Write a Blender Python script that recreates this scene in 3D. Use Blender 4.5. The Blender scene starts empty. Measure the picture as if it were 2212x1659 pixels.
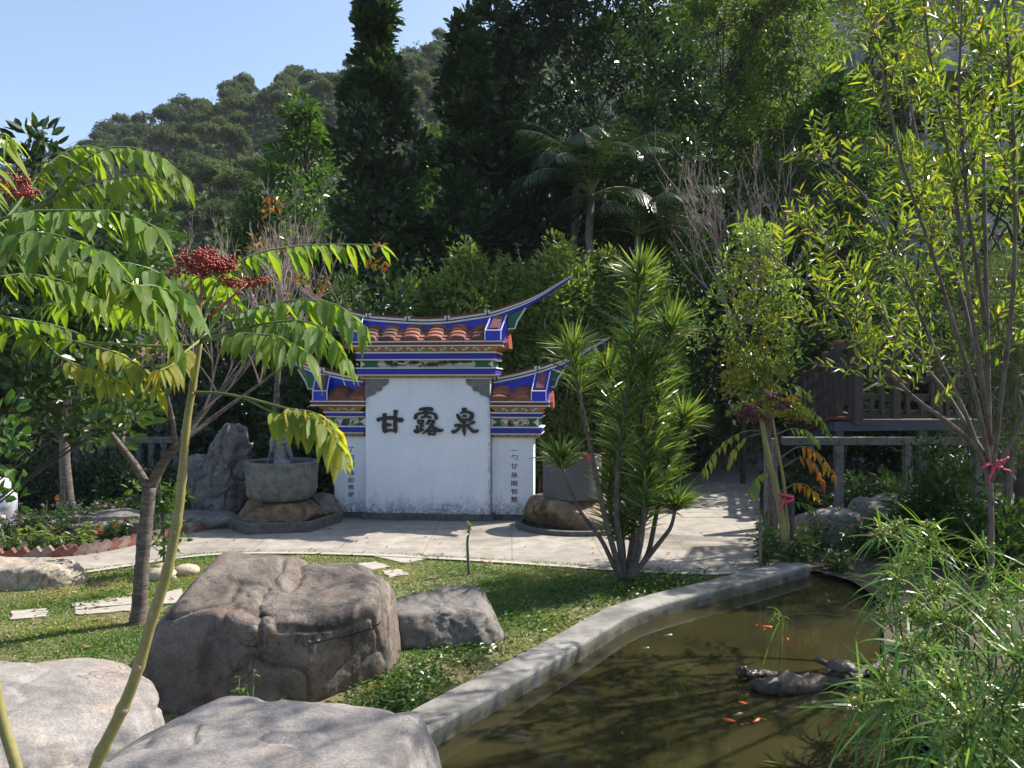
import bpy, bmesh, math, random
import numpy as np
from mathutils import Vector

C = bpy.context.scene.collection
SC = bpy.context.scene
R = math.radians
F, CX, CY, H = 1703.0, 1106.0, 829.5, 2.2      # focal length, centre and eye height the place was surveyed with

# ---------------------------------------------------------------- camera, sky, sun, exposure
cam = bpy.data.cameras.new('camera'); camo = bpy.data.objects.new('camera', cam); C.objects.link(camo)
camo.location = (0, 0, H); camo.rotation_euler = (R(90), 0, 0)
cam.sensor_width = 36; cam.lens = 36 * F / 2212.0; cam.clip_start = 0.05; cam.clip_end = 3000
SC.camera = camo
SUN_EL, SUN_AZ = R(47), R(60)
sun_dir = Vector((math.sin(SUN_AZ) * math.cos(SUN_EL), math.cos(SUN_AZ) * math.cos(SUN_EL), math.sin(SUN_EL)))
w = bpy.data.worlds.new('World'); SC.world = w; w.use_nodes = True
wn = w.node_tree; bgn = wn.nodes['Background']
sky = wn.nodes.new('ShaderNodeTexSky'); sky.sky_type = 'NISHITA'; sky.sun_disc = False
sky.sun_elevation = SUN_EL; sky.sun_rotation = SUN_AZ
sky.air_density = 1.0; sky.dust_density = 1.4; sky.ozone_density = 0.5; sky.altitude = 50
wn.links.new(sky.outputs[0], bgn.inputs[0]); bgn.inputs[1].default_value = 0.125
sl = bpy.data.lights.new('sun', 'SUN'); sl.energy = 5.0; sl.angle = R(0.55); sl.color = (1, .93, .82)
so = bpy.data.objects.new('sun', sl); C.objects.link(so)
so.rotation_euler = sun_dir.to_track_quat('Z', 'Y').to_euler(); so.location = (8, 6, 20)
SC.view_settings.view_transform = 'Standard'; SC.view_settings.look = 'None'
SC.view_settings.exposure = 0.95; SC.view_settings.gamma = 1.0
SC.render.engine = 'CYCLES'
try:
    SC.cycles.use_denoising = True; SC.cycles.denoiser = 'OPENIMAGEDENOISE'
except Exception: pass
SC.cycles.max_bounces = 7; SC.cycles.diffuse_bounces = 3; SC.cycles.glossy_bounces = 3
SC.cycles.transmission_bounces = 4; SC.cycles.transparent_max_bounces = 6
SC.cycles.use_adaptive_sampling = True; SC.cycles.adaptive_threshold = 0.015
SC.cycles.sample_clamp_indirect = 6

# ---------------------------------------------------------------- helpers
rng = np.random.default_rng(7)
random.seed(7)
def px(u, v, D): return np.array([(u - CX) / F * D, D, H - (v - CY) / F * D])
def gx(u, v, z=0.0):
    D = (H - z) * F / (v - CY); return np.array([(u - CX) / F * D, D, z])
def nz(a):
    a = np.asarray(a, float); return a / np.maximum(np.linalg.norm(a, axis=-1, keepdims=True), 1e-9)
def _h(i, j, k, s):
    n = (i * 374761393 + j * 668265263 + k * 2147483647 + s * 974711) & 0xffffffff
    n = ((n ^ (n >> 13)) * 1274126177) & 0xffffffff
    n = n ^ (n >> 16)
    return (n & 0xffff) / 32767.5 - 1
def vnoise(p, s=0):
    p = np.asarray(p, float); i = np.floor(p).astype(np.int64); f = p - i; f = f * f * (3 - 2 * f)
    r = 0
    for a in (0, 1):
        for b in (0, 1):
            for c in (0, 1):
                wt = (f[:, 0] if a else 1 - f[:, 0]) * (f[:, 1] if b else 1 - f[:, 1]) * (f[:, 2] if c else 1 - f[:, 2])
                r = r + wt * _h(i[:, 0] + a, i[:, 1] + b, i[:, 2] + c, s)
    return r
def fbm(p, o=4, s=0):
    r = 0; a = 1.0; p = np.asarray(p, float)
    for k in range(o):
        r = r + a * vnoise(p, s + k * 17); p = p * 2.03 + 5.1; a *= .5
    return r

class MB:
    "collects geometry and links it as ONE mesh object"
    def __init__(s): s.v = []; s.n = 0; s.f = []; s.r = []; s.uv = []
    def add(s, V, faces, mi=0, rnd=None, uv=None):
        V = np.asarray(V, float).reshape(-1, 3)
        for fa in (faces if isinstance(faces, (list, tuple)) else [faces]):
            fa = np.asarray(fa, dtype=np.int64)
            if fa.ndim == 1: fa = fa[None]
            if len(fa): s.f.append((fa + s.n, mi))
        s.v.append(V); s.n += len(V)
        s.r.append(np.full(len(V), random.random()) if rnd is None else np.broadcast_to(rnd, (len(V),)))
        s.uv.append(np.zeros((len(V), 2)) if uv is None else uv)
        return s
    def box(s, x0, x1, y0, y1, z0, z1, mi=0, taper=0):
        t = taper
        V = [(x0+t, y0+t, z0), (x1-t, y0+t, z0), (x1-t, y1-t, z0), (x0+t, y1-t, z0), (x0, y0, z1), (x1, y0, z1), (x1, y1, z1), (x0, y1, z1)]
        return s.add(V, np.array([(0, 3, 2, 1), (4, 5, 6, 7), (0, 1, 5, 4), (1, 2, 6, 5), (2, 3, 7, 6), (3, 0, 4, 7)]), mi)
    def obox(s, c, ax, ay, az, hx, hy, hz, mi=0):
        c, ax, ay, az = [np.asarray(q, float) for q in (c, ax, ay, az)]
        V = [c + ax*hx*i + ay*hy*j + az*hz*k for k in (-1, 1) for (i, j) in ((-1, -1), (1, -1), (1, 1), (-1, 1))]
        return s.add(V, np.array([(0, 3, 2, 1), (4, 5, 6, 7), (0, 1, 5, 4), (1, 2, 6, 5), (2, 3, 7, 6), (3, 0, 4, 7)]), mi)
    def tube(s, P, r, k=6, mi=0, cap=True, rnd=None):
        P = np.asarray(P, float); n = len(P); r = np.broadcast_to(np.asarray(r, float), (n,))
        T = nz(np.gradient(P, axis=0)); ref = np.array([0.31, 0.17, 0.93]) if abs(T[0, 2]) < .9 else np.array([.95, .2, .1])
        u = nz(np.cross(T[0], ref)); U = []
        for i in range(n):
            u = nz(u - T[i] * np.dot(u, T[i])); U.append(u)
        U = np.array(U); W = np.cross(T, U)
        a = np.linspace(0, 2*np.pi, k, endpoint=False)
        V = P[:, None] + r[:, None, None] * (U[:, None] * np.cos(a)[None, :, None] + W[:, None] * np.sin(a)[None, :, None])
        i = np.arange(n - 1)[:, None] * k; j = np.arange(k)[None]; j2 = (j + 1) % k
        q = np.stack([i + j, i + j2, i + k + j2, i + k + j], -1).reshape(-1, 4)
        fs = [q]
        if cap: fs += [np.arange(k)[::-1], np.arange(k) + (n - 1) * k]
        uv = np.stack([np.repeat(np.linspace(0, 1, n), k), np.tile(a / 6.283, n)], -1)
        return s.add(V.reshape(-1, 3), fs, mi, rnd, uv)
    def lathe(s, prof, c=(0, 0, 0), k=32, mi=0, sx=1, sy=1):
        prof = np.asarray(prof, float); n = len(prof); a = np.linspace(0, 2*np.pi, k, endpoint=False)
        V = np.stack([prof[:, :1] * np.cos(a) * sx, prof[:, :1] * np.sin(a) * sy, np.repeat(prof[:, 1:], k, 1)], -1).reshape(-1, 3) + np.asarray(c)
        i = np.arange(n - 1)[:, None] * k; j = np.arange(k)[None]; j2 = (j + 1) % k
        fs = [np.stack([i + j, i + j2, i + k + j2, i + k + j], -1).reshape(-1, 4), np.arange(k)[::-1], np.arange(k) + (n-1)*k]
        return s.add(V, fs, mi)
    def prism(s, poly, z0, z1, mi=0):
        p = np.asarray(poly, float); n = len(p)
        V = np.concatenate([np.c_[p, np.full(n, z0)], np.c_[p, np.full(n, z1)]])
        i = np.arange(n); j = (i + 1) % n
        return s.add(V, [i[::-1], i + n, np.stack([i, j, j + n, i + n], -1)], mi)
    def leaves(s, P, D, N, L, W, bend=.15, fold=.12, mi=0, rnd=None):
        P = np.asarray(P, float); n = len(P); D = nz(D); S = nz(np.cross(D, N)); N = np.cross(S, D)
        L = np.broadcast_to(L, (n,))[:, None]; W = np.broadcast_to(W, (n,))[:, None] * .5
        up = N * W * fold * 2
        b = P; t = P + D * L - N * L * bend
        m1 = P + D * L * .33 - N * L * bend * .12; m2 = P + D * L * .70 - N * L * bend * .5
        V = np.stack([b, m1 + S*W*.92 + up, m2 + S*W*.8 + up*.8, t, m2 - S*W*.8 + up*.8, m1 - S*W*.92 + up], 1).reshape(-1, 3)
        o = np.arange(n)[:, None] * 6
        q = np.concatenate([o + np.array([[0, 1, 2, 3]]), o + np.array([[3, 4, 5, 0]])])
        rr = np.repeat(rng.random(n) if rnd is None else np.broadcast_to(rnd, (n,)), 6)
        uv = np.tile(np.array([[0, 0], [.33, 1], [.7, 1], [1, 0], [.7, -1], [.33, -1]], float), (n, 1))
        return s.add(V, q, mi, rr, uv)
    def blades(s, P, D, N, L, W, bend=.3, seg=2, mi=0, rnd=None):
        "long narrow leaves, tapering, bent down over their length"
        P = np.asarray(P, float); n = len(P); D = nz(D); S = nz(np.cross(D, N)); N = np.cross(S, D)
        L = np.broadcast_to(L, (n,))[:, None]; W = np.broadcast_to(W, (n,))[:, None] * .5; bend = np.broadcast_to(bend, (n,))[:, None]
        V = []; 
        for k in range(seg):
            t = k / seg; ww = W * (1 if k else .6) * (1 - t * .5)
            c = P + D * L * t - np.array([0, 0, 1]) * L * bend * t * t
            V += [c - S * ww, c + S * ww]
        V.append(P + D * L - np.array([0, 0, 1]) * L * bend)
        V = np.stack(V, 1); m = V.shape[1]; o = np.arange(n)[:, None] * m
        fs = [o + np.array([[2*k, 2*k+1, 2*k+3, 2*k+2]]) for k in range(seg - 1)]
        fs.append(o + np.array([[m - 3, m - 2, m - 1]]))
        rr = np.repeat(rng.random(n) if rnd is None else np.broadcast_to(rnd, (n,)), m)
        return s.add(V.reshape(-1, 3), fs, mi, rr)
    def build(s, name, mats, parent=None, origin=None, smooth=False, bevel=0):
        V = np.concatenate(s.v); rr = np.concatenate(s.r); uv = np.concatenate(s.uv)
        o0 = np.zeros(3)
        if origin is not None: o0 = np.asarray(origin, float)
        elif parent is not None: o0 = np.array(parent.get('_w', (0, 0, 0)))
        me = bpy.data.meshes.new(name); me.vertices.add(len(V)); me.vertices.foreach_set('co', (V - o0).astype(np.float32).ravel())
        tot = np.concatenate([np.full(len(f), f.shape[1]) for f, _ in s.f]); loops = np.concatenate([f.ravel() for f, _ in s.f])
        mi = np.concatenate([np.full(len(f), m) for f, m in s.f])
        me.loops.add(len(loops)); me.loops.foreach_set('vertex_index', loops.astype(np.int32))
        me.polygons.add(len(tot)); st = np.concatenate([[0], np.cumsum(tot)[:-1]])
        me.polygons.foreach_set('loop_start', st.astype(np.int32)); me.polygons.foreach_set('loop_total', tot.astype(np.int32))
        me.polygons.foreach_set('material_index', mi.astype(np.int32))
        me.polygons.foreach_set('use_smooth', np.full(len(tot), bool(smooth)))
        for m in (mats if isinstance(mats, (list, tuple)) else [mats]): me.materials.append(m)
        a = me.attributes.new('rnd', 'FLOAT', 'POINT'); a.data.foreach_set('value', rr.astype(np.float32))
        a = me.attributes.new('luv', 'FLOAT_VECTOR', 'POINT'); a.data.foreach_set('vector', np.c_[uv, np.zeros(len(uv))].astype(np.float32).ravel())
        me.update(calc_edges=True); me.validate()
        ob = bpy.data.objects.new(name, me); C.objects.link(ob)
        if parent is not None: ob.parent = parent
        elif origin is not None: ob.location = o0
        if bevel:
            b = ob.modifiers.new('bevel', 'BEVEL'); b.width = bevel; b.segments = 2; b.limit_method = 'ANGLE'
        return ob

def tag(o, label=None, cat=None, group=None, kind=None):
    for k, v in (('label', label), ('category', cat), ('group', group), ('kind', kind)):
        if v: o[k] = v
    return o
def thing(name, label, cat, loc=(0, 0, 0), rz=0, group=None):
    o = bpy.data.objects.new(name, None); C.objects.link(o); o.empty_display_size = .1
    o.location = [float(q) for q in loc]; o.rotation_euler = (0, 0, rz); o['_w'] = [float(q) for q in loc]
    return tag(o, label, cat, group)
def dup(root, loc, rz=0, sc=1, label=None, group=None):
    r = root.copy(); C.objects.link(r); r.location = [float(q) for q in loc]; r.rotation_euler = (0, 0, rz)
    r.scale = (sc, sc, sc) if np.isscalar(sc) else sc
    tag(r, label, None, group)
    for ch in list(root.children):
        c = ch.copy(); C.objects.link(c); c.parent = r
        for g in list(ch.children):
            d = g.copy(); C.objects.link(d); d.parent = c
    return r

# ---------------------------------------------------------------- materials
class NT:
    def __init__(s, name):
        s.m = bpy.data.materials.new(name); s.m.use_nodes = True; s.t = s.m.node_tree
        s.b = s.t.nodes['Principled BSDF']; s.out = s.t.nodes['Material Output']
    def n(s, typ, **kw):
        q = s.t.nodes.new(typ)
        for k, v in kw.items():
            if k.startswith('i_'): q.inputs[k[2:].replace('_', ' ')].default_value = v
            else: setattr(q, k, v)
        return q
    def l(s, a, b): s.t.links.new(a, b)
    def coord(s, scale=(1, 1, 1), src='Object'):
        tc = s.n('ShaderNodeTexCoord'); mp = s.n('ShaderNodeMapping'); mp.inputs['Scale'].default_value = scale
        s.l(tc.outputs[src], mp.inputs[0]); return mp.outputs[0]
    def noise(s, co, scale, detail=5, rough=.6, dist=0):
        q = s.n('ShaderNodeTexNoise'); q.inputs['Scale'].default_value = scale; q.inputs['Detail'].default_value = detail
        q.inputs['Roughness'].default_value = rough; q.inputs['Distortion'].default_value = dist; s.l(co, q.inputs['Vector']); return q.outputs[0]
    def ramp(s, fac, stops, interp='LINEAR'):
        q = s.n('ShaderNodeValToRGB'); e = q.color_ramp.elements; q.color_ramp.interpolation = interp
        while len(e) < len(stops): e.new(.5)
        for k, (p, c) in enumerate(stops):
            e[k].position = p; e[k].color = (c, c, c, 1) if np.isscalar(c) else (*c, 1)
        s.l(fac, q.inputs[0]); return q.outputs[0]
    def mix(s, fac, a, b, mode='MIX'):
        q = s.n('ShaderNodeMix', data_type='RGBA', blend_type=mode)
        for i, val in ((0, fac), (6, a), (7, b)):
            if hasattr(val, 'is_linked'): s.l(val, q.inputs[i])
            elif i == 0: q.inputs[0].default_value = val
            else: q.inputs[i].default_value = (*val, 1)
        return q.outputs[2]
    def math(s, op, a, b=0.0):
        q = s.n('ShaderNodeMath', operation=op)
        for i, val in ((0, a), (1, b)):
            if hasattr(val, 'is_linked'): s.l(val, q.inputs[i])
            else: q.inputs[i].default_value = val
        return q.outputs[0]
    def bump(s, h, st=.5, d=.02):
        q = s.n('ShaderNodeBump'); q.inputs['Strength'].default_value = st; q.inputs['Distance'].default_value = d
        s.l(h, q.inputs['Height']); s.l(q.outputs[0], s.b.inputs['Normal']); return q.outputs[0]
    def col(s, c):
        if hasattr(c, 'is_linked'): s.l(c, s.b.inputs['Base Color'])
        else: s.b.inputs['Base Color'].default_value = (*c, 1)
        return s
    def rough(s, r):
        if hasattr(r, 'is_linked'): s.l(r, s.b.inputs['Roughness'])
        else: s.b.inputs['Roughness'].default_value = r
        return s

def simple(name, c, rough=.6, var=.25, scale=12, bump=.15, d=.004, spec=None):
    t = NT(name); co = t.coord(); n = t.noise(co, scale, 6, .65)
    lo = [q * (1 - var) for q in c]; hi = [min(1, q * (1 + var)) for q in c]
    t.col(t.ramp(n, [(.3, lo), (.7, hi)])).rough(rough)
    if bump: t.bump(t.noise(co, scale * 4, 5), bump, d)
    if spec is not None: t.b.inputs['Specular IOR Level'].default_value = spec
    return t.m
def leafmat(name, cols, trans=.38, rough=.38, tint=(1.25, 1.35, .5), spec=.5, clump=.35):
    t = NT(name); a = t.n('ShaderNodeAttribute', attribute_name='rnd'); k = len(cols)
    c = t.ramp(a.outputs['Fac'], [(i / max(k - 1, 1), q) for i, q in enumerate(cols)])
    n = t.noise(t.coord(), 1.3, 3)
    c = t.mix(1.0, c, t.ramp(n, [(.3, 1 - clump), (.7, 1 + clump * .5)]), 'MULTIPLY')
    t.col(c).rough(rough); t.b.inputs['Specular IOR Level'].default_value = spec
    tr = t.n('ShaderNodeBsdfTranslucent'); t.l(t.mix(1.0, c, tint, 'MULTIPLY'), tr.inputs[0])
    mx = t.n('ShaderNodeMixShader'); mx.inputs[0].default_value = trans
    t.l(t.b.outputs[0], mx.inputs[1]); t.l(tr.outputs[0], mx.inputs[2]); t.l(mx.outputs[0], t.out.inputs[0])
    return t.m
def rockmat(name, c1, c2, stain=(.02, .018, .017), st=.5, sc=1.0, warm=None, rough=.85, bump=.6):
    t = NT(name); co = t.coord((sc, sc, sc)); n1 = t.noise(co, 2.2, 8, .65, .6); n2 = t.noise(co, 12, 9, .74); n3 = t.noise(co, 75, 4, .75)
    c = t.ramp(n1, [(.32, c1), (.62, c2)])
    if warm: c = t.mix(t.ramp(t.noise(t.coord((sc*.8, sc*.8, sc*1.6)), 1.7, 6, .6, 1.2), [(.5, 0), (.66, .8)]), c, warm)
    c = t.mix(.55, c, t.ramp(n2, [(.25, .35), (.75, 1.35)]), 'MULTIPLY')
    c = t.mix(.65, c, t.ramp(n3, [(.32, .45), (.68, 1.5)]), 'MULTIPLY')
    sm = t.ramp(t.noise(t.coord((sc*1.2, sc*1.2, sc*.45)), 1.9, 7, .62, 1.5), [(.62 - st*.16, 0), (.70 - st*.1, 1)])
    sm2 = t.math('MULTIPLY', sm, t.ramp(n2, [(.3, .35), (.6, 1)]))
    c = t.mix(t.math('MULTIPLY', sm2, min(1, st * 1.6)), c, stain)
    CRK = None
    h = t.math('ADD', t.math('MULTIPLY', n2, .7), t.math('MULTIPLY', n3, .34))
    vor = t.n('ShaderNodeTexVoronoi', feature='DISTANCE_TO_EDGE'); vor.inputs['Scale'].default_value = 1.6
    mx = t.noise(co, 3, 4); wv = t.n('ShaderNodeVectorMath', operation='ADD'); t.l(co, wv.inputs[0]); t.l(mx, wv.inputs[1]); t.l(wv.outputs[0], vor.inputs['Vector'])
    h = t.math('ADD', h, t.math('MULTIPLY', t.ramp(vor.outputs[0], [(0, 0), (.035, 1)]), .12))
    c = t.mix(t.math('MULTIPLY', t.ramp(vor.outputs[0], [(0, 1), (.022, 0)]), t.ramp(t.noise(co, 1.1, 3), [(.50, 0), (.60, .75)])), c, stain)
    t.col(c).rough(rough); t.bump(h, bump, .03); return t.m
def barkmat(name, c1, c2, band=0.0, sc=1.0):
    t = NT(name); co = t.coord((sc*1.5, sc*1.5, sc*(6 if band else .6))); n = t.noise(co, 7, 7, .7, .3); n2 = t.noise(t.coord(), 3, 4)
    c = t.mix(.5, t.ramp(n, [(.35, c1), (.65, c2)]), t.ramp(n2, [(.3, .5), (.7, 1.3)]), 'MULTIPLY')
    t.col(c).rough(.85); t.bump(n, .7, .012); return t.m

# ================================================================ SETTING
def pond_edge():      # front (water side) top edge of the coping, in plan, from near-left round to the right bank
    pts = [gx(945, 1565, .1), gx(1100, 1480, .1), gx(1250, 1395, .1), gx(1371, 1321, .1), gx(1470, 1292, .1), gx(1550, 1273, .1), gx(1650, 1247, .1), gx(1751, 1219, .1)]
    return np.array([p[:2] for p in pts])
def smooth_line(P, n=60):
    P = np.asarray(P, float); d = np.r_[0, np.cumsum(np.linalg.norm(np.diff(P, axis=0), axis=1))]
    t = np.linspace(0, d[-1], n); Q = np.stack([np.interp(t, d, P[:, k]) for k in range(P.shape[1])], -1)
    for _ in range(6): Q[1:-1] = .25 * Q[:-2] + .5 * Q[1:-1] + .25 * Q[2:]
    return Q
EDGE = smooth_line(np.r_[[[-1.25, 2.0], [-1.0, 3.2], [-.85, 4.1]], pond_edge()], 80)
def offset(P, d):
    T = nz(np.gradient(P, axis=0)); return P + np.stack([-T[:, 1], T[:, 0]], -1) * d
EDGE_OUT = offset(EDGE, .30)
PLAZA_NEAR = smooth_line(np.array([gx(u, v)[:2] for u, v in ((-200, 1262), (20, 1252), (180, 1240), (390, 1203), (520, 1195), (700, 1196), (840, 1201), (1010, 1210), (1190, 1222), (1330, 1232), (1430, 1240), (1560, 1241), (1640, 1238), (1700, 1232))]), 60)

def grid_noise_sheet(name, poly, z, mat, amp=0.0, sub=0, kind='structure'):
    bm = bmesh.new(); vs = [bm.verts.new((float(p[0]), float(p[1]), z)) for p in poly]; f = bm.faces.new(vs); f.normal_update()
    if f.normal.z < 0: f.normal_flip()
    bmesh.ops.triangulate(bm, faces=bm.faces)
    me = bpy.data.meshes.new(name); bm.to_mesh(me); bm.free(); me.materials.append(mat)
    o = bpy.data.objects.new(name, me); C.objects.link(o); o['kind'] = kind; return o

# soil / leaf litter ground
t = NT('soil'); co = t.coord(); n = t.noise(co, 1.5, 8, .7); n2 = t.noise(co, 30, 5, .7)
t.col(t.mix(.6, t.ramp(n, [(.3, (.035, .03, .018)), (.7, (.10, .075, .045))]), t.ramp(n2, [(.3, .4), (.7, 1.4)]), 'MULTIPLY')).rough(.95)
t.bump(n2, .8, .03); SOIL = t.m
t = NT('lawn_soil'); co = t.coord(); n = t.noise(co, 1.1, 6, .6); n2 = t.noise(co, 40, 5, .7)
c = t.ramp(n, [(.36, (.085, .10, .035)), (.56, (.19, .155, .085))])
t.col(t.mix(.6, c, t.ramp(n2, [(.3, .5), (.7, 1.4)]), 'MULTIPLY')).rough(.95); t.bump(n2, .7, .02); LAWNSOIL = t.m
t = NT('paving'); co = t.coord(); n = t.noise(co, .9, 7, .62, .4); n2 = t.noise(co, 45, 5, .7); n3 = t.noise(co, 4, 6, .7)
c = t.ramp(n, [(.3, (.265, .24, .21)), (.7, (.40, .365, .32))])
c = t.mix(.5, c, t.ramp(n2, [(.3, .75), (.7, 1.15)]), 'MULTIPLY'); c = t.mix(.8, c, t.ramp(n3, [(.35, .60), (.62, 1.05)]), 'MULTIPLY')
br = t.n('ShaderNodeTexBrick', offset=.0); br.inputs['Scale'].default_value = 1; br.inputs['Mortar Size'].default_value = .008; br.inputs['Brick Width'].default_value = 1.15; br.inputs['Row Height'].default_value = .95
br.inputs['Color1'].default_value = (1, 1, 1, 1); br.inputs['Color2'].default_value = (.88, .87, .85, 1); br.inputs['Mortar'].default_value = (.62, .59, .57, 1)
t.l(t.coord((1, 1, 1)), br.inputs['Vector']); c = t.mix(1, c, br.outputs[0], 'MULTIPLY')
wet = t.ramp(t.noise(t.coord((.5, 1.3, 1)), .8, 4, .5, .8), [(.56, 0), (.62, 1)])
c = t.mix(t.math('MULTIPLY', wet, .45), c, (.14, .12, .10)); t.col(c).rough(t.ramp(wet, [(0, .85), (1, .5)])); t.bump(n2, .35, .004); PAVE = t.m

# ground: one sheet reaching the horizon, low under everything
mb = MB(); mb.add([(-395, -60, -.35), (395, -60, -.35), (395, 225, -.35), (-395, 225, -.35)], np.array([[0, 1, 2, 3]])); g = mb.build('ground', SOIL); g['kind'] = 'structure'

# hill
VR = np.array([(-1500, 520), (-500, 440), (0, 392), (100, 362), (290, 282), (480, 230), (720, 174), (870, 132), (1050, 108), (1400, 40), (1700, -60), (2100, -20), (2400, -60), (3200, 60), (4200, 300)], float)
def ridge_z(u): return H - (np.interp(u, VR[:, 0], VR[:, 1]) - CY) / F * 130
def hill_z(u, D):
    t = np.clip((D - 27) / (130 - 27), 0, 1.6)
    z = ridge_z(u) * np.where(t < 1, t ** 1.05, 1 - (t - 1) * .8)
    return z + 1.2 * fbm(np.stack([(u - CX) / F * D * .06, D * .06, u * 0], -1), 3, 5) * np.clip(t * 4, 0, 1) - .34 * (t <= 0)
us = np.linspace(-1500, 4200, 90); Ds = np.r_[26.5, np.linspace(30, 210, 46)]
U, DD = np.meshgrid(us, Ds); V = np.stack([(U - CX) / F * DD, DD, hill_z(U.ravel(), DD.ravel()).reshape(U.shape)], -1)
nu = len(us); i = (np.arange(len(Ds) - 1)[:, None] * nu + np.arange(nu - 1)[None]).ravel()
t = NT('hillside'); n = t.noise(t.coord(), .12, 6, .65); t.col(t.ramp(n, [(.3, (.010, .018, .008)), (.7, (.026, .036, .014))])).rough(1); HILLM = t.m
mb = MB(); mb.add(V.reshape(-1, 3), np.stack([i, i + 1, i + nu + 1, i + nu], -1)); hl = mb.build('hill', HILLM, smooth=True); hl['kind'] = 'structure'

# soil bed (behind the paving), lawn soil, paving, right bank
bed = grid_noise_sheet('planting_soil', [(-30, 2)] + [tuple(p) for p in offset(EDGE, .15)] + [(4.2, 9.5), (30, 9.6), (30, 27.5), (-30, 27.5)], -.02, SOIL)
# lawn: from the near boulders up to the paving, bounded by the coping
k0 = np.argmax(EDGE[:, 1] > 3.0)
lawn_poly = [tuple(p) for p in EDGE_OUT[k0:]] + [(3.3, 9.3)] + [tuple(p) for p in PLAZA_NEAR[::-1] - [0, -.15]] + [(-14, 9.0), (-14, 3)]
grid_noise_sheet('lawn', lawn_poly, 0.0, LAWNSOIL)
pl = [tuple(p) for p in PLAZA_NEAR] + [(3.05, 9.6), (4.2, 13.2), (2.75, 13.2), (1.9, 13.6), (-4.2, 13.9), (-4.9, 12.4), tuple(gx(330, 1150)[:2]), tuple(gx(180, 1180)[:2]), tuple(gx(0, 1208)[:2]), tuple(gx(-200, 1225)[:2])]
# the path climbs gently behind: paving is flat at 4 mm up to y=12.8, then a ramp sheet
grid_noise_sheet('paving', pl, .012, PAVE)
mb = MB(); n = 14; yy = np.linspace(12.9, 22, n); zz = .016 + .03 * (yy - 12.9)
xl = 2.65 + (yy - 12.9) * .255; xr = 4.05 + (yy - 12.9) * .314
V = np.concatenate([np.c_[xl, yy, zz], np.c_[xr, yy, zz]]); i = np.arange(n - 1)
mb.add(V, np.stack([i, i + n, i + n + 1, i + 1], -1)); p = mb.build('path', PAVE); p['kind'] = 'structure'
# lawn border strip of pale concrete along the paving
bs = offset(PLAZA_NEAR, -.10); mb = MB(); n = len(bs); V = np.concatenate([np.c_[PLAZA_NEAR, np.full(n, .022)], np.c_[bs, np.full(n, .022)]]); i = np.arange(n - 1)
mb.add(V, np.stack([i, i + n, i + n + 1, i + 1], -1)); e = mb.build('paving_border', simple('border_concrete', (.36, .335, .30), .85, .2, 14)); e['kind'] = 'structure'

# water
t = NT('pond_water'); co = t.coord((1, 1, 1)); n = t.noise(co, .7, 4, .5, .5); t.col(t.ramp(n, [(.3, (.019, .018, .008)), (.7, (.040, .036, .015))])).rough(.03)
t.b.inputs['IOR'].default_value = 1.33
rp = t.math('ADD', t.math('MULTIPLY', t.noise(t.coord((1, 1.8, 1)), 5, 3, .5, .6), 1.0), t.math('MULTIPLY', t.noise(t.coord((1, 1.6, 1)), 22, 2), .12)); t.bump(rp, .045, .02); WATER = t.m
wp = [tuple(p) for p in offset(EDGE, .05)] + [(5.2, 9.6), (14, 9.8), (14, -2), (-1.3, -2)]
grid_noise_sheet('pond_water', wp, -.03, WATER)
# coping (kerb round the pond)
t = NT('granite_kerb'); co = t.coord(); n2 = t.noise(co, 90, 3, .8); n = t.noise(co, 3, 6, .6)
c = t.mix(.75, t.ramp(n, [(.36, (.12, .118, .108)), (.64, (.31, .295, .275))]), t.ramp(n2, [(.3, .45), (.7, 1.45)]), 'MULTIPLY')
sp = t.n('ShaderNodeSeparateXYZ'); t.l(co, sp.inputs[0])
c = t.mix(t.math('MULTIPLY', t.ramp(sp.outputs[2], [(.02, 1), (.10, 0)]), t.ramp(t.noise(co, 8, 5), [(.3, .4), (.6, 1)])), c, (.05, .05, .03)); t.col(c).rough(.85); t.bump(n2, .5, .006); KERB = t.m
def kerb(name, line, wd, z0, z1, m):
    a = line; b = offset(line, wd); r = .02; n = len(a)
    prof = [(0, z0), (0, z1 - r), (r * .4, z1 - r * .3), (r, z1), (wd - r, z1), (wd, z1 - r), (wd, z0)]
    V = np.stack([np.c_[offset(line, o_), np.full(n, z_) + .004 * fbm(np.c_[line * 3, np.full(n, o_ * 9)], 2, 3)] for o_, z_ in prof], 1).reshape(-1, 3)
    q = len(prof); i = (np.arange(n - 1)[:, None] * q + np.arange(q - 1)[None]).ravel()
    mb = MB(); mb.add(V, [np.stack([i, i + q, i + q + 1, i + 1], -1), np.arange(q)[::-1], np.arange(q) + (n - 1) * q]); o = mb.build(name, m, smooth=False); o['kind'] = 'structure'; return o
kerb('pond_kerb', EDGE, .30, -.34, .10, KERB)

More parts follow.
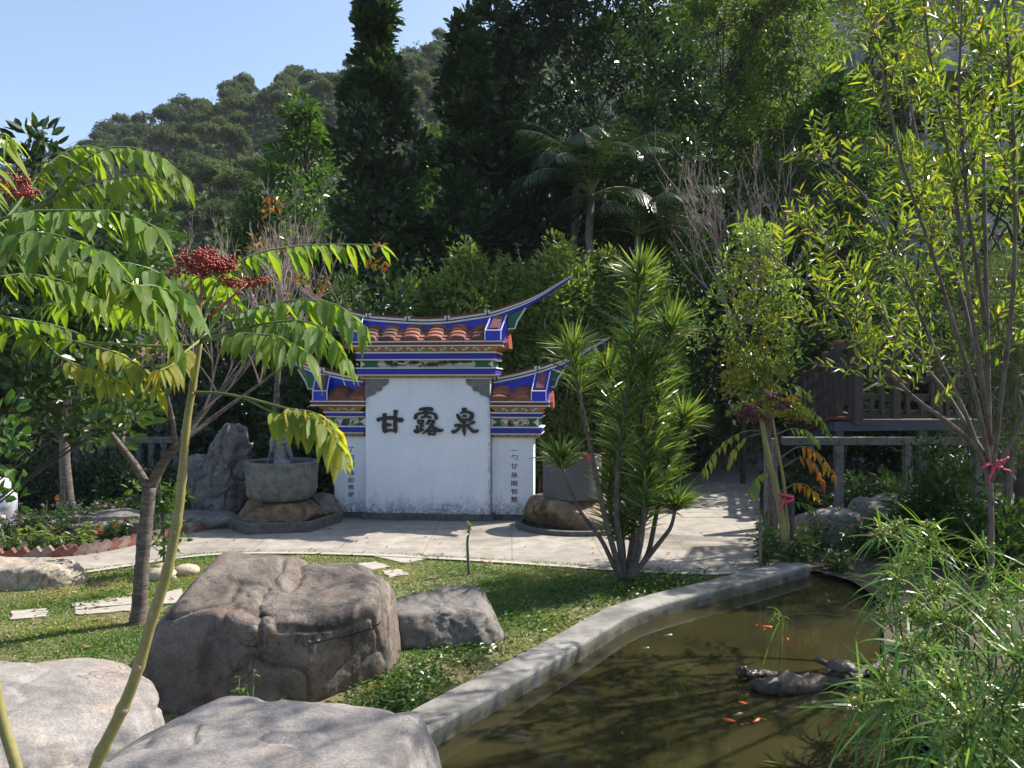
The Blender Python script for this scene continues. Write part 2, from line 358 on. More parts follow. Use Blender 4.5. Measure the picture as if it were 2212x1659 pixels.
# ================================================================ GATE WALL
def plaster():
    t = NT('white_plaster'); co = t.coord(); n = t.noise(co, 2, 6, .6); sp = t.n('ShaderNodeSeparateXYZ'); t.l(co, sp.inputs[0])
    c = t.ramp(n, [(.3, (.66, .70, .79)), (.7, (.75, .785, .86))])
    g1 = t.noise(t.coord((4, 4, 1.6)), 1.6, 7, .7); g2 = t.noise(co, 14, 6, .75)
    hgt = t.math('ADD', sp.outputs[2], t.math('MULTIPLY', g1, -1.0))     # grime climbs unevenly from the foot of the wall
    m1 = t.ramp(hgt, [(-.36 + .0, 1), (.03, 0)]) if False else t.ramp(t.math('ADD', hgt, .5), [(.12, 1), (.42, 0)])
    m = t.math('MULTIPLY', m1, t.ramp(g2, [(.36, 0), (.62, 1)]))
    c = t.mix(t.math('MULTIPLY', m, .85), c, (.12, .125, .125))
    m2 = t.math('MULTIPLY', t.ramp(sp.outputs[2], [(.10, 1), (.34, 0)]), t.ramp(t.noise(co, 22, 5, .75), [(.48, 0), (.58, 1)]))
    c = t.mix(t.math('MULTIPLY', m2, .8), c, (.045, .05, .045))
    ed = t.math('ABSOLUTE', t.math('SUBTRACT', sp.outputs[0], 1.02)); m3 = t.math('MULTIPLY', t.ramp(ed, [(.0, 1), (.05, 0)]), t.ramp(t.noise(t.coord((3, 3, 1)), 9, 6, .7), [(.42, 0), (.6, 1)])); c = t.mix(t.math('MULTIPLY', m3, .75), c, (.13, .13, .125))
    st = t.ramp(t.noise(t.coord((9, 9, .35)), 2.2, 5, .7), [(.52, 0), (.75, .22)]); c = t.mix(st, c, (.42, .43, .44))
    t.col(c).rough(.8); t.bump(g2, .12, .006); return t.m
PLAS = plaster()
def paint(name, c, wear=(.55, .54, .52), amt=.5, rough=.55):
    t = NT(name); co = t.coord(); n = t.noise(co, 20, 7, .75); n2 = t.noise(co, 3, 5)
    k = t.math('MULTIPLY', t.ramp(n, [(.60, 0), (.68, 1)]), amt)
    t.col(t.mix(k, t.mix(.5, c, t.ramp(n2, [(.3, .75), (.7, 1.2)]), 'MULTIPLY'), wear)).rough(rough); t.bump(n, .2, .004); return t.m
BLUE = paint('blue_paint', (.012, .03, .50)); NAVY = paint('navy_paint', (.012, .018, .30), amt=.1); WHT = paint('white_trim', (.66, .65, .62), (.10, .10, .10), .75)
CREAM = paint('cream_trim', (.66, .61, .52), (.25, .22, .18), .3); OCH = paint('ochre_paint', (.40, .19, .035), (.25, .2, .1), .3)
DRED = paint('dark_red_paint', (.13, .022, .02), (.07, .06, .055), .6); BLK = paint('black_line', (.012, .012, .014), (.2, .2, .2), .2)
GRN = paint('green_panel', (.015, .11, .065), (.3, .35, .3), .1); VINE = paint('vine_green', (.05, .24, .12), (.5, .6, .5), .3); PINK = paint('flower_red', (.45, .12, .07), (.6, .5, .4), .3)
t = NT('roof_tile'); co = t.coord(); n = t.noise(co, 6, 7, .7); n2 = t.noise(co, 2.2, 5, .6)
c = t.ramp(n, [(.3, (.20, .062, .035)), (.7, (.38, .135, .08))]); c = t.mix(t.ramp(n2, [(.42, 0), (.58, .85)]), c, (.045, .037, .03)); t.col(c).rough(.8); t.bump(n, .3, .006); TILE = t.m
STONE = rockmat('grey_stone', (.12, .125, .125), (.23, .235, .23), st=.2, sc=2.5)
PLINTH = rockmat('plinth_stone', (.05, .055, .06), (.13, .135, .135), st=.4, sc=2)
BLACKCH = simple('black_lacquer', (.016, .015, .014), .38, .3, 20, .1)
INK = simple('faded_ink', (.05, .06, .085), .8, .5, 30, 0)

YW = 12.7
def lx(u, y=0): return (u - CX) * (YW + y) / F + 1.372
def lz(v, y=0): return H - (v - CY) * (YW + y) / F
gate = thing('screen_wall', 'white screen wall with blue and red tiled swallowtail roofs and three large black characters', 'wall', (-1.372, YW, 0), R(-6))
gate['_w'] = (0, 0, 0); gate['kind'] = 'thing'
def gp(name, mb, mats, parent=gate, **k): return mb.build(name, mats, parent, origin=(0, 0, 0), **k)

# panels
CT = .62      # centre thickness; side wings sit back by SB
SB, ST = .13, .40
mb = MB(); mb.box(lx(786), lx(1060), 0, CT, .10, lz(817)); gp('centre_panel', mb, PLAS, bevel=.008)
mb = MB(); mb.box(lx(714, SB), lx(786.5), SB, SB + ST, .09, lz(945, SB)); gp('side_panel', mb, PLAS, bevel=.008)
mb = MB(); mb.box(lx(1060.5), lx(1151, SB), SB, SB + ST, .09, lz(945, SB)); gp('side_panel', mb, PLAS, bevel=.008)
mb = MB(); mb.box(lx(779), lx(1068), -.06, CT + .05, -.02, .115); mb.box(lx(705, SB), lx(778.5), SB - .05, SB + ST + .05, -.02, .10); mb.box(lx(1068.5), lx(1160, SB), SB - .05, SB + ST + .05, -.02, .10)
gp('plinth', mb, PLINTH, bevel=.006)
# scalloped corner stones
def corner(s):
    c = [(0, 0), (51, 0), (52, 6), (50, 12), (46, 15), (41, 17), (38, 19), (37, 25), (33, 28), (28, 28), (24, 29), (22, 34), (17, 37), (10, 38), (6, 40), (0, 43)]
    P = [((lx(786.3) + p[0] * .00746) if s < 0 else (lx(1059.7) - p[0] * .00746), lz(817.2) - p[1] * .00746) for p in c]
    if s < 0: P = P[::-1]
    mb = MB(); n = len(P); P = np.array(P); V = np.concatenate([np.c_[P[:, 0], np.full(n, -.025), P[:, 1]], np.c_[P[:, 0], np.full(n, -.001), P[:, 1]]])
    i = np.arange(n); j = (i + 1) % n
    mb.add(V, [i[::-1], i + n, np.stack([i, j, j + n, i + n], -1)]); gp('corner_stone', mb, STONE)
corner(-1); corner(1)

# large brush characters, one part each
def brush(mb, pts, X, Z, y0, th, samp=7):
    p = np.asarray(pts, float); d = np.r_[0, np.cumsum(np.linalg.norm(np.diff(p[:, :2], axis=0), axis=1))]
    n = max(len(p) * samp, 8); t = np.linspace(0, d[-1], n); q = np.stack([np.interp(t, d, p[:, k]) for k in range(3)], -1)
    for _ in range(5): q[1:-1] = .25 * q[:-2] + .5 * q[1:-1] + .25 * q[2:]
    e = min(.32 * min(q[0, 2], q[-1, 2]), d[-1] * .2); tt = np.minimum(t, d[-1] - t); ww = q[:, 2] * .5 * np.sqrt(np.clip(1 - (1 - np.clip(tt / max(e, 1e-6), 0, 1)) ** 2 * .8, .05, 1))
    T = nz(np.gradient(q[:, :2], axis=0)); N = np.stack([-T[:, 1], T[:, 0]], -1)
    A = q[:, :2] + N * ww[:, None]; B = q[:, :2] - N * ww[:, None]
    def P3(a, y): return np.stack([X(a[:, 0]), np.full(len(a), y), Z(a[:, 1])], -1)
    V = np.concatenate([P3(A, y0 - th), P3(B, y0 - th), P3(A, y0), P3(B, y0)]); i = np.arange(n - 1)
    fs = [np.stack([i, i + 1, i + n + 1, i + n], -1), np.stack([i + 2*n, i + 2*n + 1, i + 1, i], -1), np.stack([i + n, i + n + 1, i + 3*n + 1, i + 3*n], -1),
          np.array([[0, n, 3*n, 2*n], [n - 1, 3*n - 1, 4*n - 1, 2*n - 1]])]
    mb.add(V, fs)
XC = lambda x: lx(790 + .124 * x); ZC = lambda y: lz(855.8 + .124 * y)
CH = [
 [[(178, 425, 80), (235, 400, 60), (330, 382, 66), (440, 378, 70), (540, 408, 62), (610, 420, 92), (650, 398, 60)], [(308, 300, 92), (318, 340, 58), (313, 430, 66), (308, 520, 82), (318, 600, 80), (322, 650, 30)],
  [(520, 240, 96), (510, 300, 60), (505, 400, 56), (505, 520, 70), (515, 600, 62), (515, 650, 30)], [(335, 508, 70), (400, 500, 55), (442, 502, 44)], [(330, 612, 60), (420, 592, 42), (510, 602, 50)]],
 [[(925, 236, 36), (1000, 222, 64), (1080, 218, 62), (1150, 222, 66), (1180, 242, 36)], [(1047, 215, 70), (1050, 300, 72), (1048, 375, 40)], [(860, 408, 50), (875, 345, 75), (905, 308, 50), (1000, 288, 40), (1090, 283, 40), (1190, 300, 45), (1225, 332, 60), (1242, 410, 55)],
  [(960, 378, 35), (1010, 360, 40), (1080, 354, 40), (1148, 374, 40)], [(903, 425, 40), (932, 485, 36)], [(900, 422, 38), (1015, 426, 38)], [(1010, 422, 42), (985, 480, 38)], [(930, 482, 34), (992, 480, 32)], [(965, 480, 36), (965, 592, 40)], [(965, 517, 28), (1022, 510, 34)],
  [(895, 508, 44), (905, 602, 40)], [(838, 596, 44), (890, 615, 80), (950, 602, 50), (1018, 576, 28)], [(1110, 408, 48), (1090, 460, 45), (1055, 492, 30)], [(1108, 420, 36), (1212, 432, 40)], [(1205, 432, 44), (1160, 502, 48), (1080, 592, 45), (992, 655, 24)],
  [(1118, 480, 35), (1190, 540, 48), (1260, 588, 62), (1325, 600, 52), (1362, 574, 20)], [(1095, 600, 38), (1117, 684, 40)], [(1092, 604, 34), (1218, 594, 38)], [(1222, 592, 44), (1195, 684, 40)], [(1112, 662, 34), (1204, 660, 34)]],
 [[(1730, 196, 84), (1728, 225, 98), (1725, 275, 60)], [(1598, 306, 46), (1640, 380, 68), (1692, 442, 58)], [(1655, 292, 36), (1730, 270, 44), (1820, 278, 50), (1872, 320, 74), (1852, 370, 74), (1795, 435, 46)], [(1692, 346, 28), (1730, 340, 46), (1778, 342, 28)],
  [(1672, 408, 44), (1808, 404, 50)], [(1725, 415, 70), (1720, 540, 66), (1728, 620, 60), (1732, 694, 10)], [(1556, 514, 62), (1605, 498, 40), (1668, 490, 44)], [(1668, 490, 44), (1630, 560, 48), (1590, 602, 56), (1530, 622, 68), (1506, 590, 22)],
  [(1755, 486, 38), (1830, 560, 50), (1890, 612, 64), (1945, 604, 54), (1982, 578, 22)], [(1775, 512, 34), (1840, 470, 46), (1890, 446, 56), (1920, 448, 34)]]]
for ch in CH:
    mb = MB()
    for k, s in enumerate(ch): brush(mb, s, XC, ZC, .001, .028 + .0011 * k)
    gp('character', mb, BLACKCH)
# small couplets, painted: one part per wing
def couplet(text, us, vs, sz):
    for ch, u, v in zip(text, us, vs):
        bms = MB()
        cu = bpy.data.curves.new('t', 'FONT'); cu.body = ch; cu.size = sz; cu.align_x = 'CENTER'; cu.align_y = 'CENTER'; cu.extrude = .001; cu.offset = .0012; cu.resolution_u = 3
        o = bpy.data.objects.new('t', cu); C.objects.link(o); bpy.context.view_layer.update()
        m = o.to_mesh(); V = np.array([q.co[:] for q in m.vertices]); c = (V.max(0) + V.min(0)) / 2
        m.calc_loop_triangles(); f = np.array([q.vertices[:] for q in m.loop_triangles])
        V2 = np.stack([V[:, 0] - c[0] + lx(u, SB), SB - .0025 - V[:, 2], (V[:, 1] - c[1]) * .82 + lz(v, SB)], -1)
        bms.add(V2, f); o.to_mesh_clear(); bpy.data.objects.remove(o); bpy.data.curves.remove(cu); gp('small_character', bms, INK)
couplet('了知煩惱即菩提', [752] * 7, [972, 989, 1006, 1023, 1040, 1055, 1071], .112)
couplet('一勺甘泉開智慧', [1110] * 7, [971, 986, 1005, 1024, 1042, 1059, 1076], .118)

# cornices --------------------------------------------------------------
def vine_strip(mb, x0, x1, z, h, y, n):
    "painted scrollwork: a wavy stem with leaf curls"
    k = int(n * 10); xs = np.linspace(x0, x1, k); zs = z + h * .28 * np.sin(np.linspace(0, n * np.pi * 2, k))
    def strip(xs, zs, wd, mi, yy):
        T = nz(np.stack([np.gradient(xs), np.gradient(zs)], -1)); N = np.stack([-T[:, 1], T[:, 0]], -1) * wd[:, None]
        A = np.c_[xs + N[:, 0], np.full(len(xs), yy), zs + N[:, 1]]; B = np.c_[xs - N[:, 0], np.full(len(xs), yy), zs - N[:, 1]]; m = len(xs); i = np.arange(m - 1)
        mb.add(np.concatenate([A, B]), np.stack([i, i + 1, i + m + 1, i + m], -1), mi)
    strip(xs, zs, np.full(k, h * .085), 0, y)
    for j in range(int(n * 2)):
        xc = x0 + (j + .5) * (x1 - x0) / (n * 2); sg = 1 if j % 2 == 0 else -1
        a = np.linspace(0, 4.2, 9); rr = h * .33 * (1 - a / 6)
        strip(xc + rr * np.cos(a) * .9, z - sg * (rr * np.sin(a) - h * .05), h * .11 * np.sin(np.linspace(.3, 2.9, 9)), 1 if j % 3 else 2, y - .001)
def cornice(uL, uR, y, rows, yb, name='cornice'):
    "rows: (v_top, v_bot, out_top, out_bot, inset px L/R, material)"
    for (nm, v0, v1, o0, o1, il, ir, m) in rows:
        x0, x1 = lx(uL + il, y), lx(uR - ir, y); z1, z0 = lz(v0, y), lz(v1, y); mb = MB(); d = o0 - o1
        V = [(x0 + d, y - o1, z0), (x1 - d, y - o1, z0), (x1 - d, yb + o1, z0), (x0 + d, yb + o1, z0), (x0, y - o0, z1), (x1, y - o0, z1), (x1, yb + o0, z1), (x0, yb + o0, z1)]
        mb.add(V, np.array([(0, 3, 2, 1), (4, 5, 6, 7), (0, 1, 5, 4), (1, 2, 6, 5), (2, 3, 7, 6), (3, 0, 4, 7)]))
        yield nm, gp(nm, mb, m, root_c[0], bevel=.003), (x0, x1, z0, z1, y - o0, y - o1, d)
root_c = [gate]
def make_cornice(uL, uR, y, yb, v, frieze_kind, endL=True, endR=True):
    core = MB(); core.box(lx(uL + 10, y), lx(uR - 10, y), y + .004, yb - .004, lz(v[-1], y) + .002, lz(v[0], y) - .002); co_ = gp('cornice', core, CREAM); root_c[0] = co_
    L = 0 if not endL else 1; r_ = 0 if not endR else 1
    rows = [('cove', v[0], v[1], .20, .115, -7*L, -7*r_, OCH), ('trim', v[1] + .1, v[1] + 3.2, .135, .125, 0, 0, WHT), ('blue_band', v[1] + 3.3, v[2], .10, .10, 3*L, 3*r_, NAVY), ('trim', v[2] + .1, v[2] + 2.8, .135, .12, 1*L, 1*r_, WHT),
            ('frieze', v[2] + 2.9, v[3], .035, .035, 9*L, 9*r_, GRN), ('trim', v[3] + .1, v[3] + 2.5, .12, .13, 1*L, 1*r_, WHT), ('blue_band', v[3] + 2.6, v[4], .115, .115, 3*L, 3*r_, NAVY), ('trim', v[4] + .1, v[4] + 2.6, .135, .12, 1*L, 1*r_, WHT),
            ('cove', v[4] + 2.7, v[5], .10, .035, 4*L, 4*r_, OCH), ('trim', v[5] + .1, v[5] + 2.2, .05, .04, 12*L, 12*r_, CREAM)]
    for nm, ob, (x0, x1, z0, z1, ya, yb_, d) in list(cornice(uL, uR, y, rows, yb)):
        if nm == 'cove':       # scroll painted on the slanted cove: thin relief just proud of it
            n = max(6, int((x1 - x0 - 2*d) / .12)); s = MB(); vine_strip(s, x0 + d + .05, x1 - d - .05, (z0 + z1) / 2, (z1 - z0) * 1.15, 0, n)
            V = np.concatenate(s.v); dz_ = (V[:, 2] - z0) / (z1 - z0); V[:, 1] += yb_ + (ya - yb_) * dz_ - .004; s.v = [V]; gp('painted_scroll', s, [VINE, CREAM, PINK], co_)
        if nm == 'frieze':
            s = MB(); zc = (z0 + z1) / 2; h = z1 - z0; xa, xb = (x0 + x1) / 2 - (x1 - x0) * frieze_kind[1], (x0 + x1) / 2 + (x1 - x0) * frieze_kind[1]
            a = np.linspace(-np.pi/2, np.pi/2, 12); r = h * .46
            poly = lambda g: np.r_[np.c_[xb - r + (r + g) * np.cos(a), zc + (r + g) * np.sin(a)], np.c_[xa + r - (r + g) * np.cos(a), zc - (r + g) * np.sin(a)]]
            for g, yo, mi in ((.0, .010, 0), (-.016, .013, 1), (-.026, .016, 0)):
                p_ = poly(g); s.add(np.c_[p_[:, 0], np.full(len(p_), ya - yo), p_[:, 1]], np.arange(len(p_))[None], mi)
            for sx in (-1, 1):      # pale pointed shapes at the two ends
                xe = x0 if sx < 0 else x1; q = np.array([(0, -.46), (.16, -.42), (.30, -.2), (.62, 0), (.30, .2), (.16, .42), (0, .46)]) * h
                s.add(np.c_[xe - sx * q[:, 0] * 1.15, np.full(7, ya - .010), zc + q[:, 1]], np.arange(7)[None] if sx > 0 else np.arange(7)[::-1][None], 0)
            gp('painted_cartouche', s, [CREAM, STONE], co_)
            s = MB(); X = lambda x: xa + (xb - xa) * np.asarray(x); Z = lambda zz: zc + h * np.asarray(zz); yy = ya - .0165; rr = np.random.default_rng(3)
            if frieze_kind[0] == 'pine':
                for k, st in enumerate(([(.48, -.38, .02), (.50, -.05, .035), (.55, .22, .02), (.62, .05, .02), (.70, .22, .012), (.80, .15, .008)], [(.42, -.36, .03), (.49, 0, .03), (.45, .26, .02), (.34, .2, .018), (.27, -.2, .016), (.2, -.05, .012), (.08, .0, .006)], [(.27, -.2, .012), (.18, -.28, .008)], [(.55, .2, .016), (.66, -.1, .012)])):
                    p = np.array(st); w_ = MB(); brush(s, np.c_[p[:, 0] * (xb - xa), p[:, 1] * h, p[:, 2] * 1.1], lambda x: xa + x, lambda z_: zc + z_, yy, .0006 + .0002 * k)
                for (cx, cz, rw, rh) in ((.12, .0, .05, .28), (.17, -.3, .04, .14), (.24, .2, .035, .16), (.37, -.02, .05, .25), (.67, -.05, .06, .26), (.78, .1, .035, .3), (.88, .12, .07, .14), (.56, -.36, .05, .1)):
                    for _ in range(60):
                        a0 = rr.random() * 6.28; q = rr.random() ** .5; bx, bz = X(cx + rw * q * np.cos(a0)), Z(cz + rh * q * np.sin(a0)); a1 = rr.normal(1.57, .8); l = .05
                        s.add([(bx, yy - .003, bz), (bx + l * np.cos(a1) + .008, yy - .003, bz + l * np.sin(a1)), (bx + l * np.cos(a1) - .008, yy - .003, bz + l * np.sin(a1) + .004)], np.array([[0, 1, 2]]), 1)
            else:
                cx0 = frieze_kind[2]; f_mi = 2 if frieze_kind[0] == 'gold' else 1
                for k in range(11):
                    a0 = k / 11 * 6.28; c_ = np.array([X(cx0), Z(-.05)]); d_ = np.array([np.cos(a0), np.sin(a0)]); n_ = np.array([-d_[1], d_[0]]); q = [c_, c_ + d_ * .045 + n_ * .012, c_ + d_ * .065, c_ + d_ * .045 - n_ * .012]
                    s.add([(p[0], yy - .002, p[1]) for p in q], np.array([[0, 1, 2, 3]]), f_mi)
                for k in range(16):
                    bx, bz = X(cx0 + rr.normal(.08 if cx0 < .5 else -.02, .2)), Z(rr.uniform(-.32, .25)); a0 = rr.random() * 6.28
                    if abs((bx - xa) / (xb - xa) - .5) > .42: continue
                    for j in range(3):
                        a1 = a0 + (j - 1) * .8; s.add([(bx, yy - .003, bz), (bx + .04 * np.cos(a1 - .25), yy - .003, bz + .04 * np.sin(a1 - .25)), (bx + .05 * np.cos(a1), yy - .003, bz + .05 * np.sin(a1)), (bx + .04 * np.cos(a1 + .25), yy - .003, bz + .04 * np.sin(a1 + .25))], np.array([[0, 1, 2, 3]]), 1)
                brush(s, [(0, 0, .007), (.1, .03, .006), (.2, -.02, .005), (.32, .05, .004)], lambda x: X(cx0) + x * (1 if cx0 < .5 else -1), lambda z_: zc + z_, yy, .0008)
            gp('painting', s, [simple('painted_brown', (.16, .085, .03), .7, .3, 30, 0), simple('painted_dark_green', (.035, .06, .05), .7, .4, 30, 0), simple('painted_gold', (.42, .25, .05), .7, .3, 30, 0)], co_)
    return co_
make_cornice(768, 1076, 0, CT, [749, 760.5, 776, 794, 809, 816], ('pine', .37))
make_cornice(694, 786, SB, SB + ST, [878, 889, 899, 920, 934, 943], ('dark', .33, .5), True, False)
make_cornice(1061, 1172, SB, SB + ST, [878, 889, 899, 920, 934, 943], ('gold', .30, .35), False, True)

# roofs -----------------------------------------------------------------
def band(mb, x, zl, zh, y0, y1, mi=0):
    x, zl, zh = [np.asarray(q, float) for q in (x, zl, zh)]; n = len(x); y0 = np.broadcast_to(y0, (n,)); y1 = np.broadcast_to(y1, (n,))
    V = np.stack([np.c_[x, y0, zl], np.c_[x, y0, zh], np.c_[x, y1, zh], np.c_[x, y1, zl]], 1).reshape(-1, 3); i = (np.arange(n - 1) * 4)[:, None]
    q = np.concatenate([i + np.array([[a, (a + 1) % 4, (a + 1) % 4 + 4, a + 4]]) for a in range(4)])
    mb.add(V, [q, np.array([[0, 3, 2, 1]]), np.array([[0, 1, 2, 3]]) + (n - 1) * 4], mi)
def roof(uL, uR, ym, veave, ridge, tilecols, channels, blocks, wings, yh, tz, red_h):
    """uL,uR eave ends; ym ridge depth; ridge polyline (u,v) incl. tails; tilecols list of (u0,u1); blocks list of (u0,u1,sign)"""
    yf = ym - yh; ze = lz(veave[0], yf); zb = lz(veave[1], yf); zt = lz(tz, ym)
    m = MB(); band(m, [lx(uL, yf), lx(uR, yf)], [zb + .02] * 2, [ze - .014] * 2, yf, ym + yh, 0); rf = gp('roof', m, [DRED], gate)
    m = MB(); band(m, [lx(uL, yf) - .012, lx(uR, yf) + .012], [ze - .012] * 2, [ze + .006] * 2, yf - .012, ym + yh + .012); band(m, [lx(uL, yf) - .008, lx(uR, yf) + .008], [zb] * 2, [zb + .018] * 2, yf - .008, ym + yh + .008); gp('eave_trim', m, WHT, rf)
    # slopes both sides under the tiles
    m = MB(); x0, x1 = lx(uL + 6, yf), lx(uR - 6, yf)
    m.add([(x0, yf + .02, ze + .008), (x1, yf + .02, ze + .008), (x1, ym, zt), (x0, ym, zt), (x0, ym + yh - .02, ze + .008), (x1, ym + yh - .02, ze + .008)], [np.array([[0, 1, 2, 3], [3, 2, 5, 4], [0, 4, 5, 1]]), np.array([[0, 3, 4], [1, 5, 2]])]); gp('roof_bed', m, TILE, rf)
    # tiles: convex cover tiles in courses and flat channel tiles between, on both slopes
    m = MB(); nc = 5
    for sgn in (1, -1):
        for cols, kind in ((tilecols, 0), (channels, 1)):
            for (a, b) in cols:
                xa, xb = lx(a, yf), lx(b, yf); xc, hw = (xa + xb) / 2, (xb - xa) / 2
                for k in range(nc):
                    t0, t1 = k / nc, (k + 1.22) / nc
                    P = []
                    for tt, lift in ((t0, .030), (t1, .006)):
                        yy = (yf + .0 + (ym - yf) * tt); zz = ze + .012 + (zt - ze) * tt + lift + (.0 if kind == 0 else -.012)
                        an = np.linspace(np.pi, 0, 9); P.append(np.c_[xc + hw * np.cos(an) * (1.0 - .03 * (lift < .02)), np.full(9, yy), zz + (hw * .36 * np.sin(an) if kind == 0 else -.012 * np.sin(an))])
                    P = np.array(P); Q = P - [0, 0, .017]
                    if sgn < 0: P[:, :, 1] = 2 * ym - P[:, :, 1]; Q[:, :, 1] = 2 * ym - Q[:, :, 1]
                    V = np.concatenate([P.reshape(-1, 3), Q.reshape(-1, 3)]); i = np.arange(8)
                    fs = [np.stack([i, i + 1, i + 10, i + 9], -1), np.stack([i + 18, i + 27, i + 28, i + 19], -1), np.stack([i, i + 18, i + 19, i + 1], -1)]
                    if kind == 0 and k == 0:       # mortar plug at the eave
                        c0 = len(V); V = np.concatenate([V, Q[0] * [1, 1, 0] + [0, .02 * sgn, ze + .0]]); m.add(V, fs + [np.stack([i + 18, i + c0, i + c0 + 1, i + 19], -1)])
                    else: m.add(V, fs)
    gp('tiles', m, TILE, rf, smooth=False)
    # ridge: blue wall up to a sagging line, white-black-white mouldings, dark red cap, tapering tails
    rp = np.asarray(ridge, float); uu = np.linspace(rp[0, 0], rp[-1, 0], 90); vv = np.interp(uu, rp[:, 0], rp[:, 1])
    for _ in range(8): vv[1:-1] = .25 * vv[:-2] + .5 * vv[1:-1] + .25 * vv[2:]
    X = lx(uu, ym); Z = lz(vv, ym); bl, brr = blocks
    tail = np.clip(np.maximum((bl - uu) / max(bl - rp[0, 0], 1e-3), (uu - brr) / max(rp[-1, 0] - brr, 1e-3)), 0, 1); th = 1 - .72 * tail
    inner = tail < .02; wy = .115
    m = MB(); band(m, X[inner], np.full(inner.sum(), zt - .16), Z[inner] - .088, ym - wy, ym + wy); gp('ridge', m, BLUE, rf)
    lay = [(-.105, -.078, .017, WHT, 'ridge_trim'), (-.076, -.058, .006, BLK, 'ridge_line'), (-.056, -.022, .017, WHT, 'ridge_trim'), (-.020, .012, .028, DRED, 'ridge_cap')]
    for (a, b, ex, mt, nm) in lay:
        m = MB(); band(m, X, Z + a * th, Z + b * th, ym - (wy + ex) * (1 - .5 * tail), ym + (wy + ex) * (1 - .5 * tail)); gp(nm, m, mt, rf)
    for sel in ((uu <= bl + 4), (uu >= brr - 4)):
        m = MB()
        if sel.sum() > 3: band(m, X[sel], Z[sel] - .165 * th[sel], Z[sel] - .107 * th[sel], ym - .09 * (1 - .5 * tail[sel]), ym + .09 * (1 - .5 * tail[sel]))
        if m.n: gp('ridge_tail', m, BLUE, rf)
    # small black and white joints on the ridge
    for q in np.linspace(bl + 8, brr - 8, 4 if brr - bl > 200 else 2):
        m = MB(); zc = np.interp(q, uu, Z); xq = lx(q, ym); m.box(xq - .009, xq + .009, ym - wy - .034, ym - wy - .01, zc - .075, zc + .014, 1); m.box(xq - .045, xq - .0095, ym - wy - .032, ym - wy - .01, zc - .03, zc + .014, 0); m.box(xq + .0095, xq + .045, ym - wy - .032, ym - wy - .01, zc - .03, zc + .014, 0)
        gp('ridge_joint', m, [WHT, BLK], rf)
    return rf, (yf, ze, zt, X, Z, uu)
def end_block(rf, g, u0, u1, ym, sgn, zr):
    "sloping gable ridge: blue block down the slope, red plaque on it, green wing under the tail"
    yf, ze, zt, X, Z, uu = g; x0, x1 = lx(u0, yf), lx(u1, yf); zf = ze + .006; h0 = .15; ztop = np.interp((u0 + u1) / 2, uu, Z) - .10
    for sd in (1, -1):
        Y = lambda y: y if sd > 0 else 2 * ym - y
        sh = -sgn * .0
        P = [(x0, Y(yf - .02), zf), (x1, Y(yf - .02), zf), (x1, Y(yf - .02), zf + h0), (x0, Y(yf - .02), zf + h0), (x0 + sgn * .05, Y(ym - .118), ztop), (x1 + sgn * .05, Y(ym - .118), ztop), (x1 + sgn * .05, Y(ym - .118), zf), (x0 + sgn * .05, Y(ym - .118), zf)]
        m = MB(); fq = np.array([(0, 1, 2, 3), (3, 2, 5, 4), (4, 5, 6, 7), (0, 7, 6, 1), (1, 6, 5, 2), (0, 3, 4, 7)])
        m.add(P, fq if sd > 0 else fq[:, ::-1]); gp('gable_ridge', m, BLUE, rf, bevel=.006)
        P = np.array(P, float); e = np.array([0, -.012 * sd, .012]); m = MB()
        m.tube([P[0] + e, P[3] + e, P[4] + e], .009, 4); m.tube([P[1] + e, P[2] + e, P[5] + e], .009, 4); m.tube([P[3] + e, P[2] + e], .009, 4)
        gp('gable_trim', m, WHT, rf)
        def onslope(a, b, lift): return P[3] * (1 - a) * (1 - b) + P[2] * a * (1 - b) + P[5] * a * b + P[4] * (1 - a) * b + np.array([0, -.8 * sd, .5]) * lift
        q = [onslope(a, b, l) for l in (-.01, .03) for (a, b) in ((.24, .14), (.80, .14), (.80, .92), (.24, .92))]; m = MB()
        m.add(q, np.array([(4, 5, 6, 7), (0, 1, 5, 4), (1, 2, 6, 5), (2, 3, 7, 6), (3, 0, 4, 7)])); gp('plaque', m, paint('plaque_red', (.16, .045, .035), (.5, .45, .42), .8), rf)
    # flame-shaped red gable end piece
    xe = x1 if sgn > 0 else x0; m = MB(); a = np.array([(-.26, 0), (.26, 0), (.24, .10), (.14, .2), (.05, .25), (0, .30), (-.05, .25), (-.14, .2), (-.24, .10)]); n = len(a)
    yc = ym - .0; V = np.concatenate([np.c_[np.full(n, xe + sgn * .03), yc + a[:, 0], ze - .10 + a[:, 1] * .9], np.c_[np.full(n, xe + sgn * .10), yc + a[:, 0], ze - .10 + a[:, 1] * .9]]); i = np.arange(n); j = (i + 1) % n
    m.add(V, [i[::-1] if sgn > 0 else i, (i + n) if sgn > 0 else (i + n)[::-1], np.stack([i, j, j + n, i + n], -1)]); gp('gable_ornament', m, paint('ornament_red', (.33, .07, .04), (.6, .55, .5), .8), rf)
    # green wing
    xt = X[np.argmin(abs(uu - ((u1 if sgn > 0 else u0) + sgn * 46 * WS[0])))]; zt2 = np.interp(xt, X, Z); xb = xe + sgn * .06; zb_ = np.interp(xb, X, Z)
    q = np.array([(xb, zb_ - .15), (xt, zt2 - .13), (xt - sgn * .05, zt2 - .22), (xt - sgn * .13, zt2 - .34), (xt - sgn * .17, zt2 - .46), (xb, zt2 - .47)])
    m = MB(); n = len(q); V = np.concatenate([np.c_[q[:, 0], np.full(n, ym - .06), q[:, 1]], np.c_[q[:, 0], np.full(n, ym + .06), q[:, 1]]]); i = np.arange(n); j = (i + 1) % n
    m.add(V, [i if sgn > 0 else i, (i + n)[::-1], np.stack([j, i, i + n, j + n], -1)]); gp('green_wing', m, GRN, rf)
